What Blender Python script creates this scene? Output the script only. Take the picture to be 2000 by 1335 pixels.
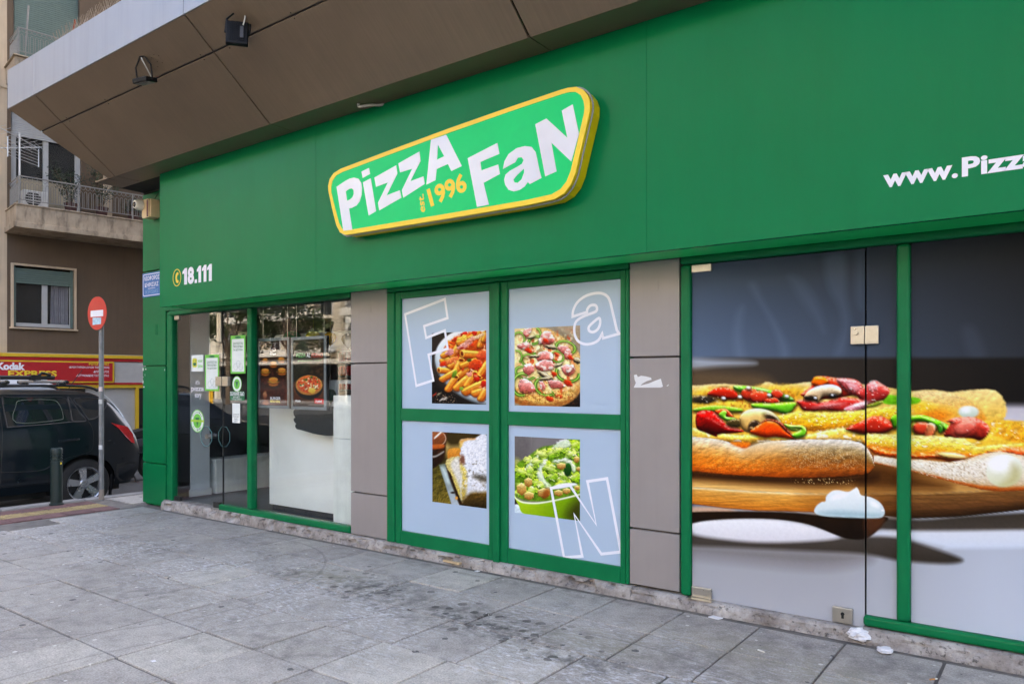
import bpy, bmesh, math, random
import numpy as np
from mathutils import Vector, Matrix
from mathutils.geometry import delaunay_2d_cdt, tessellate_polygon

for _o in list(bpy.data.objects):
    bpy.data.objects.remove(_o)
scene = bpy.context.scene
COL = scene.collection
R = math.radians

# ------------------------------------------------------------------ camera
CAM_H, CAM_D, YAW = 1.6, 5.03, R(36.55)
cam_data = bpy.data.cameras.new('camera')
cam_data.sensor_width = 36.0
cam_data.lens = 1464 / 2000 * 36.0
cam_data.shift_y = 77.5 / 2000
cam_data.clip_start = 0.05
cam_data.clip_end = 3000
cam = bpy.data.objects.new('camera', cam_data)
cam.location = (0, -CAM_D, CAM_H)
cam.rotation_euler = (R(90), 0, YAW)
COL.objects.link(cam)
scene.camera = cam

# ------------------------------------------------------------------ sky, sun, exposure
SUN_AZ, SUN_EL = R(40), R(46)
world = bpy.data.worlds.new('World')
scene.world = world
world.use_nodes = True
wn = world.node_tree
wn.nodes.clear()
w_out = wn.nodes.new('ShaderNodeOutputWorld')
w_bg = wn.nodes.new('ShaderNodeBackground')
w_sky = wn.nodes.new('ShaderNodeTexSky')
w_sky.sky_type = 'NISHITA'
w_sky.sun_disc = False
w_sky.sun_elevation = SUN_EL
w_sky.sun_rotation = SUN_AZ
w_sky.dust_density = 6.0
w_sky.air_density = 0.8
w_sky.ozone_density = 0.6
w_bg.inputs['Strength'].default_value = 0.15
wn.links.new(w_sky.outputs[0], w_bg.inputs['Color'])
wn.links.new(w_bg.outputs[0], w_out.inputs['Surface'])

sun_data = bpy.data.lights.new('sun', 'SUN')
sun_data.energy = 4.0
sun_data.angle = R(0.53)
sun_data.color = (1.0, 0.965, 0.91)
sun = bpy.data.objects.new('sun', sun_data)
to_sun = Vector((math.sin(SUN_AZ) * math.cos(SUN_EL), math.cos(SUN_AZ) * math.cos(SUN_EL), math.sin(SUN_EL)))
sun.rotation_euler = to_sun.to_track_quat('Z', 'Y').to_euler()
sun.location = (10, 20, 30)
COL.objects.link(sun)

scene.view_settings.view_transform = 'Standard'
scene.view_settings.look = 'None'
scene.view_settings.gamma = 1.0
scene.view_settings.use_curve_mapping = False
scene.view_settings.exposure = 2.72
scene.render.engine = 'CYCLES'
scene.cycles.use_denoising = True
scene.cycles.use_adaptive_sampling = True
scene.cycles.adaptive_threshold = 0.02
scene.cycles.max_bounces = 6
scene.cycles.diffuse_bounces = 3
scene.cycles.transparent_max_bounces = 8
scene.cycles.caustics_reflective = False
scene.cycles.caustics_refractive = False
scene.cycles.sample_clamp_indirect = 8.0

# ------------------------------------------------------------------ image pixel helpers
# image pixel positions turned into metres on a known plane of the place
FPX, U0, V0 = 1464.0, 1000.0, 745.0
CY, SY = math.cos(YAW), math.sin(YAW)
def hit(u, v, P, N):
    r, t = (u - U0) / FPX, (V0 - v) / FPX
    d = Vector((-SY + r * CY, CY + r * SY, t))
    o = Vector((0, -CAM_D, CAM_H))
    P, N = Vector(P), Vector(N)
    return o + d * ((P - o).dot(N) / d.dot(N))
def fac(u, v, y=0.0):
    p = hit(u, v, (0, y, 0), (0, 1, 0)); return p.x, p.z
def gnd(u, v, z=0.0):
    p = hit(u, v, (0, 0, z), (0, 0, 1)); return p.x, p.y
def px_of(X, Y, Z):          # image pixel position of points (numpy arrays welcome)
    rx, ry = X, Y + CAM_D
    dep = -rx * SY + ry * CY
    return U0 + FPX * (rx * CY + ry * SY) / dep, V0 - FPX * (Z - CAM_H) / dep

def s2l(c):
    c = c / 255.0
    return c / 12.92 if c <= 0.04045 else ((c + 0.055) / 1.055) ** 2.4
def srgb(r, g, b):
    return (s2l(r), s2l(g), s2l(b))

# ------------------------------------------------------------------ materials
def new_mat(name):
    m = bpy.data.materials.new(name)
    m.use_nodes = True
    nt = m.node_tree
    b = nt.nodes['Principled BSDF']
    return m, nt, b
def nd(nt, kind, **kw):
    n = nt.nodes.new(kind)
    for k, v in kw.items():
        setattr(n, k, v)
    return n
def noise(nt, vec, scale, detail=3, rough=0.55, dist=0.0):
    n = nd(nt, 'ShaderNodeTexNoise')
    n.inputs['Scale'].default_value = scale
    n.inputs['Detail'].default_value = detail
    n.inputs['Roughness'].default_value = rough
    n.inputs['Distortion'].default_value = dist
    if vec is not None:
        nt.links.new(vec, n.inputs['Vector'])
    return n
def ramp(nt, fac_, stops):
    n = nd(nt, 'ShaderNodeValToRGB')
    e = n.color_ramp.elements
    while len(e) < len(stops):
        e.new(0.5)
    for el, (p, c) in zip(e, stops):
        el.position = p
        el.color = (c, c, c, 1) if isinstance(c, (int, float)) else (*c, 1)
    nt.links.new(fac_, n.inputs['Fac'])
    return n
def mixc(nt, f, a, b, mode='MIX'):
    n = nd(nt, 'ShaderNodeMix', data_type='RGBA', blend_type=mode)
    for s, val in ((0, f), (6, a), (7, b)):
        if isinstance(val, (int, float)):
            n.inputs[s].default_value = val
        elif isinstance(val, tuple):
            n.inputs[s].default_value = (*val, 1)
        else:
            nt.links.new(val, n.inputs[s])
    return n.outputs[2]
def mathn(nt, op, a, b=None, clamp=False):
    n = nd(nt, 'ShaderNodeMath', operation=op, use_clamp=clamp)
    for i, v in enumerate((a, b)):
        if v is None:
            continue
        if isinstance(v, (int, float)):
            n.inputs[i].default_value = v
        else:
            nt.links.new(v, n.inputs[i])
    return n.outputs[0]
def bumpn(nt, b, h, strength=0.3, dist=0.01):
    n = nd(nt, 'ShaderNodeBump')
    n.inputs['Strength'].default_value = strength
    n.inputs['Distance'].default_value = dist
    nt.links.new(h, n.inputs['Height'])
    nt.links.new(n.outputs[0], b.inputs['Normal'])
def pos(nt):
    return nd(nt, 'ShaderNodeNewGeometry').outputs['Position']
def scaled(nt, vec, sx, sy, sz):
    n = nd(nt, 'ShaderNodeVectorMath', operation='MULTIPLY')
    nt.links.new(vec, n.inputs[0])
    n.inputs[1].default_value = (sx, sy, sz)
    return n.outputs[0]

MATS = {}
def M(name, col, rough=0.5, metal=0.0, var=0.12, scale=6.0, bump=0.0, bscale=60.0, coat=0.0, streak=0.0, spec=None, rvar=0.12, objrand=0.0):
    """plain surface: base colour with soft unevenness, fine relief and optional vertical streaks"""
    if name in MATS:
        return MATS[name]
    m, nt, b = new_mat(name)
    p = pos(nt)
    n1 = noise(nt, p, scale, 3, 0.6)
    lo = tuple(max(0, c * (1 - var)) for c in col)
    hi = tuple(min(1, c * (1 + var)) for c in col)
    rp = ramp(nt, n1.outputs['Fac'], [(0.3, lo), (0.7, hi)])
    c = rp.outputs['Color']
    if streak:
        n2 = noise(nt, scaled(nt, p, 14, 14, 0.7), 1.0, 2, 0.6)
        r2 = ramp(nt, n2.outputs['Fac'], [(0.45, 1.0), (0.75, 1.0 - streak)])
        c = mixc(nt, 1.0, c, r2.outputs['Color'], 'MULTIPLY')
    if objrand:
        oi = nd(nt, 'ShaderNodeObjectInfo')
        r3 = ramp(nt, oi.outputs['Random'], [(0.0, 1 - objrand), (1.0, 1.0)])
        c = mixc(nt, 1.0, c, r3.outputs['Color'], 'MULTIPLY')
    nt.links.new(c, b.inputs['Base Color'])
    rr = ramp(nt, n1.outputs['Fac'], [(0.25, max(0.02, rough - rvar * rough)), (0.75, min(1, rough + rvar * rough))])
    nt.links.new(rr.outputs['Color'], b.inputs['Roughness'])
    b.inputs['Metallic'].default_value = metal
    if coat:
        b.inputs['Coat Weight'].default_value = coat
        b.inputs['Coat Roughness'].default_value = 0.06
    if spec is not None:
        b.inputs['Specular IOR Level'].default_value = spec
    if bump:
        nb = noise(nt, p, bscale, 2, 0.65)
        bumpn(nt, b, nb.outputs['Fac'], bump, 0.01)
    MATS[name] = m
    return m
def glass_mat(name, tint=(0.965, 0.98, 0.975), boost=1.25):
    if name in MATS:
        return MATS[name]
    m = bpy.data.materials.new(name)
    m.use_nodes = True
    nt = m.node_tree
    nt.nodes.clear()
    out = nd(nt, 'ShaderNodeOutputMaterial')
    tr = nd(nt, 'ShaderNodeBsdfTransparent'); tr.inputs[0].default_value = (*tint, 1)
    gl = nd(nt, 'ShaderNodeBsdfGlossy'); gl.inputs['Roughness'].default_value = 0.012
    n = noise(nt, pos(nt), 1.3, 2)
    bp = nd(nt, 'ShaderNodeBump'); bp.inputs['Strength'].default_value = 0.02; bp.inputs['Distance'].default_value = 0.02
    nt.links.new(n.outputs['Fac'], bp.inputs['Height'])
    nt.links.new(bp.outputs[0], gl.inputs['Normal'])
    lw = nd(nt, 'ShaderNodeLayerWeight'); lw.inputs['Blend'].default_value = 0.5
    f = mathn(nt, 'ADD', 0.042, mathn(nt, 'MULTIPLY', mathn(nt, 'POWER', lw.outputs['Facing'], 4.6), 0.95))
    f = mathn(nt, 'MULTIPLY', f, boost, True)
    mx = nd(nt, 'ShaderNodeMixShader')
    nt.links.new(f, mx.inputs[0]); nt.links.new(tr.outputs[0], mx.inputs[1]); nt.links.new(gl.outputs[0], mx.inputs[2])
    nt.links.new(mx.outputs[0], out.inputs['Surface'])
    MATS[name] = m
    return m

# ------------------------------------------------------------------ mesh helpers
class MB:
    """collects shapes; build() links them as ONE mesh object"""
    def __init__(s):
        s.v, s.f = [], []
    def add(s, v, f):
        o = len(s.v)
        s.v += [tuple(q) for q in v]
        s.f += [tuple(i + o for i in q) for q in f]
        return s
    def box(s, x0, x1, y0, y1, z0, z1):
        return s.add([(x0, y0, z0), (x1, y0, z0), (x1, y1, z0), (x0, y1, z0), (x0, y0, z1), (x1, y0, z1), (x1, y1, z1), (x0, y1, z1)],
                     [(0, 3, 2, 1), (4, 5, 6, 7), (0, 1, 5, 4), (1, 2, 6, 5), (2, 3, 7, 6), (3, 0, 4, 7)])
    def obox(s, c, ax, ay, az):       # oriented box from centre and three half-axis vectors
        c, ax, ay, az = map(Vector, (c, ax, ay, az))
        v = [c + ax * i + ay * j + az * k for k in (-1, 1) for j in (-1, 1) for i in (-1, 1)]
        return s.add(v, [(0, 2, 3, 1), (4, 5, 7, 6), (0, 1, 5, 4), (1, 3, 7, 5), (3, 2, 6, 7), (2, 0, 4, 6)])
    def tube(s, pts, r, n=8, caps=True, closed=False):
        pts = [Vector(p) for p in pts]
        rs = r if isinstance(r, (list, tuple)) else [r] * len(pts)
        rings, L = [], len(pts)
        prev = None
        for i, p in enumerate(pts):
            if closed:
                t = (pts[(i + 1) % L] - pts[i - 1]).normalized()
            else:
                t = (pts[min(i + 1, L - 1)] - pts[max(i - 1, 0)]).normalized()
            a = prev if prev is not None else (Vector((0, 0, 1)) if abs(t.z) < 0.9 else Vector((1, 0, 0)))
            a = (a - t * a.dot(t))
            if a.length < 1e-6:
                a = t.orthogonal()
            a.normalize(); prev = a
            b = t.cross(a)
            rings.append([p + (a * math.cos(2 * math.pi * k / n) + b * math.sin(2 * math.pi * k / n)) * rs[i] for k in range(n)])
        v = [q for ring in rings for q in ring]
        f = []
        for i in range(L if closed else L - 1):
            j = (i + 1) % L
            for k in range(n):
                k2 = (k + 1) % n
                f.append((i * n + k, i * n + k2, j * n + k2, j * n + k))
        if caps and not closed:
            f.append(tuple(range(n - 1, -1, -1)))
            f.append(tuple((L - 1) * n + k for k in range(n)))
        return s.add(v, f)
    def lathe(s, c, prof, n=24, axis='Z', caps=True):   # prof: (radius, height) pairs
        c = Vector(c)
        v, f = [], []
        for (r, h) in prof:
            for k in range(n):
                a = 2 * math.pi * k / n
                x, y = r * math.cos(a), r * math.sin(a)
                q = (x, y, h) if axis == 'Z' else ((h, x, y) if axis == 'X' else (x, h, y))
                v.append(c + Vector(q))
        for i in range(len(prof) - 1):
            for k in range(n):
                k2 = (k + 1) % n
                f.append((i * n + k, i * n + k2, (i + 1) * n + k2, (i + 1) * n + k))
        if caps and prof[0][0] > 1e-6: f.append(tuple(range(n - 1, -1, -1)))
        if caps and prof[-1][0] > 1e-6: f.append(tuple((len(prof) - 1) * n + k for k in range(n)))
        return s.add(v, f)
    def prism(s, poly, fn0, fn1):     # 2D outline extruded between two maps (p,q)->xyz
        n = len(poly)
        area = sum(poly[i][0] * poly[(i + 1) % n][1] - poly[(i + 1) % n][0] * poly[i][1] for i in range(n))
        if area < 0:
            poly = poly[::-1]
        v = [fn0(*p) for p in poly] + [fn1(*p) for p in poly]
        tri = tessellate_polygon([[Vector((p[0], p[1], 0)) for p in poly]])
        f = []
        for t in tri:
            f.append(tuple(t)); f.append(tuple(i + n for i in reversed(t)))
        for i in range(n):
            j = (i + 1) % n
            f.append((i, j, j + n, i + n))
        return s.add(v, f)
    def holed(s, outer, holes, fn0, fn1):    # outline with holes, extruded
        loops = [outer] + holes
        pts, edges, off = [], [], 0
        for lp in loops:
            n = len(lp)
            pts += [Vector((p[0], p[1])) for p in lp]
            edges += [(off + i, off + (i + 1) % n) for i in range(n)]
            off += n
        vo, eo, fo, *_ = delaunay_2d_cdt(pts, edges, [], 0, 1e-7)
        def inside(lp, x, y):
            c = False
            for i in range(len(lp)):
                x1, y1 = lp[i]; x2, y2 = lp[i - 1]
                if (y1 > y) != (y2 > y) and x < (x2 - x1) * (y - y1) / (y2 - y1) + x1:
                    c = not c
            return c
        n = len(vo)
        v = [fn0(p.x, p.y) for p in vo] + [fn1(p.x, p.y) for p in vo]
        f, cnt = [], {}
        for t in fo:
            cx = sum(vo[i].x for i in t) / 3; cy = sum(vo[i].y for i in t) / 3
            if inside(outer, cx, cy) and not any(inside(h, cx, cy) for h in holes):
                f.append(tuple(t)); f.append(tuple(i + n for i in reversed(t)))
                for i in range(3):
                    a, b = t[i], t[(i + 1) % 3]
                    if (b, a) in cnt: cnt.pop((b, a))
                    else: cnt[(a, b)] = 1
        for a, b in cnt:
            f.append((b, a, a + n, b + n))
        return s.add(v, f)
    def build(s, name, material, parent=None, bevel=0.0, smooth=False, local=False, seg=2):
        off = Vector((0, 0, 0)) if (parent is None or local) else origin(parent)
        me = bpy.data.meshes.new(name)
        me.from_pydata([tuple(Vector(q) - off) for q in s.v], [], s.f)
        bm = bmesh.new(); bm.from_mesh(me)
        bmesh.ops.recalc_face_normals(bm, faces=bm.faces)
        if bevel:
            es = [e for e in bm.edges if len(e.link_faces) == 2 and e.calc_face_angle(0) > 0.6]
            bmesh.ops.bevel(bm, geom=es, offset=bevel, segments=seg, profile=0.5, affect='EDGES', clamp_overlap=True)
        if smooth:
            for f in bm.faces: f.smooth = True
            for e in bm.edges:
                if len(e.link_faces) == 2 and e.calc_face_angle(0) > R(38): e.smooth = False
        bm.to_mesh(me); bm.free()
        me.materials.append(material)
        return link(name, me, parent)
ORIG = {}
def origin(o):
    t = Vector((0, 0, 0))
    while o is not None:
        t += Vector(o.location); o = o.parent
    return t
def link(name, me, parent=None):
    o = bpy.data.objects.new(name, me)
    COL.objects.link(o)
    if parent is not None: o.parent = parent
    return o
def thing(name, label, cat, loc=(0, 0, 0), rotz=0.0, group=None):
    o = bpy.data.objects.new(name, None)
    o.empty_display_size = 0.1
    COL.objects.link(o)
    o.location = loc; o.rotation_euler = (0, 0, rotz)
    return tag(o, label, cat, group)
def tag(o, label, cat, group=None, kind=None):
    o['label'] = label; o['category'] = cat
    if group: o['group'] = group
    if kind: o['kind'] = kind
    return o
def struct(o):
    o['kind'] = 'structure'; return o
def dup(o, parent=None):
    c = o.copy(); COL.objects.link(c); c.parent = parent
    for ch in list(o.children):
        dup(ch, c)
    return c

_font_cache = {}
def text_pts(txt, bold=0.0, spacing=1.0):
    key = (txt, bold, spacing)
    if key not in _font_cache:
        cu = bpy.data.curves.new('lettering_curve', 'FONT')
        cu.body = txt; cu.size = 1.0; cu.offset = bold; cu.space_character = spacing
        cu.resolution_u = 3
        ob = bpy.data.objects.new('lettering_tmp', cu)
        COL.objects.link(ob)
        dg = bpy.context.evaluated_depsgraph_get(); dg.update()
        me = bpy.data.meshes.new_from_object(ob.evaluated_get(dg))
        v = [tuple(q.co) for q in me.vertices]
        f = [tuple(p.vertices) for p in me.polygons]
        bpy.data.objects.remove(ob); bpy.data.curves.remove(cu); bpy.data.meshes.remove(me)
        _font_cache[key] = (v, f)
    return _font_cache[key]
def text(mb, txt, box, fn, bold=0.0, spacing=1.0):
    """fit lettering into box (p0,p1,q0,q1) of a plane; fn maps (p,q) to xyz"""
    v, f = text_pts(txt, bold, spacing)
    if not v: return mb
    xs = [q[0] for q in v]; ys = [q[1] for q in v]
    x0, x1, y0, y1 = min(xs), max(xs), min(ys), max(ys)
    p0, p1, q0, q1 = box
    return mb.add([fn(p0 + (q[0] - x0) / (x1 - x0) * (p1 - p0), q0 + (q[1] - y0) / (y1 - y0) * (q1 - q0)) for q in v], f)
def ring_pts(cx, cy, rx, ry, n=32):
    return [(cx + rx * math.cos(2 * math.pi * k / n), cy + ry * math.sin(2 * math.pi * k / n)) for k in range(n)]
def rrect(x0, x1, y0, y1, r, n=5):
    pts = []
    for cx, cy, a0 in ((x1 - r, y0 + r, -90), (x1 - r, y1 - r, 0), (x0 + r, y1 - r, 90), (x0 + r, y0 + r, 180)):
        for k in range(n + 1):
            a = R(a0 + 90 * k / n)
            pts.append((cx + r * math.cos(a), cy + r * math.sin(a)))
    return pts
def catmull(pts, n=6, closed=True):
    out, L = [], len(pts)
    for i in range(L if closed else L - 1):
        p = [pts[(i + k - 1) % L] if closed else pts[min(max(i + k - 1, 0), L - 1)] for k in range(4)]
        for j in range(n):
            t = j / n
            out.append(tuple(0.5 * ((2 * p[1][d]) + (-p[0][d] + p[2][d]) * t + (2 * p[0][d] - 5 * p[1][d] + 4 * p[2][d] - p[3][d]) * t * t
                                    + (-p[0][d] + 3 * p[1][d] - 3 * p[2][d] + p[3][d]) * t ** 3) for d in range(len(pts[0]))))
    if not closed: out.append(tuple(pts[-1]))
    return out
# ================================================================== numpy noise (for relief and prints)
_rng = np.random.RandomState(7)
_LAT = _rng.rand(64, 64, 8)
def vnoise(x, y, seed=0):
    xi, yi = np.floor(x).astype(int), np.floor(y).astype(int)
    fx, fy = x - xi, y - yi
    fx, fy = fx * fx * (3 - 2 * fx), fy * fy * (3 - 2 * fy)
    L = _LAT[:, :, seed % 8]
    k = (seed // 8) * 17
    g = lambda a, b: L[(a + k) % 64, (b + 3 * k) % 64]
    return (g(xi, yi) * (1 - fx) + g(xi + 1, yi) * fx) * (1 - fy) + (g(xi, yi + 1) * (1 - fx) + g(xi + 1, yi + 1) * fx) * fy
def fbm(x, y, seed=0, o=4):
    t, a, s = 0, 0.5, 0
    for i in range(o):
        t = t + a * vnoise(x * 2 ** i + 13.7 * i, y * 2 ** i + 7.1 * i, seed + i); s += a; a *= 0.55
    return t / s

# ================================================================== materials of the setting
def tile_material():
    m, nt, b = new_mat('concrete_paving')
    p = pos(nt)
    oi = nd(nt, 'ShaderNodeObjectInfo')
    big = noise(nt, p, 0.9, 3, 0.6)
    mid = noise(nt, p, 7.0, 5, 0.7)
    fine = noise(nt, p, 95.0, 3, 0.7)
    c = ramp(nt, oi.outputs['Random'], [(0.0, srgb(158, 152, 145)), (0.35, srgb(163, 157, 150)), (0.85, srgb(168, 162, 154)), (1.0, srgb(179, 173, 163))]).outputs['Color']
    c = mixc(nt, 1.0, c, ramp(nt, big.outputs['Fac'], [(0.3, 0.86), (0.7, 1.1)]).outputs['Color'], 'MULTIPLY')
    c = mixc(nt, 1.0, c, ramp(nt, mid.outputs['Fac'], [(0.3, 0.7), (0.5, 1.0), (0.72, 1.18)]).outputs['Color'], 'MULTIPLY')
    c = mixc(nt, 1.0, c, ramp(nt, fine.outputs['Fac'], [(0.3, 0.66), (0.5, 1.0), (0.72, 1.4)]).outputs['Color'], 'MULTIPLY')
    sep = nd(nt, 'ShaderNodeSeparateXYZ'); nt.links.new(p, sep.inputs[0])
    # worn pale scuffs and dark grease, each with a shape of its own, in a band along the shop
    def band(y0, wid):
        return mathn(nt, 'SUBTRACT', 1.0, mathn(nt, 'MULTIPLY', mathn(nt, 'ABSOLUTE', mathn(nt, 'SUBTRACT', sep.outputs['Y'], y0)), 1.0 / wid), True)
    sc_n = noise(nt, scaled(nt, p, 1.0, 2.2, 1), 16.0, 4, 0.75)
    sc_m = noise(nt, p, 1.6, 3, 0.6)
    sc = mathn(nt, 'MULTIPLY', ramp(nt, sc_n.outputs['Fac'], [(0.5, 0.0), (0.62, 1.0)]).outputs['Color'], ramp(nt, sc_m.outputs['Fac'], [(0.38, 0.0), (0.56, 1.0)]).outputs['Color'])
    sc = mathn(nt, 'MULTIPLY', mathn(nt, 'MULTIPLY', sc, band(-1.35, 1.3)), 1.0)
    c = mixc(nt, sc, c, srgb(205, 204, 206))
    n9 = noise(nt, p, 9.0, 4, 0.7)
    def spot(x, y, rx, ry, thr=0.42, sc_=9.0):
        dx = mathn(nt, 'MULTIPLY', mathn(nt, 'SUBTRACT', sep.outputs['X'], x), 1 / rx)
        dy = mathn(nt, 'MULTIPLY', mathn(nt, 'SUBTRACT', sep.outputs['Y'], y), 1 / ry)
        d = mathn(nt, 'SQRT', mathn(nt, 'ADD', mathn(nt, 'MULTIPLY', dx, dx), mathn(nt, 'MULTIPLY', dy, dy)))
        f = mathn(nt, 'SUBTRACT', 1.0, d, True)
        n = n9
        return mathn(nt, 'MULTIPLY', mathn(nt, 'POWER', f, 0.6), ramp(nt, n.outputs['Fac'], [(thr, 0.0), (thr + 0.2, 1.0)]).outputs['Color'])
    for (x, y, rx, ry, k) in ((-7.2, -1.3, 0.9, 0.4, 0.5), (-1.7, -1.0, 0.8, 0.4, 0.45), (-0.5, -0.6, 0.8, 0.35, 0.4), (-5.6, -2.1, 0.9, 0.4, 0.4), (-3.9, -2.2, 0.8, 0.35, 0.35), (-3.2, -1.15, 0.8, 0.32, 1.0), (-4.3, -1.0, 0.6, 0.35, 0.95), (-2.25, -1.32, 0.34, 0.18, 1.0), (-5.2, -1.05, 0.5, 0.25, 0.8), (-5.9, -0.75, 0.5, 0.25, 0.4), (-1.3, -0.35, 1.3, 0.16, 0.4), (-6.6, -0.6, 0.4, 0.18, 0.35), (-3.6, -0.2, 2.2, 0.12, 0.45)):
        c = mixc(nt, mathn(nt, 'MULTIPLY', spot(x, y, rx, ry), k), c, srgb(62, 60, 58))
    for (x, y, rx, ry, k) in ((-2.3, -1.0, 0.5, 0.25, 0.35), (-4.9, -0.95, 0.4, 0.25, 0.35), (-1.6, -0.6, 0.8, 0.3, 0.3), (-0.9, -0.9, 0.7, 0.4, 0.3)):
        c = mixc(nt, mathn(nt, 'MULTIPLY', spot(x, y, rx, ry, 0.38, 5.0), k), c, srgb(150, 146, 112))
    # trodden chewing gum and small droppings
    vo = nd(nt, 'ShaderNodeTexVoronoi', voronoi_dimensions='2D'); vo.inputs['Scale'].default_value = 2.9
    nt.links.new(scaled(nt, p, 1, 1, 0), vo.inputs['Vector'])
    wob = noise(nt, p, 60, 2)
    dist = mathn(nt, 'ADD', vo.outputs['Distance'], mathn(nt, 'MULTIPLY', mathn(nt, 'SUBTRACT', wob.outputs['Fac'], 0.5), 0.05))
    sepc = nd(nt, 'ShaderNodeSeparateColor'); nt.links.new(vo.outputs['Color'], sepc.inputs[0])
    rad = mathn(nt, 'MULTIPLY', mathn(nt, 'SUBTRACT', sepc.outputs[0], 0.55), 0.15)
    gum = mathn(nt, 'LESS_THAN', dist, rad)
    c = mixc(nt, mathn(nt, 'MULTIPLY', gum, 0.78), c, srgb(58, 58, 62))
    # small grease drips gathered in the soiled patches
    vo3 = nd(nt, 'ShaderNodeTexVoronoi', voronoi_dimensions='2D'); vo3.inputs['Scale'].default_value = 10.0
    nt.links.new(scaled(nt, p, 1, 1, 0), vo3.inputs['Vector'])
    sep3 = nd(nt, 'ShaderNodeSeparateColor'); nt.links.new(vo3.outputs['Color'], sep3.inputs[0])
    drip = mathn(nt, 'LESS_THAN', mathn(nt, 'ADD', vo3.outputs['Distance'], mathn(nt, 'MULTIPLY', wob.outputs['Fac'], 0.1)), mathn(nt, 'MULTIPLY', mathn(nt, 'POWER', sep3.outputs[0], 2.0), 0.42))
    zone = None
    for (x, y, rx, ry) in ((-3.2, -1.12, 1.1, 0.36), (-4.35, -0.98, 0.8, 0.42), (-2.3, -1.3, 0.5, 0.24)):
        dx = mathn(nt, 'MULTIPLY', mathn(nt, 'SUBTRACT', sep.outputs['X'], x), 1 / rx); dy = mathn(nt, 'MULTIPLY', mathn(nt, 'SUBTRACT', sep.outputs['Y'], y), 1 / ry)
        q_ = mathn(nt, 'SUBTRACT', 1.0, mathn(nt, 'ADD', mathn(nt, 'MULTIPLY', dx, dx), mathn(nt, 'MULTIPLY', dy, dy)), True)
        zone = q_ if zone is None else mathn(nt, 'MAXIMUM', zone, q_)
    c = mixc(nt, mathn(nt, 'MULTIPLY', mathn(nt, 'MULTIPLY', drip, mathn(nt, 'POWER', zone, 0.5)), 0.85), c, srgb(62, 58, 54))
    vo2 = nd(nt, 'ShaderNodeTexVoronoi', voronoi_dimensions='2D'); vo2.inputs['Scale'].default_value = 5.3
    nt.links.new(scaled(nt, p, 1, 1, 0), vo2.inputs['Vector'])
    sep2 = nd(nt, 'ShaderNodeSeparateColor'); nt.links.new(vo2.outputs['Color'], sep2.inputs[0])
    wh = mathn(nt, 'LESS_THAN', mathn(nt, 'ADD', vo2.outputs['Distance'], mathn(nt, 'MULTIPLY', wob.outputs['Fac'], 0.02)), mathn(nt, 'MULTIPLY', mathn(nt, 'POWER', sep2.outputs[1], 4.0), 0.085))
    c = mixc(nt, mathn(nt, 'MULTIPLY', wh, 0.7), c, srgb(225, 223, 215))
    # tyre and trolley scuff arcs
    for (x, y, r_) in ((-6.35, -1.9, 1.62), (-2.2, -3.3, 2.4)):
        dx = mathn(nt, 'SUBTRACT', sep.outputs['X'], x); dy = mathn(nt, 'SUBTRACT', sep.outputs['Y'], y)
        d = mathn(nt, 'SQRT', mathn(nt, 'ADD', mathn(nt, 'MULTIPLY', dx, dx), mathn(nt, 'MULTIPLY', dy, dy)))
        a = mathn(nt, 'LESS_THAN', mathn(nt, 'ABSOLUTE', mathn(nt, 'SUBTRACT', d, r_)), 0.011)
        c = mixc(nt, mathn(nt, 'MULTIPLY', mathn(nt, 'MULTIPLY', a, mid.outputs['Fac']), 0.55), c, srgb(90, 88, 90))
    nt.links.new(c, b.inputs['Base Color'])
    b.inputs['Roughness'].default_value = 0.72
    hgt = mathn(nt, 'ADD', fine.outputs['Fac'], mathn(nt, 'MULTIPLY', mid.outputs['Fac'], 1.5))
    bumpn(nt, b, hgt, 0.35, 0.004)
    MATS['concrete_paving'] = m
    return m
m_tile = tile_material()
m_mortar = M('mortar', srgb(112, 106, 100), 0.9, var=0.3, scale=9, bump=0.5, bscale=40)
m_road = M('asphalt', (0.05, 0.05, 0.052), 0.85, var=0.25, scale=3, bump=0.5, bscale=120)
m_kerb = M('kerb_stone', srgb(140, 138, 136), 0.8, var=0.2, scale=5, bump=0.3)
m_tyel = M('tactile_yellow', srgb(150, 132, 92), 0.85, var=0.35, scale=7, bump=0.3, objrand=0.15)
m_tred = M('tactile_red', srgb(112, 82, 80), 0.9, var=0.35, scale=7, bump=0.3, objrand=0.2)
m_earth = M('far_ground', srgb(120, 118, 112), 0.95, var=0.2, scale=0.2)

# ================================================================== ground, road, kerbs, pavement
tag(struct(MB().box(-1500, 1500, -1500, 1500, -0.6, -0.5).build('ground', m_earth)), 'flat pale ground far beyond the streets', 'ground', kind='structure')
tag(struct(MB().box(-120, 90, -60, 90, -0.45, -0.2).build('road', m_road)), 'dark asphalt of the side street under the parked cars', 'road', kind='structure')

PX0, PX1 = -10.72, 12.0
pav = MB().box(PX0, PX1, -7.6, 0.3, -0.3, -0.012).box(PX0, -9.6, 0.3, 26, -0.3, -0.012).build('pavement', m_mortar)
tag(struct(pav), 'grey concrete slab pavement in front of the shop', 'pavement', kind='structure')
TX, TY = 0.527, 0.555
rnd = random.Random(5)
def tile_mesh(w, d):
    mb = MB().box(-w / 2, w / 2, -d / 2, d / 2, -0.03, 0.0)
    o = mb.build('paving_tile', m_tile, None, bevel=0.004)
    me = o.data
    bpy.data.objects.remove(o)
    return me
tm = [tile_mesh(TX - g, TY - g) for g in (0.012, 0.016, 0.019)]
def put_tile(cx, cy, mesh=None):
    o = link('paving_tile', mesh or rnd.choice(tm), pav)
    o.location = (cx + rnd.uniform(-.002, .002), cy + rnd.uniform(-.002, .002), rnd.uniform(-0.003, 0.002))
    o.rotation_euler = (rnd.uniform(-.004, .004), rnd.uniform(-.004, .004), rnd.uniform(-.004, .004))
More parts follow.
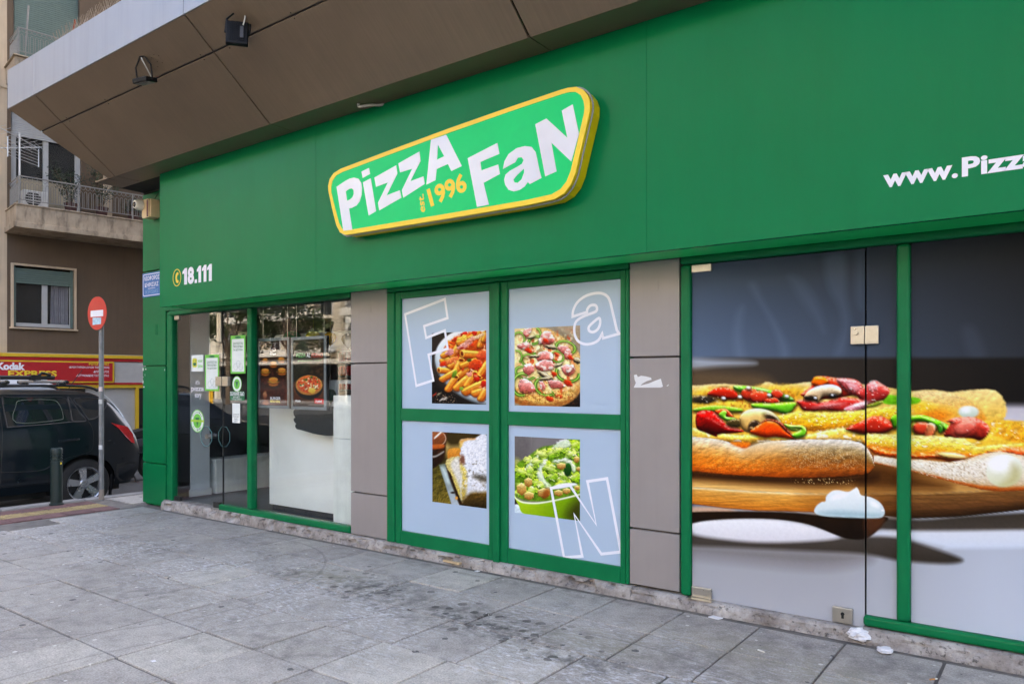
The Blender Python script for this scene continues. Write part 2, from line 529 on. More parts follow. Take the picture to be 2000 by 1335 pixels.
def fieldx(x_ref, lo, hi):
    k = math.ceil((lo - x_ref) / TX)
    out = []
    while x_ref + (k + 1) * TX < hi:
        out.append(x_ref + (k + .5) * TX); k += 1
    return out
for r in range(2):
    for x in fieldx(-3.20, -9.62, 1.6):
        put_tile(x, -0.125 - (r + .5) * TY)
for r in range(6):
    for x in fieldx(-3.39 + (0.06 if r == 0 else 0), -9.62, 1.0 - 0.3 * r):
        put_tile(x, -1.235 - (r + .5) * TY)
tm_c = tile_mesh(0.36, 0.42)
for r in range(8):
    for k in range(2):
        put_tile(-10.42 + k * 0.37, 0.12 + r * 0.43, tm_c)
# tactile paving along the side-street kerb
def tact_mesh(mat_, bumps):
    mb = MB().box(-0.145, 0.145, -0.145, 0.145, -0.03, 0.0)
    o = mb.build('tactile_tile', mat_, None, bevel=0.003)
    me = o.data; bpy.data.objects.remove(o)
    if bumps:
        bm = bmesh.new(); bm.from_mesh(me)
        for i in range(6):
            for j in range(6):
                bmesh.ops.create_cone(bm, cap_ends=True, segments=8, radius1=0.017, radius2=0.009, depth=0.006, matrix=Matrix.Translation((-0.12 + i * 0.048, -0.12 + j * 0.048, 0.003)))
        bm.to_mesh(me); bm.free()
    return me
t_y, t_r = tact_mesh(m_tyel, True), tact_mesh(m_tred, False)
for r in range(12):
    for k, me in enumerate((t_r, t_y, t_r)):
        o = link('tactile_tile', me, pav)
        o.location = (-10.40 + k * 0.30, -0.50 - r * 0.30, rnd.uniform(-.002, .002))
        o.rotation_euler = (0, 0, rnd.choice((0, R(90), R(180))) + rnd.uniform(-.006, .006))
# kerb stones
kerb = thing('kerb', 'grey kerb stones along the side street edge', 'kerb', (-10.8, 0, -0.2))
kerb['kind'] = 'structure'
ko = MB().box(-10.90, PX0, -0.495, 0.495, -0.33, 0.0).build('kerb_stone', m_kerb, None, bevel=0.018)
kme = ko.data; bpy.data.objects.remove(ko)
for k in range(-7, 14):
    o = link('kerb_stone', kme, kerb)
    o.location = Vector((rnd.uniform(-.004, .004), k + 0.2, rnd.uniform(-.006, .006))) - Vector(kerb.location)

# ================================================================== the shop building
m_fas = M('fascia_green', (0.004, 0.150, 0.058), 0.36, var=0.05, scale=0.8, rvar=0.06, bump=0.015, bscale=900)
def fascia_mat():
    m, nt, b = new_mat('fascia_panel_green')
    p = pos(nt)
    n1 = noise(nt, scaled(nt, p, 1, 1, 0.35), 2.2, 4, 0.6)
    st = noise(nt, scaled(nt, p, 9, 9, 0.5), 1.0, 5, 0.65)
    c = ramp(nt, n1.outputs['Fac'], [(0.3, (0.0015, 0.176, 0.056)), (0.7, (0.0020, 0.192, 0.064))]).outputs['Color']
    c = mixc(nt, 1.0, c, ramp(nt, st.outputs['Fac'], [(0.42, 1.0), (0.7, 0.965)]).outputs['Color'], 'MULTIPLY')
    nt.links.new(c, b.inputs['Base Color'])
    nt.links.new(ramp(nt, st.outputs['Fac'], [(0.3, 0.20), (0.7, 0.27)]).outputs['Color'], b.inputs['Roughness'])
    w = noise(nt, p, 1.4, 2)
    bumpn(nt, b, w.outputs['Fac'], 0.05, 0.02)
    b.inputs['Specular IOR Level'].default_value = 0.09
    return m
m_fasp = fascia_mat()
m_grn = M('frame_green', (0.003, 0.158, 0.052), 0.33, var=0.08, scale=5, rvar=0.15, spec=0.16)
m_under = M('underside_green_bounce_lit', (0.018, 0.68, 0.17), 0.4, var=0.05)  # brighter than the fascia green: light bounced off the pavement put into the colour
m_clad = M('grey_cladding', srgb(148, 141, 139), 0.45, metal=0.1, var=0.04, scale=3, streak=0.04, bump=0.03, bscale=400)
m_clad_d = M('cladding_backing', srgb(88, 80, 76), 0.7, var=0.1)
def soffit_mat():
    m, nt, b = new_mat('soffit_metal')
    p = pos(nt)
    br = noise(nt, scaled(nt, p, 60, 2.0, 2.0), 1.0, 4, 0.7)
    n1 = noise(nt, p, 1.2, 4, 0.6)
    c = ramp(nt, n1.outputs['Fac'], [(0.3, srgb(122, 106, 88)), (0.7, srgb(134, 117, 98))]).outputs['Color']
    c = mixc(nt, 1.0, c, ramp(nt, br.outputs['Fac'], [(0.3, 0.90), (0.7, 1.06)]).outputs['Color'], 'MULTIPLY')
    nt.links.new(c, b.inputs['Base Color'])
    dr_ = noise(nt, scaled(nt, p, 7.0, 0.9, 0.9), 1.0, 4, 0.65)
    sp_ = noise(nt, p, 38.0, 2, 0.6)
    c = mixc(nt, mathn(nt, 'MULTIPLY', ramp(nt, dr_.outputs['Fac'], [(0.56, 0.0), (0.74, 1.0)]).outputs['Color'], 0.4), c, srgb(168, 152, 132))
    c = mixc(nt, mathn(nt, 'MULTIPLY', ramp(nt, dr_.outputs['Fac'], [(0.28, 1.0), (0.42, 0.0)]).outputs['Color'], 0.4), c, srgb(74, 62, 50))
    c = mixc(nt, mathn(nt, 'MULTIPLY', ramp(nt, sp_.outputs['Fac'], [(0.70, 0.0), (0.76, 1.0)]).outputs['Color'], 0.3), c, srgb(70, 58, 46))
    b.inputs['Metallic'].default_value = 0.35
    nt.links.new(ramp(nt, br.outputs['Fac'], [(0.3, 0.33), (0.7, 0.46)]).outputs['Color'], b.inputs['Roughness'])
    return m
m_soff = soffit_mat()
m_alu = M('canopy_aluminium', srgb(150, 152, 158), 0.4, metal=0.4, var=0.05, scale=2, streak=0.08)
m_dark = M('dark_gap', (0.012, 0.011, 0.010), 0.9, var=0.1)
m_plinth = None
def plinth_mat():
    m, nt, b = new_mat('plinth_stone')
    p = pos(nt)
    n1, n2, n3 = noise(nt, p, 5, 6, 0.7), noise(nt, p, 26, 6, 0.75), noise(nt, p, 120, 3)
    c = ramp(nt, n1.outputs['Fac'], [(0.3, srgb(128, 118, 111)), (0.48, srgb(164, 156, 150)), (0.7, srgb(206, 201, 196))]).outputs['Color']
    c = mixc(nt, 1.0, c, ramp(nt, n2.outputs['Fac'], [(0.36, 0.32), (0.44, 0.9), (0.7, 1.08)]).outputs['Color'], 'MULTIPLY')
    nt.links.new(c, b.inputs['Base Color'])
    b.inputs['Roughness'].default_value = 0.9
    bumpn(nt, b, mathn(nt, 'ADD', n2.outputs['Fac'], mathn(nt, 'MULTIPLY', n3.outputs['Fac'], 0.4)), 0.8, 0.02)
    return m
m_plinth = plinth_mat()
m_wallx = M('upper_render', srgb(196, 188, 176), 0.9, var=0.08)
m_steel = M('satin_steel', srgb(190, 184, 172), 0.3, metal=0.85, var=0.08, scale=20)
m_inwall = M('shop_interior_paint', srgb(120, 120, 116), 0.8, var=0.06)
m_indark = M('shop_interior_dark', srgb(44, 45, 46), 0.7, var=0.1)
m_glass = glass_mat('shop_glass', boost=1.1)

shop = thing('shop_building', 'corner shop building with long green fascia, beige sloping canopy and green framed shopfront', 'building', (-5, 0, 0))
XE = 6.0
# unseen upper floors, made tall to shade the streets, and outer walls of the ground floor
wall = MB().box(-9.6, XE + 12, 0.05, 30, 2.60, 38).box(-9.6, -9.5, 0.55, 30, 0, 2.60).box(-9.6, XE + 12, 29.9, 30, 0, 2.6).box(2.2, XE + 12, 0.05, 0.3, 0, 2.6).build('upper_wall', m_wallx, shop)
# fascia panels with open joints over a dark backing
MB().box(-8.60, XE, -0.33, -0.30, 2.50, 4.03).build('fascia_backing', m_dark, shop)
for a, b_ in ((-8.644, -5.7868), (-5.7852, -2.3055), (-2.3045, 1.175), (1.176, 4.65), (4.651, XE)):
    MB().box(a, b_, -0.38, -0.345, 2.480, 4.058).build('fascia_panel', m_fasp, shop, bevel=0.0015, seg=1)
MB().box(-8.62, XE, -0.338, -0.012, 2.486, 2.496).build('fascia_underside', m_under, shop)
MB().box(-9.21, XE, -0.010, 0.05, 2.4965, 2.60).build('lintel', m_grn, shop)
# sloping canopy soffit: two rows of metal trays per bay, joint gaps between
sl = 0.82
def sof(x, e, up=0.0):
    L = math.hypot(1, sl)
    return (x, -0.65 - e + up * sl / L, 4.05 + sl * e + up / L)
def left_end(e):
    return -9.326 - 0.646 * e
JX = [-9.16, -6.12, -3.09, -0.06, 2.97, XE]
def tray(x0f, x1f, e0, e1, name='soffit_panel'):
    v = []
    for up in (0.0, 0.02):
        for (xf, e) in ((x0f, e0), (x1f, e0), (x1f, e1), (x0f, e1)):
            v.append(sof(xf(e), e, up))
    MB().add(v, [(0, 1, 2, 3), (7, 6, 5, 4), (0, 4, 5, 1), (1, 5, 6, 2), (2, 6, 7, 3), (3, 7, 4, 0)]).build(name, m_soff, shop, bevel=0.004)
G = 0.009
for e0, e1 in ((0.004, 0.588), (0.600, 0.873)):
    tray(left_end, lambda e: JX[0] - G, e0, e1)
    for a, b_ in zip(JX, JX[1:]):
        tray(lambda e, a=a: a + G, lambda e, b_=b_: b_ - G, e0, e1)
MB().add([sof(left_end(0) + .01, 0, .05), sof(XE, 0, .05), sof(XE, .86, .05), sof(left_end(.86) + .01, .86, .05)], [(0, 1, 2, 3)]).build('soffit_backing', m_dark, shop)
MB().add([sof(left_end(.588) + .02, .585, .022), sof(XE, .585, .022), sof(XE, .622, .022), sof(left_end(.62) + .02, .622, .022)], [(0, 1, 2, 3)]).build('soffit_channel', m_clad_d, shop)
# flat ledge between slope and fascia
lj = [-9.66] + JX
for a, b_ in zip(lj, lj[1:]):
    MB().box(a + .004, b_ - .004, -0.655, -0.33, 4.060, 4.075).build('ledge_panel', m_soff, shop)
MB().box(-9.70, XE, -0.33, 0.06, 4.062, 4.2).build('ledge_back', m_dark, shop)
MB().box(-9.776, -8.7, -0.02, 0.5, 4.06, 4.5).build('corner_head', m_clad_d, shop)
# canopy outer edge and top
ze0, ze1, ye = 4.05 + sl * 0.873, 4.05 + sl * 0.873 + 0.445, -0.65 - 0.873
ex = [left_end(0.873)] + JX
for a, b_ in zip(ex, ex[1:]):
    MB().box(a + .004, b_ - .004, ye - 0.006, ye + 0.03, ze0 - 0.004, ze1).build('canopy_edge_panel', m_alu, shop, bevel=0.004)
MB().add([(left_end(.873) + .01, ye + .03, ze1 - .01), (XE, ye + .03, ze1 - .01), (XE, 0.05, ze1 + .05), (-9.6, 0.05, ze1 + .05)], [(0, 1, 2, 3)]).build('canopy_top', m_alu, shop)
MB().add([(left_end(0), -0.655, 4.055), (left_end(.873), ye + .03, ze0 + .01), (left_end(.873), ye + .03, ze1 - .01), (-9.5, 0.05, ze1 + .04), (-9.5, 0.05, 4.08)], [(0, 1, 2, 3, 4)]).build('canopy_end', m_clad_d, shop)
# green corner column: trays with joints
MB().box(-9.765, -9.225, 0.035, 0.5, 0.0, 4.06).build('corner_core', m_grn, shop)
zj = [0.015, 0.548, 1.803, 3.035, 4.055]
for a, b_ in zip(zj, zj[1:]):
    MB().box(-9.776, -9.213, 0.0, 0.05, a + 0.008, b_ - 0.008).box(-9.776, -9.736, 0.0501, 0.55, a + 0.008, b_ - 0.008).build('corner_panel', m_grn, shop, bevel=0.004)
MB().box(-9.46, -9.44, -0.004, 0.004, 2.20, 2.34).box(-9.43, -9.41, -0.004, 0.004, 2.20, 2.34).build('corner_vent', m_grn, shop, bevel=0.001)
m_peel = M('peeled_white', srgb(215, 215, 210), 0.8, var=0.1)
for (x, z, w, h) in ((-9.765, 1.76, .05, .05), (-9.70, 1.765, .045, .02), (-9.72, 1.69, .012, .04), (-9.768, 1.60, .03, .05), (-9.745, 1.53, .03, .03), (-9.765, 1.66, .015, .02), (-9.23, 1.75, .02, .03)):
    pts = [(x + w * .5 * math.cos(t) * rnd.uniform(.6, 1.2), z + h * .5 * math.sin(t) * rnd.uniform(.6, 1.2)) for t in [k * 2 * math.pi / 9 for k in range(9)]]
    MB().prism(pts, lambda p, q: (p, -0.0006, q), lambda p, q: (p, 0.001, q)).build('peeled_patch', m_peel, shop)
# grey clad columns
def column(x0, x1):
    MB().box(x0 + .02, x1 - .02, 0.03, 0.4, 0.09, 2.49).build('column_core', m_clad_d, shop)
    for a, b_ in ((0.095, 0.502), (0.516, 1.773), (1.787, 2.484)):
        MB().box(x0, x1, 0.0, 0.04, a, b_).box(x1 - .02, x1 - .001, 0.0401, 0.3, a, b_).build('column_panel', m_clad, shop, bevel=0.003)
    MB().box((x0 + x1) / 2 - .035, (x0 + x1) / 2 + .035, -0.0015, 0.002, 2.27, 2.345).build('access_plate', m_clad, shop, bevel=0.001)
column(-5.722, -5.212)
column(-2.632, -2.236)
# plinth stones, chipped
def plinth(x0, x1, zt, seed, chip):
    nx = int((x1 - x0) / 0.015) + 1
    prof = [(-0.062, -0.01), (-0.060, 0.02), (-0.056, 0.045), (-0.050, 0.066), (-0.038, 0.082), (-0.015, 0.09), (0.03, 0.09), (0.12, 0.09)]
    xs = np.linspace(x0, x1, nx)
    v, f = [], []
    for x in xs:
        for k, (y, z) in enumerate(prof):
            a = float(fbm(np.array(x * 7.0 + seed), np.array(k * 0.9), 1)) - .5
            b_ = float(fbm(np.array(x * 26.0 + seed), np.array(k * 2.2 + 3), 2)) - .5
            c_ = float(vnoise(np.array(x * 11.0 + seed), np.array(k * .6 + 9), 3))
            w = 1.0 if 1 <= k <= 5 else 0.15
            dent = chip * max(0, c_ - .55) * 0.17 if 1 <= k <= 4 else 0
            v.append((x, y + w * (a * 0.014 + b_ * 0.010) + dent, z * zt / 0.09 + (w * b_ * 0.006 if k < 6 else b_ * .001)))
    n = len(prof)
    for i in range(nx - 1):
        for k in range(n - 1):
            f.append((i * n + k, (i + 1) * n + k, (i + 1) * n + k + 1, i * n + k + 1))
    f.append(tuple(range(n))); f.append(tuple((nx - 1) * n + k for k in reversed(range(n))))
    MB().add(v, f).build('plinth_stone', m_plinth, shop)
for i, (a, b_, zt, ch) in enumerate(((-9.208, -8.02, .105, 1.0), (-8.017, -6.9, .1, 1.2), (-6.897, -5.7, .092, .9), (-5.697, -4.9, .084, .8), (-4.897, -3.7, .078, 1.5), (-3.697, -2.6, .078, 1.4), (-2.597, -1.9, .074, .3), (-1.897, -1.02, .072, .4), (-1.017, 0.1, .086, .3), (0.103, 1.5, .086, .3), (1.503, 2.6, .086, .3))):
    plinth(a, b_, zt, i * 3.3, ch)
# ---- window and door frames (rounded green aluminium) ----
def frame(name, bars, parent=shop, mat_=None, bev=0.014):
    mb = MB()
    for bx in bars:
        mb.box(*bx)
    return mb.build(name, mat_ or m_grn, parent, bevel=bev, seg=3)
YF0, YF1 = -0.012, 0.075
# left glazed door and window
fr = frame('left_shopfront_frame', [(-9.205, -9.118, 0.01, .09, 0.10, 2.485), (-9.114, -9.040, YF0, YF1, 0.105, 2.43), (-9.114, -5.726, YF0 - .004, YF1, 2.432, 2.492),
                    (-7.452, -7.372, YF0, YF1, 0.166, 2.43), (-8.005, -5.726, YF0 - .004, YF1, 0.094, 0.163)])
fr.name = 'shopfront_frame'
def pane(x0, x1, z0, z1, y, name='window_pane', parent=shop, t=0.010, mat_=None):
    return MB().box(x0, x1, y, y + t, z0, z1).build(name, mat_ or m_glass, parent)
dr = pane(-9.036, -7.985, 0.115, 2.425, 0.028, 'glass_door')
pane(-7.975, -7.454, 0.164, 2.431, 0.028)
pane(-7.371, -5.728, 0.164, 2.431, 0.040)
MB().box(-7.984, -7.976, 0.024, 0.042, 0.12, 2.43).build('door_seal', m_dark, shop)
MB().box(-9.03, -8.92, 0.012, 0.05, 2.375, 2.428).build('hinge_plate', m_steel, dr, bevel=0.003)
MB().box(-9.03, -8.90, 0.012, 0.05, 0.112, 0.165).build('hinge_plate', M('dull_steel', srgb(70, 68, 66), .4, metal=.7), dr, bevel=0.003)
MB().box(-8.16, -8.04, 0.012, 0.05, 0.108, 0.175).build('floor_lock', M('dull_steel', srgb(70, 68, 66), .4, metal=.7), dr, bevel=0.003)
MB().box(-8.11, -7.99, 0.008, 0.05, 1.55, 1.66).build('lock_plate', m_steel, dr, bevel=0.003)
MB().box(-7.97, -7.86, 0.008, 0.05, 1.55, 1.66).build('lock_plate', m_steel, shop, bevel=0.003)
MB().tube([(-8.06, 0.02, 2.41), (-8.06, 0.02, 2.07)], 0.022, 10).build('door_closer_rail', m_steel, dr)
MB().tube([(-8.02, 0.02, 2.41), (-8.02, 0.02, 2.07)], 0.014, 10).build('door_closer_rail', m_steel, dr)
hp = [(-8.235 + .125 * math.cos(2 * math.pi * k / 8 + .39), 0.95 + .125 * math.sin(2 * math.pi * k / 8 + .39)) for k in range(8)]
MB().tube([(p, -0.03, q) for p, q in hp], 0.0045, 6, closed=True).build('door_handle', M('clear_teal', srgb(96, 140, 142), .1, var=.05), dr)
MB().tube([(-8.235, -.03, .95), (-8.235, .03, .95)], 0.03, 12).build('handle_boss', m_steel, dr)
hp = [(-8.03 + .125 * math.cos(2 * math.pi * k / 8 + .39), 0.95 + .125 * math.sin(2 * math.pi * k / 8 + .39)) for k in range(8)]
MB().tube([(p, 0.075, q) for p, q in hp], 0.004, 6, closed=True).build('inner_handle', MATS['clear_teal'], dr)
# double doors with pale panels
frame('door_casing', [(-5.208, -5.106, YF0, YF1, 0.082, 2.442), (-2.665, -2.636, YF0, YF1, 0.082, 2.442), (-5.208, -2.640, YF0 - .003, YF1, 2.446, 2.492)])
m_blue = M('pale_blue_panel', srgb(172, 192, 214), 0.3, var=0.02, scale=1.5, rvar=.05, spec=0.35)
m_white_edge = M('film_edge_white', srgb(222, 226, 230), 0.5, var=.02)
def leaf(x0, x1, gx0, gx1):
    lf = frame('door_leaf', [(x0, gx0, .0, .06, 0.078, 2.440), (gx1, x1, .0, .06, 0.078, 2.440), (gx0, gx1, .001, .06, 2.378, 2.440), (gx0, gx1, .002, .06, 1.236, 1.350), (gx0, gx1, .001, .06, 0.078, 0.203)], bev=0.006)
    for a, b_ in ((1.351, 2.377), (0.204, 1.235)):
        MB().box(gx0 + .001, gx1 - .001, 0.022, 0.04, a, b_).build('door_panel', m_blue, lf)
    return lf
lf1 = leaf(-5.102, -3.918, -5.033, -3.976)
lf2 = leaf(-3.850, -2.668, -3.779, -2.713)
MB().box(-3.916, -3.852, -0.022, 0.05, 0.074, 2.440).build('door_astragal', m_grn, shop, bevel=0.006)
MB().box(-3.972, -3.942, -0.004, 0.002, 0.95, 1.22).build('keep_plate', m_grn, lf1, bevel=0.001)
# right glass door, side light and window
frame('shopfront_frame', [(-2.226, -2.152, YF0, YF1, 0.078, 2.43), (-2.226, 2.2, YF0 - .004, YF1, 2.433, 2.492), (-0.832, -0.757, YF0 - .002, YF1, 0.157, 2.43), (-1.018, 2.2, YF0 - .003, YF1, 0.092, 0.156), (2.13, 2.2, YF0, YF1, .157, 2.43)], bev=0.02)
m_gdark = M('backing_glass', (0.02, 0.022, 0.024), 0.1, var=0.05)
d2 = MB().box(-2.147, -1.0125, 0.024, 0.034, 0.074, 2.427).build('glass_door', m_gdark, shop)
MB().box(-1.003, -0.833, 0.024, 0.034, 0.157, 2.432).build('side_light', m_gdark, shop)
MB().box(-0.756, 2.13, 0.024, 0.034, 0.157, 2.432).build('window_pane', m_gdark, shop)
for (x0, x1, z0, z1) in ((-2.146, -2.0, 2.372, 2.426), (-2.146, -2.0, 0.078, 0.152)):
    MB().box(x0, x1, 0.002, 0.05, z0, z1).build('hinge_plate', m_steel, d2, bevel=0.004)
lk = MB().box(-1.092, -1.013, 0.000, 0.05, 1.832, 1.946).build('lock_plate', m_steel, d2, bevel=0.004)
MB().tube([(-1.062, 0.0, 1.905), (-1.062, -0.014, 1.905)], 0.016, 14).build('lock_cylinder', m_steel, lk, bevel=.002)
MB().box(-1.0095, -0.932, 0.000, 0.05, 1.832, 1.946).build('lock_plate', m_steel, shop, bevel=0.004)
fl = MB().box(-1.200, -1.080, 0.000, 0.05, 0.082, 0.178).build('floor_lock', m_steel, d2, bevel=0.004)
MB().tube([(-1.138, 0.001, 0.140), (-1.138, -0.006, 0.140)], 0.011, 12).box(-1.145, -1.131, -.005, 0.001, .112, .138).build('key_hole', m_dark, fl)
MB().box(-2.16, -1.98, -0.05, 0.02, 0.0745, 0.0775).build('threshold_plate', m_steel, shop, bevel=.001)
# glass door stop joint already open between door and side light

# ---- shop interior ----
struct(tag(MB().box(-9.5, 2.2, 0.09, 6, 0.02, 0.10).build('shop_floor', M('shop_floor_tiles', srgb(70, 64, 60), .35, var=.15, scale=4)), 'brownish tiled floor inside the shop', 'floor'))
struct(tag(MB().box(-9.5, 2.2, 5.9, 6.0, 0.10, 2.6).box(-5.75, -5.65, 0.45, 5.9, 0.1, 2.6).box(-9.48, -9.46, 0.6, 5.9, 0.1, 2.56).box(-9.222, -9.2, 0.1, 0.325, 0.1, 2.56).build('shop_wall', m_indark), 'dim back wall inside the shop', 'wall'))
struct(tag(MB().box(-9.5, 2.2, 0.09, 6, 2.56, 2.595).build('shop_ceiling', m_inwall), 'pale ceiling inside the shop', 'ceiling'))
# ================================================================== shop sign
m_yel = M('sign_yellow', srgb(240, 204, 10), 0.35, var=0.03, scale=2)
m_yside = M('sign_side_yellow', srgb(226, 196, 0), 0.4, var=0.05, scale=3)
m_sgreen = M('sign_green', srgb(0, 208, 114), 0.3, var=0.03, scale=2, rvar=.05, spec=.15)
m_swhite = M('sign_white', srgb(216, 218, 228), 0.14, var=0.05, scale=2.5, spec=.4)
m_let = M('lettering_white', srgb(232, 232, 240), 0.4, var=0.02)
m_lety = M('lettering_yellow', srgb(235, 205, 50), 0.4, var=0.03)
YS = -0.52
def zs(x, y, yy=YS):
    return fac(620 + x / 3.448, 150 + y / 3.448, yy)
sign = thing('shop_sign', 'slanted green shop sign with yellow rim and large white letters on the green fascia', 'sign', (-4.1, -0.38, 3.2))
outer = [(77, 770), (75, 735), (85, 690), (112, 650), (160, 620), (420, 522), (900, 345), (1300, 205), (1640, 90), (1690, 76), (1745, 70), (1790, 88), (1822, 125), (1838, 175), (1836, 235),
         (1815, 330), (1770, 520), (1740, 650), (1710, 725), (1665, 785), (1600, 825), (1400, 868), (900, 952), (240, 1058), (190, 1065), (155, 1048), (130, 1000), (100, 880)]
inner = [(97, 780), (95, 745), (104, 702), (128, 666), (172, 642), (420, 550), (900, 375), (1300, 235), (1650, 118), (1700, 105), (1742, 104), (1775, 125), (1795, 165), (1801, 210), (1797, 250),
         (1775, 345), (1735, 520), (1708, 635), (1680, 705), (1640, 757), (1580, 792), (1400, 832), (900, 918), (240, 1028), (195, 1037), (168, 1022), (147, 980), (118, 870)]
po = [zs(*p) for p in outer]
MB().prism(po, lambda p, q: (p, YS, q), lambda p, q: (p, -0.385, q)).build('sign_box', m_yside, sign, bevel=0.006)
MB().holed(po, [[zs(*p) for p in inner]], lambda p, q: (p, YS - .006, q), lambda p, q: (p, YS - .0005, q)).build('sign_rim', m_yel, sign)
cxs = sum(p[0] for p in po) / len(po); czs = sum(p[1] for p in po) / len(po)
MB().tube([(cxs + (p - cxs) * 1.0035, YS + .028, czs + (q - czs) * 1.008) for p, q in catmull(po, 3)], 0.007, 6, closed=True).build('trim_band', m_alu, sign)
pi_ = [zs(*p) for p in inner]
MB().prism(pi_, lambda p, q: (p, YS - .003, q), lambda p, q: (p, YS - .0004, q)).build('sign_face', m_sgreen, sign)
yl0, yl1 = YS - .0065, YS - .0031
def letter(out, hole=None, name='letter', smooth=False):
    o_ = [zs(*p) for p in (catmull(out, 5) if smooth else out)]
    mb = MB()
    if hole:
        h_ = [zs(*p) for p in hole]
        mb.holed(o_, [h_], lambda p, q: (p, yl0, q), lambda p, q: (p, yl1, q))
    else:
        mb.prism(o_, lambda p, q: (p, yl0, q), lambda p, q: (p, yl1, q))
    mb.build(name, m_swhite, sign)
letter([(132, 742), (190, 703), (222, 686), (250, 680), (280, 688), (298, 715), (303, 750), (300, 795), (288, 838), (265, 868), (235, 883), (216, 888), (238, 1030), (178, 1037)],
       [(193, 772), (215, 756), (235, 752), (247, 765), (248, 790), (240, 812), (222, 828), (203, 836)])
letter([(300, 640), (350, 615), (357, 655), (308, 682)])
letter([(310, 712), (362, 685), (398, 905), (348, 935)])
letter([(387, 680), (533, 598), (541, 652), (468, 800), (558, 765), (568, 815), (420, 900), (411, 850), (478, 712), (398, 742)])
letter([(548, 585), (690, 505), (697, 568), (628, 705), (717, 672), (725, 722), (582, 815), (572, 765), (642, 620), (560, 645)])
letter([(768, 425), (870, 392), (975, 602), (905, 636), (882, 588), (806, 622), (798, 697), (737, 727)], [(815, 458), (857, 537), (808, 560)])
letter([(1015, 550), (1215, 447), (1228, 520), (1100, 575), (1108, 632), (1220, 592), (1232, 655), (1122, 715), (1158, 862), (1078, 877)])
letter([(1253, 622), (1262, 572), (1290, 522), (1345, 482), (1400, 468), (1445, 474), (1472, 508), (1484, 560), (1498, 632), (1512, 682), (1432, 724), (1420, 708), (1398, 740), (1362, 764), (1325, 773), (1290, 762),
        (1268, 730), (1260, 695), (1270, 660), (1300, 634), (1345, 610), (1380, 588), (1392, 562), (1378, 543), (1352, 546), (1336, 576)],
       [(1323, 692), (1350, 660), (1395, 618), (1394, 648), (1378, 692), (1352, 716), (1330, 712)])
letter([(1470, 322), (1545, 283), (1686, 412), (1648, 230), (1722, 188), (1764, 385), (1712, 572), (1578, 445), (1613, 638), (1537, 672)])
def quad(mb, txt, bl, br, tr, tl, mapper, bold=0.0, spacing=1.0):
    def fn(p, q):
        a = (bl[0] + (br[0] - bl[0]) * p, bl[1] + (br[1] - bl[1]) * p)
        b = (tl[0] + (tr[0] - tl[0]) * p, tl[1] + (tr[1] - tl[1]) * p)
        return mapper(a[0] + (b[0] - a[0]) * q, a[1] + (b[1] - a[1]) * q)
    return text(mb, txt, (0, 1, 0, 1), fn, bold, spacing)
def on_sign(x, y):
    X, Z = zs(x, y); return (X, YS - .0045, Z)
quad(MB(), '1996', (768, 880), (1016, 768), (984, 640), (736, 758), on_sign, 0.035).build('year_figures', m_yel, sign)
quad(MB(), 'est.', (730, 912), (717, 788), (684, 792), (692, 912), on_sign, 0.02).build('est_lettering', m_yel, sign)

# ================================================================== lettering on the fascia
def on_fas(off=-0.3825):
    return lambda p, q: (p, off, q)
num = MB()
def one(x0, x1):
    xa, xb = fac(260 + x0 / 4.45, 540, -.38)[0], fac(260 + x1 / 4.45, 540, -.38)[0]
    w_ = xb - xa
    num.prism([(xa + w_ * p_, 2.707 + .186 * q_) for p_, q_ in ((.0, .80), (.0, .66), (.38, .70), (.38, 0), (1, 0), (1, 1), (.52, 1))], on_fas(-.383), on_fas(-.381))
for x0, x1 in ((431, 470), (556, 592), (601, 638), (645, 685)): one(x0, x1)
xa, xb = fac(260 + 476 / 4.45, 540, -.38)[0], fac(260 + 531 / 4.45, 540, -.38)[0]
text(num, '8', (xa, xb, 2.703, 2.897), on_fas(-.383), 0.05)
xa, xb = fac(260 + 537 / 4.45, 540, -.38)[0], fac(260 + 556 / 4.45, 540, -.38)[0]
num.prism([(xa, 2.707), (xb, 2.707), (xb, 2.747), (xa, 2.747)], on_fas(-.383), on_fas(-.381))
num.build('phone_number', m_let, shop)
rg = MB(); rg.holed(ring_pts(-8.262, 2.80, .088, .100), [ring_pts(-8.262, 2.80, .078, .090)], on_fas(), on_fas(-.3805))
rg.prism(catmull([(-8.285, 2.765), (-8.292, 2.80), (-8.285, 2.835), (-8.268, 2.855), (-8.238, 2.86), (-8.232, 2.835), (-8.25, 2.828), (-8.262, 2.80), (-8.25, 2.772), (-8.228, 2.765), (-8.235, 2.738), (-8.27, 2.742)], 4), on_fas(), on_fas(-.3805))
rg.build('phone_emblem', m_lety, shop)
web = MB()
def run(txt, x0, x1, z0, part=None, bold=.036):
    # lettering whose leading part fills x0..x1; the rest runs on beyond
    v_, f_ = text_pts(txt, bold, 1.05)
    lead = text_pts(part or txt, bold, 1.05)[0]
    a_, b_ = min(q[0] for q in lead), max(q[0] for q in lead)
    k = (x1 - x0) / (b_ - a_)
    cap = 0.098 / max(q[1] for q in text_pts('P', bold, 1.05)[0])
    web.add([(x0 + (q[0] - a_) * k, -0.3825, z0 + q[1] * cap) for q in v_], f_)
run('www.', fac(1725, 340, -.38)[0], fac(1871, 340, -.38)[0], 2.697)
run('PizzaFan.gr', -.454, fac(2000, 320, -.38)[0], 2.697, 'Pizz')
web.build('web_address', m_let, shop)

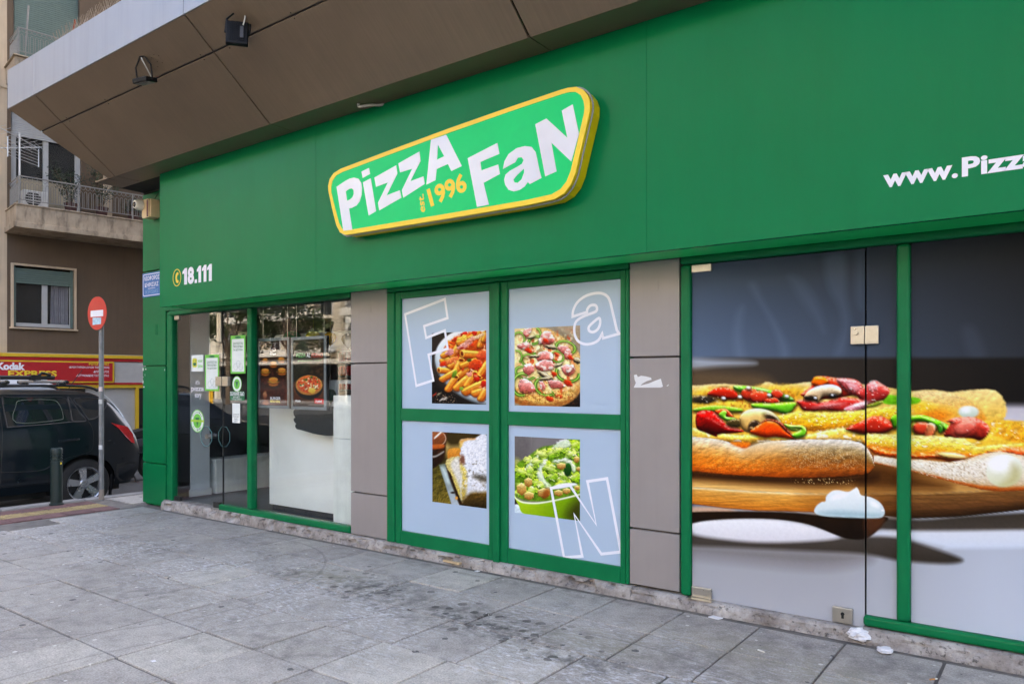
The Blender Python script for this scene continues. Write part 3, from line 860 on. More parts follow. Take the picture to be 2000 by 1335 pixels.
# ================================================================== small things on the building
m_sblue = M('street_sign_blue', srgb(38, 104, 176), 0.35, var=0.08)
ss = thing('street_name_sign', 'blue street name plate with white Greek lettering on the green corner column', 'sign', (-9.54, 0, 2.7))
MB().box(-9.772, -9.30, -0.006, -0.001, 2.702, 3.016).build('sign_plate', m_sblue, ss, bevel=0.001)
MB().holed(rrect(-9.757, -9.315, 2.717, 3.001, .03), [rrect(-9.747, -9.325, 2.727, 2.991, .024)], lambda p, q: (p, -.0072, q), lambda p, q: (p, -.0062, q)).build('sign_border', m_let, ss)
fs_ = lambda p, q: (p, -.0075, q)
text(MB(), 'ΛΕΩΦΟΡΟΣ', (-9.735, -9.345, 2.915, 2.975), fs_, 0.02).build('sign_lettering', m_let, ss)
text(MB(), 'ΚΗΦΙΣΙΑΣ', (-9.71, -9.37, 2.83, 2.89), fs_, 0.02).build('sign_lettering', m_let, ss)
MB().box(-9.63, -9.45, -.0076, -.0062, 2.808, 2.814).build('sign_rule', m_let, ss)
text(MB(), 'KIFISIAS', (-9.69, -9.38, 2.743, 2.793), fs_, 0.005).build('sign_lettering', M('faded_lettering', srgb(120, 165, 200), .5), ss)

m_cream = M('alarm_cream', srgb(214, 190, 146), 0.5, var=0.08, scale=10)
al = thing('alarm_box', 'cream alarm siren box with a maroon end strip on the green corner column', 'alarm box', (-9.45, 0, 3.7))
MB().prism(rrect(-9.545, -9.375, 3.69, 3.925, .02), lambda p, q: (p, -.13, q), lambda p, q: (p, -.002, q)).build('housing', m_cream, al, bevel=0.012)
MB().box(-9.425, -9.385, -.1335, -.131, 3.70, 3.915).build('end_strip', M('maroon_plastic', srgb(84, 16, 26), .3), al, bevel=.001)
MB().box(-9.361, -9.335, -.125, -.002, 3.70, 3.92).build('end_cap', m_cream, al, bevel=.006)
MB().tube(catmull([(-9.40, -.05, 3.925), (-9.38, -.03, 3.97), (-9.36, -.01, 4.03)], 4, False), .004, 5).build('cable', m_dark, al)
dc = thing('security_camera', 'white dome security camera with a black lens beside the cream alarm box', 'camera', (-9.55, -.12, 3.8))
MB().lathe((-9.555, -.125, 3.862), [(0.0, -.1), (.05, -.095), (.068, -.06), (.07, 0), (.066, .03)], 20, 'Y').build('dome', M('camera_white', srgb(225, 222, 210), .35), dc, smooth=True)
MB().lathe((-9.558, -.222, 3.858), [(0.0, -.012), (.026, -.01), (.038, .002), (.04, .02)], 16, 'Y').build('lens', M('lens_black', (.01, .01, .012), .08), dc, smooth=True)

# floodlights under the canopy
m_blk = M('floodlight_black', srgb(14, 14, 16), 0.55, var=.1, spec=.2)
def floodlight(P, tilt, turn, size, label, arm_up):
    t = thing('floodlight', label, 'floodlight', P, turn, 'floodlights under the canopy')
    w, h = size
    rot = Matrix.Rotation(tilt, 3, 'X')
    ax, ay, az = rot @ Vector((1, 0, 0)), rot @ Vector((0, 1, 0)), rot @ Vector((0, 0, 1))
    c = Vector((0, 0, 0))
    MB().obox(c, ax * w / 2, ay * 0.022, az * h / 2).build('housing', m_blk, t, bevel=.008, local=True)
    fins = MB()
    for k in range(9):
        fins.obox(c + ay * -0.024 + ax * (-w / 2 + .03 + k * (w - .06) / 8), ax * .003, ay * .004, az * (h / 2 - .03))
    fins.build('cooling_fins', m_blk, t, local=True)
    MB().obox(c + ay * 0.024, ax * (w / 2 - .015), ay * .0015, az * (h / 2 - .015)).build('lamp_glass', M('lamp_glass', srgb(130, 130, 126), .1), t, local=True)
    MB().obox(c - ay * .0295 + ax * w * .22, ax * .014, ay * .002, az * h * .25).build('rating_label', M('grey_label', srgb(66, 66, 70), .5), t, local=True)
    br = MB()
    for sgn in (-1, 1):
        a = c + ax * sgn * (w / 2 + .006)
        br.tube([a, a + arm_up * 0.6, a * .3 + arm_up], .008, 6)
    br.tube([c + ax * (w / 2 + .006) * .3 + arm_up, c - ax * (w / 2 + .006) * .3 + arm_up], .009, 6)
    br.build('bracket', m_blk, t, local=True)
    MB().tube(catmull([arm_up * .9, arm_up * .75 + Vector((.05, -.05, 0)), ax * .05 - ay * .03 + az * h * .3], 5, False), .006, 6).build('cable', M('white_cable', srgb(190, 188, 180), .5), t, local=True)
    return t
SN = Vector((0, .82, 1)).normalized()
def sof_hit(u, v, down):
    return hit(u, v, Vector((0, -.65, 4.05)) - SN * down, SN)
floodlight(sof_hit(463, 66, .13), R(-14), R(52), (.175, .215), 'larger black floodlight seen from behind, under the canopy nearer the shop sign', Vector((.02, .03, .20)))
floodlight(sof_hit(283, 158, .15), R(-78), R(12), (.19, .13), 'smaller black floodlight on an open bracket under the canopy, near its end', Vector((.0, -.03, .22)))
p0, p1 = fac(702, 204, -.5), fac(745, 194, -.42)
tag(MB().tube(catmull([(p1[0], -.36, 4.06), (p1[0] - .05, -.40, 4.045), (p0[0] + .1, -.47, 4.035), (p0[0], -.5, 4.035), (p0[0] + .0, -.51, 4.06)], 6, False), .012, 8).build('cable_loop', M('white_cable', srgb(190, 188, 180), .5)), 'short white cable loop hanging from the canopy ledge above the shop sign', 'cable')
# bird spikes on the canopy edge
sp = MB()
rs = random.Random(3)
for k in range(64):
    x = -8.75 + k * 0.028
    for sgn in (-1, 1):
        sp.tube([(x, ye + .06, ze1 + .01), (x + rs.uniform(-.012, .012), ye + .06 + sgn * rs.uniform(.02, .05), ze1 + .13 + rs.uniform(-.015, .015))], .0016, 4, caps=False)
sp.box(-8.78, -6.95, ye + .045, ye + .075, ze1 + .0, ze1 + .012)
tag(sp.build('bird_spike_strip', M('spike_wire', srgb(150, 135, 118), .4, metal=.5)), 'strip of thin wire bird spikes on top of the canopy edge', 'bird spikes')

# ================================================================== inside the left shopfront
def fbox(u0, u1, v0, v1, y, depth, bev=0.0):
    x0, _ = fac(u0, V0, y); x1, _ = fac(u1, V0, y)
    um = (u0 + u1) / 2
    _, z1 = fac(um, v0, y); _, z0 = fac(um, v1, y)
    return (x0, x1, y, y + depth, z0, z1)
m_wht = M('white_laminate', srgb(244, 246, 244), 0.35, var=0.03, scale=3)
m_wht2 = M('white_laminate_worn', srgb(236, 240, 236), 0.4, var=0.08, scale=5, streak=.1)
tag(MB().box(-9.49, -9.19, .33, .60, .10, 2.56).box(-9.49, -9.17, .31, .62, .10, .19).build('interior_pillar', M('pillar_paint', srgb(216, 222, 224), .5, var=.05), None, bevel=.004), 'pale square pillar inside behind the glazed entrance door', 'pillar')
tag(MB().box(-9.455, -9.17, .68, 2.6, .10, .52).box(-9.455, -9.14, .66, 2.62, .521, .56).build('low_counter', m_wht2, None, bevel=.004), 'low pale counter inside, behind the fixed glass next to the entrance', 'counter')
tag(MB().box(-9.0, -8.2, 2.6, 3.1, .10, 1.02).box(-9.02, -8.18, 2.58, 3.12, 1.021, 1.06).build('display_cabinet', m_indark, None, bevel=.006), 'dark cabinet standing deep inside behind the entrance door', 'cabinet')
b = fbox(526, 656, 742, 1004, .34, .05)
cp = thing('counter_front', 'large white counter front panel close behind the shop window', 'counter', ((b[0] + b[1]) / 2, .34, .1))
MB().box(b[0], b[1], .34, .39, .17, b[5]).build('front_panel', m_wht, cp, bevel=.004)
MB().box(b[0] + .02, b[1], .37, .42, .10, .17).build('kick_strip', m_dark, cp)
MB().box(b[0], b[1] + .3, .392, .9, b[5] - .04, b[5]).build('counter_top', m_wht, cp, bevel=.004)
b = fbox(651, 689, 772, 1026, .16, .3)
MBp = MB().box(b[0], b[1] + .05, .16, .5, .10, b[5] - .45).box(b[0], b[1] + .05, .16, .5, b[5] - .447, b[5])
tag(MBp.build('white_cabinet', m_wht2, None, bevel=.003), 'worn white cabinet standing at the window edge by the grey column', 'cabinet')
# drinks fridge with red cans
b = fbox(642, 700, 672, 756, 1.3, .6)
fg = thing('drinks_fridge', 'dark drinks fridge with rows of red cans behind the window', 'fridge', ((b[0] + b[1]) / 2, 1.3, .1))
m_fr = M('fridge_black', srgb(22, 22, 24), .3)
FX0, FX1 = b[0], b[1]
MB().box(FX0, FX1, 1.85, 1.9, .11, 2.1).box(FX0, FX0 + .04, 1.3, 1.85, .11, 2.1).box(FX1 - .04, FX1, 1.3, 1.85, .11, 2.1).box(FX0, FX1, 1.3, 1.9, 2.1, 2.14).build('fridge_case', m_fr, fg)
m_can = M('can_red', srgb(196, 34, 34), .3, metal=.3, var=.3, scale=30)
for z in (1.5, 1.68, 1.86):
    MB().box(FX0 + .041, FX1 - .041, 1.35, 1.84, z - .02, z - .005).build('fridge_shelf', m_fr, fg)
    k = 0
    while FX0 + .10 + k * .075 < FX1 - .06:
        MB().lathe((FX0 + .10 + k * .075, 1.42, z), [(.028, 0), (.033, .01), (.033, .105), (.025, .12)], 10).build('drink_can', m_can, fg, smooth=True)
        k += 1
# white bulkhead built in place of a reflected van roof, with balloons above the counter
b = fbox(536, 700, 653, 680, .8, .4)
tag(MB().prism(rrect(.80, 1.2, b[4], b[5] + .03, .05), lambda p, q: (b[0], p, q), lambda p, q: (b[1], p, q)).build('white_beam', m_wht), 'long white rounded bulkhead above the counter inside, in place of a reflected van roof', 'beam')
def balloon(u, v, ru, y, col, label):
    x, z = fac(u, v, y); x2, _ = fac(u + ru, v, y)
    r = x2 - x
    mb = MB().lathe((x, y, z), [(0, -1.25 * r), (.3 * r, -1.05 * r), (.75 * r, -.55 * r), (r, .1 * r), (.85 * r, .65 * r), (.45 * r, .95 * r), (0, 1.05 * r)], 20)
    mb.lathe((x, y, z), [(.02, -1.32 * r), (.004, -1.22 * r)], 8)
    mb.tube([(x, y, z + r), (x, y, 2.56)], .001, 4)
    tag(mb.build('balloon', M('balloon_' + col[0], col[1], .2, var=.03), None, smooth=True), label, 'balloon', 'balloons hung inside the shop window')
balloon(571, 664, 12, .72, ('green', srgb(20, 96, 60)), 'dark green balloon behind the top of the two menu boards')
balloon(612, 664, 11, .72, ('lime', srgb(190, 186, 40)), 'yellow green balloon behind the pizza menu board')
balloon(645, 660, 8, .74, ('amber', srgb(206, 160, 30)), 'small amber balloon between pizza menu board and dark fridge')
balloon(680, 664, 9, .75, ('olive', srgb(90, 80, 44)), 'olive brown balloon at the window edge above the dark fridge')
balloon(646, 772, 8, .32, ('green2', srgb(14, 72, 46)), 'dark green balloon hanging low behind the menu board corner')
# folded delivery bag
bg = thing('delivery_bag', 'dark green folded delivery bag on the white counter behind the menu boards', 'bag', (-6.3, .25, 1.2))
def bagpart(name, pts, y, d):
    q = [fac(*p, y) for p in catmull(pts, 4)]
    MB().prism(q, lambda a, c: (a, y, c), lambda a, c: (a, y + d, c)).build(name, M('bag_fabric', srgb(14, 22, 20), .8, var=.25, scale=14, bump=.5, bscale=30), bg, bevel=.008)
bagpart('flap', [(574, 800), (600, 797), (648, 795), (652, 812), (645, 822), (610, 823), (580, 818)], .22, .09)
bagpart('body', [(580, 826), (612, 824), (648, 820), (653, 838), (648, 850), (620, 848), (590, 840), (578, 836)], .20, .12)
bagpart('base_fold', [(576, 815), (612, 822), (652, 815), (655, 830), (615, 832), (580, 828)], .235, .07)

# screws of the canopy trays and small holes left by an old fitting
scr = MB()
for x in (-9.0, -8.1, -7.2, -6.3, -5.9, -5.0, -4.1, -3.3, -2.9):
    for e in (.575, .612):
        c0 = Vector(sof(x, e)); scr.lathe(tuple(c0 - Vector((0, 0, .001))), [(.0, -.002), (.006, -.002), (.006, .003)], 8)
for dx, de in ((0, 0), (.05, .03), (.10, .01), (.02, .07), (.08, .08), (.13, .06)):
    c0 = Vector(sof(-6.95 + dx, .66 + de)); scr.lathe(tuple(c0 - Vector((0, 0, .001))), [(.0, -.001), (.004, -.001), (.004, .002)], 6)
scr.build('tray_screws', m_dark, shop)
# ================================================================== apartment building across the side street
AB = R(9.2)
AP = Vector((-20, 3.57, 0)); AD = Vector((math.sin(AB), math.cos(AB), 0)); AN = Vector((math.cos(AB), -math.sin(AB), 0))
def wl(u, v, o=0.0):
    p = hit(u, v, AP + AN * o, AN); return (p - AP).dot(AD), p.z
AROT = R(90) - AB
m_stucco = M('beige_stucco', srgb(192, 172, 146), 0.9, var=0.12, scale=1.6, bump=0.35, bscale=70, streak=.12)
m_brown = M('brown_stucco_shaded', srgb(97, 81, 65), 0.92, var=0.12, scale=1.4, bump=0.35, bscale=70, streak=.08)  # dark paint with the shade of balconies and street worked into its tone
def slab_mat():
    m, nt, b = new_mat('stained_concrete')
    p = pos(nt)
    n1 = noise(nt, p, 3, 5, .65)
    c = ramp(nt, n1.outputs['Fac'], [(.3, srgb(150, 134, 114)), (.7, srgb(178, 162, 140))]).outputs['Color']
    st = noise(nt, scaled(nt, p, 5, 5, 1.6), 1.0, 6, .7)
    c = mixc(nt, ramp(nt, st.outputs['Fac'], [(.5, 0), (.68, .75)]).outputs['Color'], c, srgb(92, 82, 70))
    nt.links.new(c, b.inputs['Base Color']); b.inputs['Roughness'].default_value = .92
    bumpn(nt, b, noise(nt, p, 60, 4).outputs['Fac'], .4, .01)
    return m
m_slab = slab_mat()
m_wfr = M('window_frame_white', srgb(180, 180, 178), 0.5, var=.05)
m_shut = M('shutter_green', srgb(98, 116, 108), 0.6, var=.08, scale=8)
m_wgl = M('dark_window_glass', (0.012, 0.013, 0.014), 0.05, var=.05)
m_rail = M('railing_grey', srgb(128, 126, 122), 0.5, var=.12, scale=20)
apt = thing('apartment_building', 'beige and brown apartment block with iron balconies across the side street', 'building', tuple(AP), AROT)
def L(s, o, z): return (s, -o, z)
def lbox(mb, s0, s1, o0, o1, z0, z1): return mb.box(s0, s1, -o1, -o0, z0, z1)
holes = [[(-1.33, 2.93), (-.05, 2.93), (-.05, 4.38), (-1.33, 4.38)], [(-1.38, 5.66), (.12, 5.66), (.12, 8.05), (-1.38, 8.05)], [(-1.33, 9.10), (.08, 9.10), (.08, 11.6), (-1.33, 11.6)],
         [(2.2, 5.66), (3.6, 5.66), (3.6, 8.05), (2.2, 8.05)], [(2.2, 2.93), (3.5, 2.93), (3.5, 4.38), (2.2, 4.38)]]
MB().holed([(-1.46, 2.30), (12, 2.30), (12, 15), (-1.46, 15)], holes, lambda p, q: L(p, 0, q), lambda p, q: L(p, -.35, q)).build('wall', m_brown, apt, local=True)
lbox(MB(), -12, -1.463, -.35, .02, -.3, 15).build('end_wall', m_stucco, apt, local=True)
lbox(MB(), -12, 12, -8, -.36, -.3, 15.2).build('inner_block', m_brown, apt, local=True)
# ground floor window
wn_ = lbox(lbox(lbox(lbox(MB(), -1.39, -1.33, -.1, .045, 2.90, 4.43), -.05, .005, -.1, .045, 2.90, 4.43), -1.33, -.05, -.1, .045, 4.38, 4.43), -1.42, .03, -.1, .09, 2.865, 2.90).build('window_surround', m_stucco, apt, local=True, bevel=.005)
sash = MB()
for (a, b_, c, d) in ((-1.33, -1.26, 2.91, 4.02), (-.12, -.05, 2.91, 4.02), (-.72, -.60, 2.91, 4.02), (-1.26, -.72, 2.91, 3.02), (-.60, -.12, 2.91, 3.02)):
    lbox(sash, a, b_, -.16, -.1, c, d)
sash.build('sash', m_wfr, wn_, local=True, bevel=.006)
for a, b_ in ((-1.26, -.72), (-.60, -.12)):
    lbox(MB(), a, b_, -.145, -.135, 3.02, 4.02).build('pane', glass_mat('far_glass', boost=.8), wn_, local=True)
cu_ = MB()
cpts = []
for k in range(33):
    t = k / 32
    cpts.append((-.52 + .40 * t, -.22 + .018 * math.sin(k * 1.9)))
v = [L(a, o, 2.98) for a, o in cpts] + [L(a + (.02 if k < 5 else 0), o, 4.1) for k, (a, o) in enumerate(cpts)]
cu_.add(v, [(k, k + 1, k + 34, k + 33) for k in range(32)]).build('curtain', M('curtain_grey', srgb(150, 146, 156), .9), wn_, local=True)
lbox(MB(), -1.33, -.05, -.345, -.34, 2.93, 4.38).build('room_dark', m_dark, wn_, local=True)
for k in range(7):
    lbox(MB(), -1.325, -.055, -.09, -.055, 4.33 - k * .052 - .047, 4.33 - k * .052).build('shutter_slat', m_shut, wn_, local=True, bevel=.01)
for a in (-1.325, -.11):
    lbox(MB(), a, a + .05, -.1, -.05, 2.92, 4.38).build('shutter_guide', m_shut, wn_, local=True)
# first floor balcony
bal = lbox(lbox(lbox(MB(), -1.49, 9, 0.001, 1.07, 5.24, 5.625), -1.52, 9, 0.001, 1.10, 5.115, 5.245), -1.51, 9, 0.001, 1.10, 5.625, 5.656).build('balcony', m_slab, apt, local=True, bevel=.008)
def railing(parent, s0, s1, zb, n_post, oo=1.05):
    r = MB()
    r.tube([L(s0, .05, zb + .63), L(s0, oo, zb + .63), L(s1, oo, zb + .63)], .016, 6)
    r.tube([L(s0, .05, zb + .10), L(s0, oo, zb + .10), L(s1, oo, zb + .10)], .009, 6)
    ro = r.build('railing', m_rail, parent, local=True)
    for k in range(n_post):
        MB().tube([L(s0 + k * 1.21, oo, zb), L(s0 + k * 1.21, oo, zb + .64)], .018, 6).build('post', m_rail, ro, local=True)
    step = .1
    mb = MB().tube([(-.032, 0, .1), (-.032, 0, .45)] + [(-.032 * math.cos(a), 0, .45 + .05 * math.sin(a)) for a in (R(40), R(90), R(140))] + [(.032, 0, .45), (.032, 0, .1)], .0055, 5)
    mb.tube([(-.05 + .05 * math.cos(a), 0, .63 - .09 * math.sin(a)) for a in [R(k * 22.5) for k in range(9)]], .0045, 4)
    o0 = mb.build('baluster', m_rail, ro, local=True)
    me = o0.data; bpy.data.objects.remove(o0)
    k = 0
    while s0 + .06 + k * step < s1:
        b_ = link('baluster', me, ro); b_.location = L(s0 + .06 + k * step, oo, zb); k += 1
    k = 0
    while .12 + k * step < oo:
        b_ = link('baluster', me, ro); b_.location = L(s0, .12 + k * step, zb); b_.rotation_euler = (0, 0, R(90)); k += 1
    return ro
railing(bal, -1.42, 3.0, 5.656, 4)
# balcony doors
def balcony_door(s0, s1, z0, z1, lift):
    dm = MB()
    w = .11
    for a in (s0, (s0 + s1) / 2 - .06, s1 - w):
        lbox(dm, a, a + w + (.01 if a == s0 else 0), -.2, -.1, z0, z1)
    lbox(dm, s0 + w + .011, s1 - w - .001, -.2, -.1, z0, z0 + .12)
    d_ = dm.build('balcony_door', m_wfr, apt, local=True, bevel=.006)
    lbox(MB(), s0 + .05, s1 - .05, -.16, -.15, z0 + .05, z1 - .02).build('pane', MATS['far_glass'], d_, local=True)
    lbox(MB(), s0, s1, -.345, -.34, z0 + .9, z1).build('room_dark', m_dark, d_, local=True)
    lbox(MB(), s0, s1, -.344, -.335, z0, z0 + .9).build('room_wall', m_stucco, d_, local=True)
    z = z1
    while z > lift:
        lbox(MB(), s0 + .02, s1 - .02, -.09, -.06, z - .05, z - .004).build('shutter_slat', m_wfr if lift > z0 + .8 else m_shut, d_, local=True, bevel=.008)
        z -= .05
    return d_
balcony_door(-1.38, .12, 5.66, 8.05, 7.55)
balcony_door(2.2, 3.6, 5.66, 8.05, 7.55)
d3 = balcony_door(-1.33, .08, 9.10, 11.6, 9.15)
lbox(MB(), .62, .80, 0.001, .12, 5.66, 8.6).build('pilaster', m_stucco, apt, local=True)
bal2 = lbox(lbox(MB(), -1.49, 9, 0.001, 1.0, 8.62, 9.02), -1.53, 9, .001, 1.06, 9.02, 9.05).build('balcony', m_slab, apt, local=True, bevel=.008)
railing(bal2, -1.42, 1.2, 9.05, 2, 1.0)
lbox(MB(), -12, -1.463, .021, .06, 8.55, 8.72).build('string_course', m_stucco, apt, local=True)

# things on the balconies
def at_apt(s, o, z): return AP + AD * s + AN * o + Vector((0, 0, z))
m_galv = M('galvanised', srgb(180, 182, 184), .4, metal=.6, var=.08)
an = thing('tv_antenna', 'tall television antenna with many thin rods on a mast at the balcony corner', 'antenna', tuple(at_apt(-1.40, 1.0, 5.66)), AROT)
MB().tube([(0, 0, 0), (0, 0, 1.62)], .022, 8).build('mast', m_galv, an, local=True)
def boom(z, a, n, ln, tilt):
    ca, sa = math.cos(a), math.sin(a)
    mb = MB().tube([(-.45 * ca, -.45 * sa, z - .45 * tilt), (.5 * ca, .5 * sa, z + .5 * tilt)], .012, 6)
    for k in range(n):
        t = -.42 + .88 * k / (n - 1)
        c = Vector((t * ca, t * sa, z + t * tilt))
        l = ln * (1 - .25 * k / n)
        mb.tube([c + Vector((-sa * l, ca * l, 0)), c - Vector((-sa * l, ca * l, 0))], .005, 5)
    mb.build('boom', m_galv, an, local=True)
boom(1.5, R(200), 9, .34, .25)
boom(1.28, R(150), 7, .42, -.1)
rf = MB()
for k in range(6):
    rf.tube([(-.25, -.1, 1.05 + k * .07), (.45, .35, 1.02 + k * .07)], .006, 5)
rf.tube([(-.25, -.12, 1.0), (-.25, -.12, 1.45)], .014, 5).tube([(.45, .35, 1.0), (.45, .35, 1.42)], .014, 5)
rf.build('reflector', m_galv, an, local=True)
ac = thing('air_conditioner', 'white air conditioner unit on the balcony floor behind the railing', 'air conditioner', tuple(at_apt(-1.02, .55, 5.66)), AROT)
MB().box(-.25, .25, -.14, .14, .02, .42).build('casing', m_wfr, ac, local=True, bevel=.015)
MB().lathe((-.05, -.145, .22), [(.0, -.002), (.165, -.002), (.165, .004)], 24, 'Y').build('fan_grille', m_dark, ac, local=True)
gr_ = MB()
for k in range(6):
    gr_.box(-.23, .14, -.155, -.149, .06 + k * .06, .075 + k * .06)
gr_.box(-.06, -.04, -.156, -.149, .05, .39).build('grille_bars', m_wfr, ac, local=True)

def leafy(mb, c, rad, n, size, rs, squash=1.0):
    for _ in range(n):
        d = Vector((rs.gauss(0, 1), rs.gauss(0, 1), rs.gauss(0, 1))).normalized() * rad * (rs.random() ** .45)
        d.z *= squash
        p = Vector(c) + d
        a = Vector((rs.gauss(0, 1), rs.gauss(0, 1), rs.gauss(0, 1))).normalized()
        b = a.orthogonal().normalized()
        s_ = size * rs.uniform(.6, 1.3)
        mb.add([p - a * s_, p + b * s_ * .45, p + a * s_, p - b * s_ * .45], [(0, 1, 2, 3)])
def leaf_mat(name, c0, c1):
    m, nt, b = new_mat(name)
    n = noise(nt, pos(nt), 3.0, 3)
    nt.links.new(ramp(nt, n.outputs['Fac'], [(.35, c0), (.65, c1)]).outputs['Color'], b.inputs['Base Color'])
    b.inputs['Roughness'].default_value = .55
    MATS[name] = m
    return m
m_leafd = leaf_mat('balcony_leaves', (.012, .024, .009), (.035, .055, .02))
m_bark = M('bark', srgb(92, 76, 60), .9, var=.3, scale=8, bump=.5)
m_pot = M('planter_brown', srgb(70, 44, 40), .8, var=.15)
def balcony_plant(s, o, h, spread, label, seed):
    rs_ = random.Random(seed)
    t = thing('balcony_plant', label, 'plant', tuple(at_apt(s, o, 5.66)), AROT, 'potted plants on the balcony')
    MB().lathe((0, 0, 0), [(.11, 0), (.15, .26), (.16, .27), (.14, .275)], 14).build('pot', m_pot, t, local=True)
    st, cr = MB(), MB()
    for k in range(5):
        e = Vector((rs_.uniform(-spread, spread), rs_.uniform(-.25, .25), h * rs_.uniform(.6, 1)))
        pts = catmull([(0, 0, .2), (e.x * .3, e.y * .3, h * .45), tuple(e)], 4, False)
        st.tube(pts, [.016 * (1 - .7 * i / len(pts)) for i in range(len(pts))], 5)
        for q in pts[3:]:
            leafy(cr, q, .17, 26, .035, rs_)
    st.build('stem', m_bark, t, local=True); cr.build('leaves', m_leafd, t, local=True)
balcony_plant(-.25, .55, 1.25, .45, 'bushy dark plant on the balcony, beside the white door frame', 1)
balcony_plant(.42, .6, 1.45, .5, 'taller leafy plant on the balcony, under the canopy corner', 2)
balcony_plant(1.15, .65, .6, .3, 'low potted plant on the balcony next to the green corner column', 3)
for s, h, tl, lab in ((-1.28, .95, .03, 'white and rusty rod leaning at the corner of the upper balcony'), (-.42, .95, .08, 'rust red rod standing on the upper balcony railing')):
    q = at_apt(s, .98, 9.3)
    col_ = m_rail if s < -1 else M('rust_red', srgb(140, 62, 40), .8, var=.3, scale=20)
    tag(MB().tube([q, q + AD * tl * 2 + Vector((0, 0, h))], .022, 7).tube([q, q - Vector((0, 0, .25))], .014, 6).build('balcony_rod', col_), lab, 'rod')

# ---- photo shop front under the block ----
m_ky = M('band_yellow', srgb(214, 176, 36), .5, var=.05)
m_kr = M('sign_red', srgb(176, 26, 34), .4, var=.05)
ps = thing('photo_shop', 'yellow and red shopfront of the photo shop under the apartment block', 'shopfront', tuple(AP), AROT)
lbox(MB(), -8, 6, .001, .16, 2.20, 2.28).build('yellow_band', m_ky, ps, local=True)
lbox(MB(), -8, 6, .001, .12, 2.12, 2.199).build('red_band', m_kr, ps, local=True)
lbox(MB(), .86, 6, .001, .10, 1.575, 2.10).build('white_panel', m_wfr, ps, local=True)
lbox(MB(), -8, 6, .001, .13, 1.525, 1.573).build('red_rail', m_kr, ps, local=True)
lbox(MB(), -8, 6, .001, .11, 1.44, 1.523).build('yellow_rail', m_ky, ps, local=True)
for s in (-6, -3.4, 1.38, 4.2):
    lbox(MB(), s, s + .07, .001, .11, -.2, 1.438).build('yellow_post', m_ky, ps, local=True)
lbox(MB(), -12, 12, -.34, 0.0, -.3, 2.298).build('shop_wall_panel', m_wfr, ps, local=True)
for a, b_ in ((-5.93, -3.41), (-3.32, .2), (1.46, 4.19)):
    lbox(MB(), a, b_, .002, .03, .1, 1.42).build('shop_window', m_wgl, ps, local=True)
ks = thing('photo_shop_sign', 'long red photo shop sign with white and yellow lettering and yellow border', 'sign', tuple(AP), AROT)
lbox(MB(), -6.5, .83, .121, .18, 1.575, 2.11).build('sign_board', m_ky, ks, local=True)
lbox(MB(), -6.46, .79, .1805, .186, 1.61, 2.075).build('sign_face', m_kr, ks, local=True)
onk = lambda p, q: L(p, .1885, q)
def kz(x, y): return wl(x / 3.926, 680 + y / 3.926, .1885)
def ktext(txt, x0, x1, y0, y1, mat_, bold=.02, name='sign_lettering'):
    (a, zt), (b_, _) = kz(x0, y0), kz(x1, y0)
    _, zb = kz((x0 + x1) / 2, y1); _, zt = kz((x0 + x1) / 2, y0)
    text(MB(), txt, (a, b_, zb, zt), onk, bold).build(name, mat_, ks, local=True)
ktext('Kodak', -24, 192, 108, 166, m_let, .05)
ktext('EXPRESS', 62, 436, 170, 216, m_lety, .035)
ktext('ΦΩΤΟΓΡΑΦΙΕΣ', 680, 836, 110, 130, m_lety, .03)
ktext('-ΔΙΑΒΑΤΗΡΙΩΝ (ΟΛΩΝ ΤΩΝ ΧΩΡΩΝ)', 526, 838, 138, 156, m_let, .02)
ktext('-ΔΙΠΛΩΜΑΤΟΣ', 714, 836, 170, 187, m_let, .02)
ktext('-ΑΣΤΥΝΟΜΙΚΗΣ ΤΑΥΤΟΤΗΤΑΣ', 584, 836, 200, 217, m_let, .02)

# ================================================================== street furniture
m_pole = M('pole_grey', srgb(128, 130, 132), .55, metal=.3, var=.2, scale=10)
ne = thing('no_entry_sign', 'round red no entry sign with white bar and stickers on a grey pole', 'traffic sign', (-10.55, -.17, 0))
MB().tube([(-10.55, -.17, -.05), (-10.55, -.17, 2.62)], .032, 14).build('pole', m_pole, ne, smooth=True)
MB().tube([(-10.55, -.17, 0.0), (-10.55, -.17, .14)], .034, 14).build('pole_base', M('pole_base_rust', srgb(150, 138, 128), .8, var=.2), ne)
# disc faces the avenue, turned so that it shows as a narrow ellipse
zc = 1.6 + (745 - 611) / 1464 * 10.1
fdir = Vector((math.sin(R(44)) * 1, -math.cos(R(44)), 0))
vdir = (Vector((0, -CAM_D, 0)) - Vector((-10.55, -.17, 0))).normalized()
fdir = (Matrix.Rotation(R(-60), 3, 'Z') @ vdir)
sdir = Vector((-fdir.y, fdir.x, 0))
cdisc = Vector((-10.55, -.17, zc)) + fdir * .055
def disc_map(off): return lambda p, q: cdisc + sdir * p + Vector((0, 0, q)) + fdir * off
MB().prism(ring_pts(0, 0, .225, .225, 40), disc_map(0), disc_map(.006)).build('disc', M('sign_signal_red', srgb(200, 40, 28), .4, var=.1, scale=4), ne)
MB().prism(rrect(-.15, .15, -.045, .04, .004), disc_map(.0065), disc_map(.0075)).build('white_bar', m_let, ne)
MB().prism([(-.10, -.155), (.10, -.15), (.105, -.06), (-.098, -.058)], disc_map(.008), disc_map(.009)).build('sticker', M('sticker_pale_blue', srgb(176, 208, 226), .5, var=.25, scale=25), ne)
MB().obox(cdisc - fdir * .03 + Vector((0, 0, .17)), sdir * .03, fdir * .03, Vector((0, 0, .015))).obox(cdisc - fdir * .03 - Vector((0, 0, .17)), sdir * .03, fdir * .03, Vector((0, 0, .015))).build('clamp', m_pole, ne)
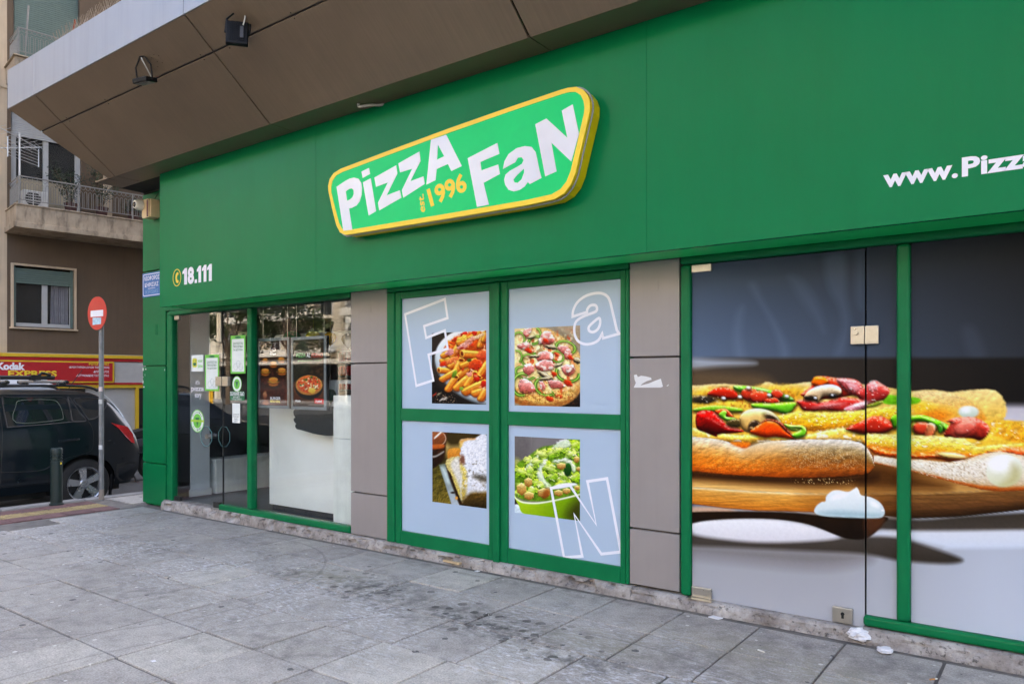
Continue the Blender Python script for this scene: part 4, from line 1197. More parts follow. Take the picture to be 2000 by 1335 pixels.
for z, c in ((1.47, srgb(220, 200, 200)), (.68, srgb(210, 214, 220)), (1.30, srgb(200, 200, 198))):
    a0 = R(-60)
    pts = [(-10.55 + .0328 * math.cos(a0 + t * .5), -.17 + .0328 * math.sin(a0 + t * .5)) for t in range(-2, 3)]
    v = [(x, y, z) for x, y in pts] + [(x, y, z + .06) for x, y in pts]
    MB().add(v, [(k, k + 1, k + 6, k + 5) for k in range(4)]).build('pole_sticker', M('pole_sticker_%d' % int(z * 100), c, .6), ne)
m_bol = M('bollard_green', srgb(20, 38, 36), .5, var=.15, scale=6)
bo = thing('bollard', 'dark green metal bollard with ringed top beside the parked car', 'bollard', (-10.58, -.72, 0))
BR, BZ = .8, .85
MB().lathe((-10.58, -.72, 0), [(r_ * BR, z_ * BZ) for r_, z_ in ((.105, 0), (.105, .02), (.088, .03), (.088, .62))], 20).build('shaft', m_bol, bo, smooth=True)
hp_ = [(.0885, .62), (.0885, .66)]
for k in range(3):
    z = .67 + k * .045
    hp_ += [(.078, z), (.078, z + .015), (.0885, z + .02), (.0885, z + .04)]
hp_ += [(.0885, .85), (.075, .868), (0, .872)]
MB().lathe((-10.58, -.72, 0), [(r_ * BR, z_ * BZ) for r_, z_ in hp_], 20).build('ringed_head', m_bol, bo, smooth=True)
q = Vector((-10.58, -.72, .53)); dv = (Vector((0, -CAM_D, .62)) - q).normalized(); sv_ = Vector((-dv.y, dv.x, 0))
MB().add([q + dv * .0716 + sv_ * .04 + Vector((0, 0, .0)), q + dv * .0716 + sv_ * .06 + Vector((0, 0, .0)), q + dv * .072 + sv_ * .05 + Vector((0, 0, .035))], [(0, 1, 2)]).build('warning_mark', m_lety, bo)

# ================================================================== cars
def interp(pts, x):
    if x <= pts[0][0]: return pts[0][1]
    for (a, b_), (c, d) in zip(pts, pts[1:]):
        if x <= c:
            t = (x - a) / (c - a); t = t * t * (3 - 2 * t) * .5 + t * .5
            return b_ + (d - b_) * t
    return pts[-1][1]
m_tyre = M('tyre_rubber', (.016, .016, .017), .8, var=.15, scale=20)
m_rim = M('alloy_silver', srgb(176, 178, 182), .28, metal=.8, var=.04)
m_trimb = M('black_plastic', (.013, .013, .014), .5, var=.1)
m_cglass = M('car_glass', (.010, .012, .013), .04, var=.05, spec=.7)
def wheel(parent, x, y, z, r, side):
    w = MB().lathe((x, y, z), [(r * .68, -.10 * side), (r * .9, -.105 * side), (r * .985, -.08 * side), (r, -.03 * side), (r, .05 * side), (r * .96, .095 * side), (r * .86, .112 * side), (r * .68, .105 * side)], 40, 'X', caps=False).build('tyre', m_tyre, parent, local=True, smooth=True)
    rm = MB().lathe((x, y, z), [(r * .60, -.08 * side), (r * .60, .05 * side), (r * .64, .095 * side), (r * .69, .11 * side), (r * .685, .085 * side)], 36, 'X', caps=False)
    for k in range(5):
        a = R(90 + 72 * k + 8)
        ca, sa = math.cos(a), math.sin(a)
        def P(rr, ww, xx): return (x + xx * side, y + ca * rr - sa * ww, z + sa * rr + ca * ww)
        rm.add([P(.05, -.036, .075), P(.05, .036, .075), P(r * .66, .055, .092), P(r * .66, -.055, .092), P(.05, -.036, .03), P(.05, .036, .03), P(r * .66, .055, .05), P(r * .66, -.055, .05)],
               [(0, 1, 2, 3), (7, 6, 5, 4), (0, 4, 5, 1), (1, 5, 6, 2), (2, 6, 7, 3), (3, 7, 4, 0)])
    rm.lathe((x, y, z), [(.07, .02 * side), (.07, .07 * side), (.05, .088 * side), (0, .09 * side)], 18, 'X')
    ro = rm.build('rim', m_rim, w, local=True, smooth=True)
    MB().lathe((x, y, z), [(r * .62, -.06 * side), (r * .62, -.0 * side), (0, -.0 * side)], 24, 'X').build('brake_drum', m_trimb, w, local=True)
    MB().lathe((x, y, z), [(.032, .088 * side), (.03, .094 * side), (0, .095 * side)], 14, 'X').build('hub_cap', m_pole, w, local=True)
    return w
def make_car(t, paint, top, rearp, frontp, wid, wb, wr, belt, windows, arch):
    zlo = .30
    Wd = lambda z: interp(wid, z)
    y_r0, y_f0 = .25, -wb - .25
    def taper(y, z):
        k = 1.0
        if y > y_r0: q = (y - y_r0) / (interp(rearp, z) - y_r0 + 1e-6); k -= .13 * min(1, max(q, 0)) ** 3
        if y < y_f0: q = (y_f0 - y) / (y_f0 - interp(frontp, z) + 1e-6); k -= .2 * min(1, max(q, 0)) ** 2.5
        return k
    def onside(y, z, off=0.0): return Wd(z) * taper(y, z) + off
    ys = [('f', i / 8) for i in range(8, 0, -1)]
    n_mid = 46
    ys += [('m', y_f0 + (y_r0 - y_f0) * i / n_mid) for i in range(n_mid + 1)]
    ys += [('r', i / 8) for i in range(1, 9)]
    NS, NR = 22, 5
    grid = []
    for kind, q in ys:
        ref = q if kind == 'm' else (y_r0 + (interp(rearp, 1.0) - y_r0) * q if kind == 'r' else y_f0 + (interp(frontp, .8) - y_f0) * q)
        zt = interp(top, ref)
        ring = []
        for k in range(NS + 1):
            z = zlo + (zt - .05 - zlo) * k / NS
            y = q if kind == 'm' else (y_r0 + (interp(rearp, z) - y_r0) * q if kind == 'r' else y_f0 + (interp(frontp, z) - y_f0) * q)
            ring.append([Wd(z) * taper(y, z), y, z])
        xe, y, z = ring[-1]
        for k in range(1, NR + 1):
            a = k / NR
            ring.append([xe * (1 - a) if a < 1 else 0.0, y, zt - .05 + .05 * math.sin(min(1, a * 2.2) * math.pi / 2) + .012 * a])
        grid.append(ring)
    n = NS + NR + 1
    cents = [(0.0, wr), (-wb, wr)]
    for ring in grid:
        for p in ring[:NS + 1]:
            for cy, cz in cents:
                d = math.hypot(p[1] - cy, p[2] - cz)
                if abs(d - arch) < .045 and d > 1e-6:
                    p[1] = cy + (p[1] - cy) * arch / d; p[2] = cz + (p[2] - cz) * arch / d
    body = MB()
    for side in (1, -1):
        v = [(p[0] * side, p[1], p[2]) for ring in grid for p in ring]
        f = []
        for i in range(len(grid) - 1):
            for k in range(n - 1):
                idx = (i * n + k, (i + 1) * n + k, (i + 1) * n + k + 1, i * n + k + 1)
                c = [sum(v[j][d] for j in idx) / 4 for d in range(3)]
                if k < NS and any(math.hypot(c[1] - cy, c[2] - cz) < arch - .004 for cy, cz in cents): continue
                f.append(idx)
        for i in (0, len(grid) - 1):
            cidx = len(v); ring = [i * n + k for k in range(n)]
            v.append((0, v[ring[0]][1], zlo)); f += [(ring[k], ring[k + 1], cidx) for k in range(n - 1)]
        body.add(v, f)
    bo_ = body.build('body', paint, t, local=True, smooth=True)
    ln = MB()
    for cy, cz in cents:
        for side in (1, -1):
            pr = [(arch * math.cos(R(a)), arch * math.sin(R(a))) for a in range(-20, 201, 10)]
            v = [(side * (Wd(cz) - .02), cy + a, cz + b_) for a, b_ in pr] + [(side * .45, cy + a, cz + b_) for a, b_ in pr]
            ln.add(v, [(k, k + 1, k + len(pr) + 1, k + len(pr)) for k in range(len(pr) - 1)])
    ln.box(-.6, .6, -wb - .5, .6, .2, .32).box(-.5, .5, -wb - .45, .45, .3, .75)
    ln.build('underbody', m_trimb, t, local=True)
    for side in (1, -1):
        for k, poly in enumerate(windows):
            v = [(side * onside(y, z, .006), y, z) for y, z in poly]
            MB().add(v, [tuple(range(len(v)))]).build('side_window', m_cglass, t, local=True)
        for cy, cz in cents:
            wheel(t, side * (Wd(.5) - .125), cy, cz, wr, side)
    return bo_, onside
def seam(t, pts, onside, side=1, r=.0035, off=.001):
    q = catmull(pts, 4, False)
    MB().tube([(side * onside(y, z, off), y, z) for y, z in q], r, 4).build('panel_seam', m_trimb, t, local=True)
m_navy = M('paint_dark_blue', (.005, .009, .013), .3, var=.06, coat=.55, spec=.2)
suv = thing('parked_suv', 'dark blue parked SUV with roof bars, seen from its rear side', 'car', (-12.05, -.10, -.2), 0)
belt = 1.17
SUVW = [(.30, .84), (.5, .895), (.85, .905), (1.1, .885), (1.19, .865), (1.4, .78), (1.62, .68), (1.7, .64)]
RP = [(.30, .70), (.5, .80), (.75, .82), (.95, .77), (1.1, .70), (1.3, .60), (1.5, .46), (1.66, .34)]
FP = [(.30, -3.30), (.5, -3.42), (.8, -3.40), (1.0, -3.2), (1.3, -2.9)]
TOP = [(-3.45, .88), (-3.1, 1.02), (-2.5, 1.12), (-2.3, 1.16), (-1.5, 1.63), (-.9, 1.68), (0.0, 1.67), (.3, 1.63), (.6, 1.56), (.85, 1.5)]
wins = [[(-.97, 1.20), (-.20, 1.235), (-.18, 1.28), (-.19, 1.56), (-.5, 1.585), (-.86, 1.59), (-.97, 1.58)], [(-.16, 1.24), (.02, 1.25), (-.06, 1.40), (-.13, 1.56), (-.16, 1.56)], [(.06, 1.26), (.18, 1.29), (.30, 1.40), (.36, 1.50), (.32, 1.55), (-.07, 1.56), (-.02, 1.43)],
        [(-1.9, 1.19), (-1.09, 1.20), (-1.06, 1.58), (-1.45, 1.57), (-1.78, 1.32)]]
bd, ons = make_car(suv, m_navy, TOP, RP, FP, SUVW, 2.56, .355, belt, wins, .415)
for sd in (1, -1):
    seam(suv, [(-1.03, 1.62), (-1.03, 1.2), (-1.05, .8), (-1.06, .42)], ons, sd)
    seam(suv, [(.05, 1.24), (.10, 1.1), (.08, .85), (-.05, .78), (-.30, .72), (-.44, .5), (-.47, .40)], ons, sd)
    seam(suv, [(-1.06, .42), (-.47, .41)], ons, sd)
    seam(suv, [(-1.06, .62), (-.6, .60), (-.45, .66)], ons, sd, .006)
    for poly in wins[:3]:
        seam(suv, poly + [poly[0]], ons, sd, .008, .004)
    for yy in (-.20, -1.20):
        MB().tube([(sd * ons(yy - .17, .99, .035), yy - .17, .985), (sd * ons(yy + .05, .99, .04), yy + .05, .995), (sd * ons(yy + .10, .99, .015), yy + .10, .99)], .017, 8).build('door_handle', m_navy, suv, local=True, smooth=True)
    tl = [(.36, 1.20), (.62, 1.13), (.70, 1.02), (.72, .88), (.66, .90), (.58, .98), (.46, 1.12)]
    v = [(sd * ons(y, z, .016), y, z) for y, z in tl]
    MB().add(v + [(a * .93, b_, c) for a, b_, c in v], [tuple(range(7))] + [(k, (k + 1) % 7, (k + 1) % 7 + 7, k + 7) for k in range(7)]).build('tail_light', M('tail_lamp_red', srgb(170, 16, 22), .08, var=.25, scale=18), suv, local=True)
    v = [(sd * ons(y, z, .01), y, z) for y, z in ((.42, .60), (.58, .62), (.74, .60), (.74, .35), (.5, .33), (.42, .42))]
    MB().add(v, [tuple(range(6))]).build('bumper_corner', m_trimb, suv, local=True)
    MB().box(min(sd * .74, sd * .80), max(sd * .74, sd * .80), .38, .40, .08, .45).build('mud_flap', m_trimb, suv, local=True)
    rr = catmull([(-1.45, 1.66), (-1.3, 1.725), (-.5, 1.745), (.1, 1.73), (.28, 1.665)], 4, False)
    MB().tube([(sd * .63, y, z) for y, z in rr], .018, 8).build('roof_rail', m_trimb, suv, local=True)
MB().tube(catmull([(.62, .35, 1.62), (.67, .50, 1.45), (.74, .60, 1.27)], 4, False), .007, 6).build('rear_glass_edge', m_rim, suv, local=True)
for y in (-.95, -.22):
    cb = MB().tube([(-.80, y, 1.80), (.80, y, 1.80)], .022, 8).build('roof_bar', m_rim, suv, local=True)
    for sd in (1, -1):
        MB().box(min(sd * .58, sd * .68), max(sd * .58, sd * .68), y - .05, y + .05, 1.735, 1.785).build('bar_foot', m_trimb, cb, local=True, bevel=.01)
        MB().tube([(sd * .78, y, 1.80), (sd * .83, y, 1.79)], .024, 8).build('end_cap', m_trimb, cb, local=True)
bk = MB().tube([(-.25, -1.3, 1.86), (-.25, .05, 1.86)], .03, 6).tube([(-.25, -.2, 1.86), (-.25, -.12, 1.93), (-.25, .0, 1.90)], .02, 6).box(-.3, -.2, -1.0, -.85, 1.82, 1.9).box(-.3, -.2, -.28, -.15, 1.82, 1.9)
bk.build('bike_carrier', m_trimb, suv, local=True)
MB().tube([(.0, .15, 1.70), (.0, .34, 1.98)], .005, 5).build('aerial', m_trimb, suv, local=True)
shd = catmull([(-.86, 1.26), (-.35, 1.27), (-.27, 1.32), (-.30, 1.50), (-.40, 1.55), (-.75, 1.55), (-.83, 1.48)], 4)
MB().tube([(ons(y, z, .010), y, z) for y, z in shd], .004, 4, closed=True).build('sun_shade_rim', M('shade_rim', srgb(96, 104, 92), .6), suv, local=True)
# hatchback with roof box beyond the SUV
hb = thing('parked_hatchback', 'pale parked hatchback carrying a grey roof box, mostly hidden behind the SUV', 'car', (-16.6, 1.35, -.2), 0)
HW = [(.30, .80), (.5, .85), (.85, .86), (1.0, .83), (1.2, .74), (1.45, .62), (1.5, .6)]
HRP = [(.30, .60), (.5, .68), (.8, .68), (1.0, .6), (1.2, .48), (1.45, .3)]
HTOP = [(-3.3, .7), (-2.9, .9), (-2.2, 1.0), (-1.3, 1.42), (-.7, 1.46), (.1, 1.43), (.5, 1.36), (.7, 1.3)]
make_car(hb, M('paint_silver', srgb(150, 156, 166), .25, metal=.5, var=.05, coat=.5), HTOP, HRP, [(.30, -3.0), (.6, -3.15), (.9, -3.0), (1.2, -2.7)], HW, 2.45, .31, .95, [[(-.85, .98), (-.05, 1.0), (.2, 1.1), (.1, 1.36), (-.8, 1.38)], [(-1.75, .97), (-.92, .98), (-.9, 1.38), (-1.25, 1.36)]], .36)
rb = thing('roof_box', 'glossy grey car roof box on the hatchback behind the SUV', 'roof box', (-16.6, .6, 1.30), 0)
prb = []
gv, gf = [], []
for i in range(25):
    t = i / 24
    y = -1.05 + 2.1 * t
    hh = .36 * min(1, (math.sin(min(1, t * 3.2) * math.pi / 2)) ** .8) * min(1, math.sin(min(1, (1 - t) * 5) * math.pi / 2) ** .6 + .25)
    ww = .36 * min(1, .55 + .45 * math.sin(min(1, t * 3) * math.pi / 2))
    for k in range(13):
        a = math.pi * k / 12
        gv.append((ww * math.cos(a), y, .02 + max(.05, hh) * abs(math.sin(a)) ** .55))
for i in range(24):
    for k in range(12):
        gf.append((i * 13 + k, (i + 1) * 13 + k, (i + 1) * 13 + k + 1, i * 13 + k + 1))
gf += [tuple(range(13)), tuple(24 * 13 + k for k in reversed(range(13)))]
MB().add(gv, gf).build('lid', M('roofbox_grey', srgb(150, 156, 164), .3, var=.04), rb, local=True, smooth=True)
MB().prism([(-.35, -1.03), (.35, -1.03), (.35, 1.05), (-.35, 1.05)], lambda p, q: (p, q, -.03), lambda p, q: (p, q, .03)).build('base', m_trimb, rb, local=True, bevel=.02)

# ================================================================== scooter with top case
mo = thing('motorcycle', 'dark motorcycle with a black top case parked behind the SUV', 'motorcycle', (-13.55, 1.55, -.2), R(180) + R(8))
m_mot = M('scooter_navy', (.014, .017, .030), .22, coat=.6, var=.05)
def mw(y):
    MB().lathe((0, y, .30), [(.19, -.05), (.27, -.06), (.30, -.03), (.305, 0), (.30, .03), (.27, .06), (.19, .05)], 28, 'X', caps=False).build('wheel', m_tyre, mo, local=True, smooth=True)
    MB().lathe((0, y, .30), [(.19, -.04), (.19, .04), (.17, .03), (.17, -.03)], 24, 'X', caps=False).tube([(0, y - .18, .3), (0, y + .18, .3)], .015, 6).tube([(0, y, .12), (0, y, .48)], .015, 6).build('wheel_rim', m_rim, mo, local=True)
mw(-.62); mw(.78)
sv2, sf2 = [], []
prof_m = [(-.85, .62, .72, .06), (-.6, .52, .84, .13), (-.3, .45, .86, .17), (0, .36, .80, .19), (.2, .30, .62, .19), (.4, .32, .55, .17), (.5, .45, .95, .18), (.62, .6, 1.05, .16), (.78, .72, .98, .1)]
for (y, z0, z1, w) in prof_m:
    for k in range(12):
        a = 2 * math.pi * k / 12
        sv2.append((w * math.cos(a), y, (z0 + z1) / 2 + (z1 - z0) / 2 * math.sin(a)))
for i in range(len(prof_m) - 1):
    for k in range(12):
        sf2.append((i * 12 + k, i * 12 + (k + 1) % 12, (i + 1) * 12 + (k + 1) % 12, (i + 1) * 12 + k))
sf2 += [tuple(range(12)), tuple((len(prof_m) - 1) * 12 + k for k in reversed(range(12)))]
MB().add(sv2, sf2).build('bodywork', m_mot, mo, local=True, smooth=True)
MB().prism(catmull([(-.8, .84), (-.5, .94), (-.2, .90), (.15, .84), (.15, .78), (-.4, .80), (-.8, .80)], 4), lambda p, q: (-.14, p, q), lambda p, q: (.14, p, q)).build('seat', m_trimb, mo, local=True, bevel=.03)
MB().prism(rrect(-1.02, -.62, .96, 1.34, .1), lambda p, q: (-.24, p, q), lambda p, q: (.24, p, q)).build('top_case', M('case_black', (.02, .02, .022), .35), mo, local=True, bevel=.05)
MB().box(-.2, .2, -1.0, -.6, .91, .955).build('rack', m_trimb, mo, local=True)
MB().tube([(-.33, .48, 1.08), (-.1, .56, 1.04), (.1, .56, 1.04), (.33, .48, 1.08)], .016, 6).tube([(0, .56, 1.04), (0, .78, .35)], .03, 6).build('handlebar', m_trimb, mo, local=True)
MB().add([(-.2, .66, 1.02), (.2, .66, 1.02), (.14, .5, 1.4), (-.14, .5, 1.4)], [(0, 1, 2, 3)]).build('windscreen', glass_mat('screen_glass', (.6, .62, .64)), mo, local=True)
MB().box(-.06, .06, -.99, -.97, .70, .78).build('rear_lamp', M('tail_lamp_red', srgb(170, 16, 22), .08), mo, local=True)
MB().tube([(.16, -.1, .35), (.2, -.5, .38), (.21, -.85, .45)], .05, 8).build('exhaust', m_trimb, mo, local=True)
MB().tube([(-.1, -.1, .3), (-.22, -.15, .02)], .014, 5).tube([(.1, -.1, .3), (.22, -.15, .02)], .014, 5).build('stand', m_trimb, mo, local=True)
# ================================================================== the other side of the avenue (mirrored in the glass, lights the street)
m_far = [M('far_render_cream', srgb(206, 196, 176), .9, var=.08, scale=.6), M('far_render_sand', srgb(190, 176, 154), .9, var=.08, scale=.6), M('far_render_white', srgb(220, 214, 202), .9, var=.06, scale=.6)]
m_fslab = M('far_balcony', srgb(214, 206, 192), .85, var=.08)
m_awn = M('far_awning', srgb(120, 128, 92), .8, var=.1)
far_labels = ['cream apartment block across the avenue, mirrored in the glass door', 'sand coloured apartment block across the avenue, mirrored in the shop window', 'white apartment block across the avenue with green awnings, behind the trees', 'cream apartment block directly across the avenue from the sign', 'sand coloured block across the avenue from the pizza poster', 'white block across the avenue at the end of the row']
def far_building(x0, x1, y, h, k):
    t = thing('apartment_block', far_labels[k], 'building', ((x0 + x1) / 2, y, -.2), 0, 'blocks across the avenue')
    w = x1 - x0
    MB().box(-w / 2, w / 2, -9, 0, 0, h).build('wall', m_far[k % 3], t, local=True)
    wo = MB().box(-.7, .7, -.02, .03, 0, 2.0).build('window', m_wgl, t, local=True); wme = wo.data; bpy.data.objects.remove(wo)
    fo = MB().box(-.8, -.7, 0, .06, -.05, 2.05).box(.7, .8, 0, .06, -.05, 2.05).box(-.7, .7, 0, .06, 2.0, 2.05).box(-.04, .04, .031, .06, 0, 2.0).build('window_frame', m_wfr, t, local=True); fme = fo.data; bpy.data.objects.remove(fo)
    rs_ = random.Random(k)
    fl = 0
    z = 4.2
    while z + 2.6 < h:
        MB().box(-w / 2 + 1, w / 2 - 1, .001, 1.3, z - .25, z).box(-w / 2 + 1, w / 2 - 1, 1.22, 1.28, z, z + .35).build('balcony', m_fslab, t, local=True)
        MB().box(-w / 2 + 1, w / 2 - 1, 1.23, 1.26, z + .9, z + .95).build('balcony_rail', m_rail, t, local=True)
        n = int(w / 3.4)
        for i in range(n):
            x = -w / 2 + w * (i + .5) / n
            o = link('window', wme, t); o.location = (x, 0, z + .05)
            f = link('window_frame', fme, o)
            if rs_.random() < .35:
                MB().box(x + .9, x + 1.5, .3, .6, z + .05, z + .6).build('air_conditioner_unit', m_wfr, t, local=True, bevel=.02)
            if rs_.random() < .3:
                MB().add([(x - 1, .05, z + 2.5), (x + 1, .05, z + 2.5), (x + 1, 1.3, z + 1.6), (x - 1, 1.3, z + 1.6)], [(0, 1, 2, 3)]).build('awning', m_awn, t, local=True)
        z += 3.1
    MB().box(-w / 2 + .3, w / 2 - .3, .002, .05, .2, 3.2).build('shop_front', m_wgl, t, local=True)
    MB().box(-w / 2 + .3, w / 2 - .3, .01, 1.0, 3.3, 3.7).build('shop_canopy', m_fslab, t, local=True)
for k, (a, b_, h) in enumerate(((-88, -66, 17), (-65.5, -48, 20), (-47.5, -30, 19), (-29.5, -10, 21), (-9.5, 8, 18), (8.5, 28, 20))):
    far_building(a, b_, -36, h, k)
tag(struct(MB().box(-120, 60, -36, -31, -.3, -.05).build('far_pavement', m_kerb)), 'pale pavement on the far side of the avenue', 'pavement', kind='structure')
m_leaf1 = leaf_mat('street_tree_leaves', (.035, .07, .018), (.09, .12, .03))
def street_tree(x, y, h, r, n, label, seed):
    rs_ = random.Random(seed)
    t = thing('street_tree', label, 'tree', (x, y, -.1), 0, 'trees along the avenue')
    tr_, cr = MB(), MB()
    tr_.tube([(0, 0, 0), (.1, .05, h * .35), (0, .1, h * .6), (.1, 0, h * .85)], [.2, .16, .11, .04], 8)
    for k in range(9):
        a = rs_.uniform(0, 6.28); rr = r * rs_.uniform(.45, .95); z = h * rs_.uniform(.5, .95)
        e = Vector((rr * math.cos(a), rr * math.sin(a), z))
        tr_.tube([(0, 0, h * rs_.uniform(.35, .6)), tuple(e * .6 + Vector((0, 0, z * .35))), tuple(e)], [.07, .05, .02], 6)
        leafy(cr, e, r * .5, n // 9, .16, rs_, .75)
    tr_.build('trunk', m_bark, t, local=True); cr.build('crown', m_leaf1, t, local=True)
for k, (x, y, h, r, lab) in enumerate(((-50, -27, 8.5, 2.6, 'broad street tree across the avenue, mirrored in the glass door'), (-56.5, -28, 9.5, 2.8, 'tall street tree across the avenue at the far end of the row'), (-43.5, -27.5, 8, 2.4, 'round street tree across the avenue, mirrored in the shop window'), (-24, -28, 8.5, 2.6, 'lone street tree across the avenue opposite the shop sign'))):
    street_tree(x, y, h, r, 2600, lab, k + 4)
bus = thing('bus', 'yellow city bus on the avenue, mirrored in the glass door', 'bus', (-47, -19, -.2), 0)
MB().prism(rrect(-1.25, 1.25, .35, 3.1, .25), lambda p, q: (-6, p, q), lambda p, q: (6, p, q)).build('body', M('bus_yellow', srgb(224, 170, 40), .35), bus, local=True, bevel=.08)
for k in range(7):
    for sd in (1.253, -1.253):
        MB().box(-5.6 + k * 1.6, -4.15 + k * 1.6, sd - .01, sd + .01, 1.35, 2.5).build('window', m_wgl, bus, local=True)
for x in (-3.8, 3.2):
    for sd in (1, -1):
        MB().lathe((x, sd * 1.15, .48), [(0, -.12), (.48, -.12), (.48, .12), (0, .12)], 24, 'Y').build('wheel', m_tyre, bus, local=True)
# ================================================================== printed pictures: colours laid on fine sheets
class Print:  # outlines are image pixel positions, sampled at each sheet vertex
    """a flat printed film; ink is laid shape by shape in image pixel coordinates"""
    def __init__(s, u, v):
        s.u, s.v = u, v
        s.c = np.zeros(u.shape + (3,))
        s.o = (0.0, 0.0, 1.0)
        s.sh, s.bl, s.emb = 0.0, 0.0, 0.0
        s.lastm = np.zeros(u.shape)
    def at(s, x, y, k): s.o = (x, y, k); return s
    def P(s, x, y): return s.o[0] + x / s.o[2], s.o[1] + y / s.o[2]
    def fill(s, col): s.c[:] = np.array(col) / 255.0
    def _win(s, u0, u1, v0, v1):
        m = (s.u >= u0) & (s.u <= u1) & (s.v >= v0) & (s.v <= v1)
        if not m.any(): return None
        r = np.where(m.any(1))[0]; c = np.where(m.any(0))[0]
        return slice(r[0], r[-1] + 1), slice(c[0], c[-1] + 1)
    def _lay(s, w, a, top, bot, t, tex, tsc, hl, seed, side=None):
        U, V = s.u[w], s.v[w]
        c0, c1 = np.array(top) / 255.0, np.array(bot) / 255.0
        t = np.clip(t, 0, 1)[..., None]
        col = c0 * (1 - t) + c1 * t
        if tex:
            n = fbm(U / tsc, V / tsc, seed, 4)[..., None]
            if s.emb and tex > .09:
                e = fbm((U - .8) / tsc, (V - 1.1) / tsc, seed, 3) - fbm(U / tsc, V / tsc, seed, 3)
                col = col * np.clip(1 + s.emb * e * tsc * .5 * min(1.3, tex / .16), .5, 1.6)[..., None]
            col = col * (1 + tex * 2 * (n - .5))
        if hl:
            n = fbm(U / (tsc * 1.5), V / (tsc * .9), seed + 3, 3)
            h = (np.clip((n - (1.02 - hl)) / .12, 0, 1) * .85)[..., None]
            col = col * (1 - h) + np.array([.98, .95, .9]) * h
        if side is not None:
            col = col * side[..., None]
            if s.sh:
                g = (np.clip((side - 1.2) / .3, 0, 1) * .5 * np.clip((fbm(U / 4, V / 4, seed + 5, 2) - .35) / .2, 0, 1))[..., None]
                col = col * (1 - g) + np.array([1, .93, .86]) * g
        a = a[..., None]
        s.c[w] = s.c[w] * (1 - a) + np.clip(col, 0, 1) * a
    def poly(s, pts, top, bot=None, soft=1.0, warp=0.0, wsc=5.0, tex=.08, tsc=4.0, hl=0.0, seed=0, smooth=True, alpha=1.0, gx=0.0):
        pts = [s.P(*p) for p in pts]
        if smooth: pts = catmull(pts, 5)
        us = [p[0] for p in pts]; vs = [p[1] for p in pts]
        pad = soft * 2 + warp + 1
        w = s._win(min(us) - pad, max(us) + pad, min(vs) - pad, max(vs) + pad)
        if w is None: return
        U, V = s.u[w].copy(), s.v[w].copy()
        if warp:
            U0_, V0_ = U.copy(), V.copy()
            U = U + warp * 2 * (fbm(U0_ / wsc, V0_ / wsc, seed + 1) - .5); V = V + warp * 2 * (fbm(U0_ / wsc + 31, V0_ / wsc + 17, seed + 2) - .5)
        ins = np.zeros(U.shape, bool); d2 = np.full(U.shape, 1e9)
        n = len(pts)
        for i in range(n):
            x1, y1 = pts[i]; x2, y2 = pts[i - 1]
            if y1 != y2:
                c = ((y1 > V) != (y2 > V)) & (U < (x2 - x1) * (V - y1) / (y2 - y1) + x1)
                ins ^= c
            ex, ey = x2 - x1, y2 - y1
            L2 = ex * ex + ey * ey + 1e-9
            t = np.clip(((U - x1) * ex + (V - y1) * ey) / L2, 0, 1)
            d2 = np.minimum(d2, (U - x1 - t * ex) ** 2 + (V - y1 - t * ey) ** 2)
        sd = np.sqrt(d2) * np.where(ins, -1, 1)
        if s.sh and alpha > .9 and soft < 3 and min(max(us) - min(us), max(vs) - min(vs)) < 45:
            sa_ = np.clip(.62 - np.pad(sd, ((2, 0), (1, 0)), mode='edge')[:-2, :-1] / 7, 0, 1) * s.sh
            s.c[w] = s.c[w] * (1 - sa_[..., None]) + np.array([.10, .05, .02]) * sa_[..., None]
        a = np.clip(.5 - sd / (2 * soft), 0, 1) * alpha
        side = s._bulge(sd, min(max(us) - min(us), max(vs) - min(vs))) if s.bl and min(max(us) - min(us), max(vs) - min(vs)) < 60 else None
        t = (V - min(vs)) / (max(vs) - min(vs) + 1e-6)
        if gx: t = (1 - abs(gx)) * t + abs(gx) * ((U - min(us)) / (max(us) - min(us)) if gx > 0 else 1 - (U - min(us)) / (max(us) - min(us)))
        s._lay(w, a, top, bot or top, t, tex, tsc, hl, seed, side)
    def _bulge(s, sd, size):
        d = np.clip(-sd / (size * .32 + .5), 0, 1)
        h = np.sqrt(np.clip(1 - (1 - d) ** 2, 0, 1))
        gy, gx = np.gradient(h) if min(h.shape) > 2 else (h * 0, h * 0)
        k = (size * .32 + .5) / 2.0
        return np.clip(1 + s.bl * (gy * 1.2 - gx * .5) * k, .45, 1.5)
    def ell(s, x, y, rx, ry, top, bot=None, rot=0.0, soft=1.0, warp=0.0, wsc=4.0, tex=.08, tsc=3.0, hl=0.0, seed=0, alpha=1.0, ring=0.0, a0=None, a1=None):
        cx, cy = s.P(x, y); rx, ry = rx / s.o[2], ry / s.o[2]
        R_ = max(rx, ry) + soft * 2 + warp + 1
        w = s._win(cx - R_, cx + R_, cy - R_, cy + R_)
        if w is None: return
        U, V = s.u[w] - cx, s.v[w] - cy
        if warp:
            U = U + warp * 2 * (fbm((U + cx) / wsc, (V + cy) / wsc, seed + 1) - .5); V = V + warp * 2 * (fbm((U + cx) / wsc + 31, (V + cy) / wsc, seed + 2) - .5)
        ca, sa = math.cos(rot), math.sin(rot)
        X, Y = U * ca + V * sa, -U * sa + V * ca
        rr = np.sqrt((X / rx) ** 2 + (Y / ry) ** 2)
        k = min(rx, ry)
        sd = (rr - 1) * k
        if s.sh and alpha > .9 and soft < 3 and a0 is None and not ring:
            sa_ = np.clip(.62 - np.pad(sd, ((2, 0), (1, 0)), mode='edge')[:-2, :-1] / 7, 0, 1) * s.sh
            s.c[w] = s.c[w] * (1 - sa_[..., None]) + np.array([.10, .05, .02]) * sa_[..., None]
        side = s._bulge(sd, 2 * k) if (s.bl and not ring) else None
        a = np.clip(.5 - (rr - 1) * k / (2 * soft), 0, 1)
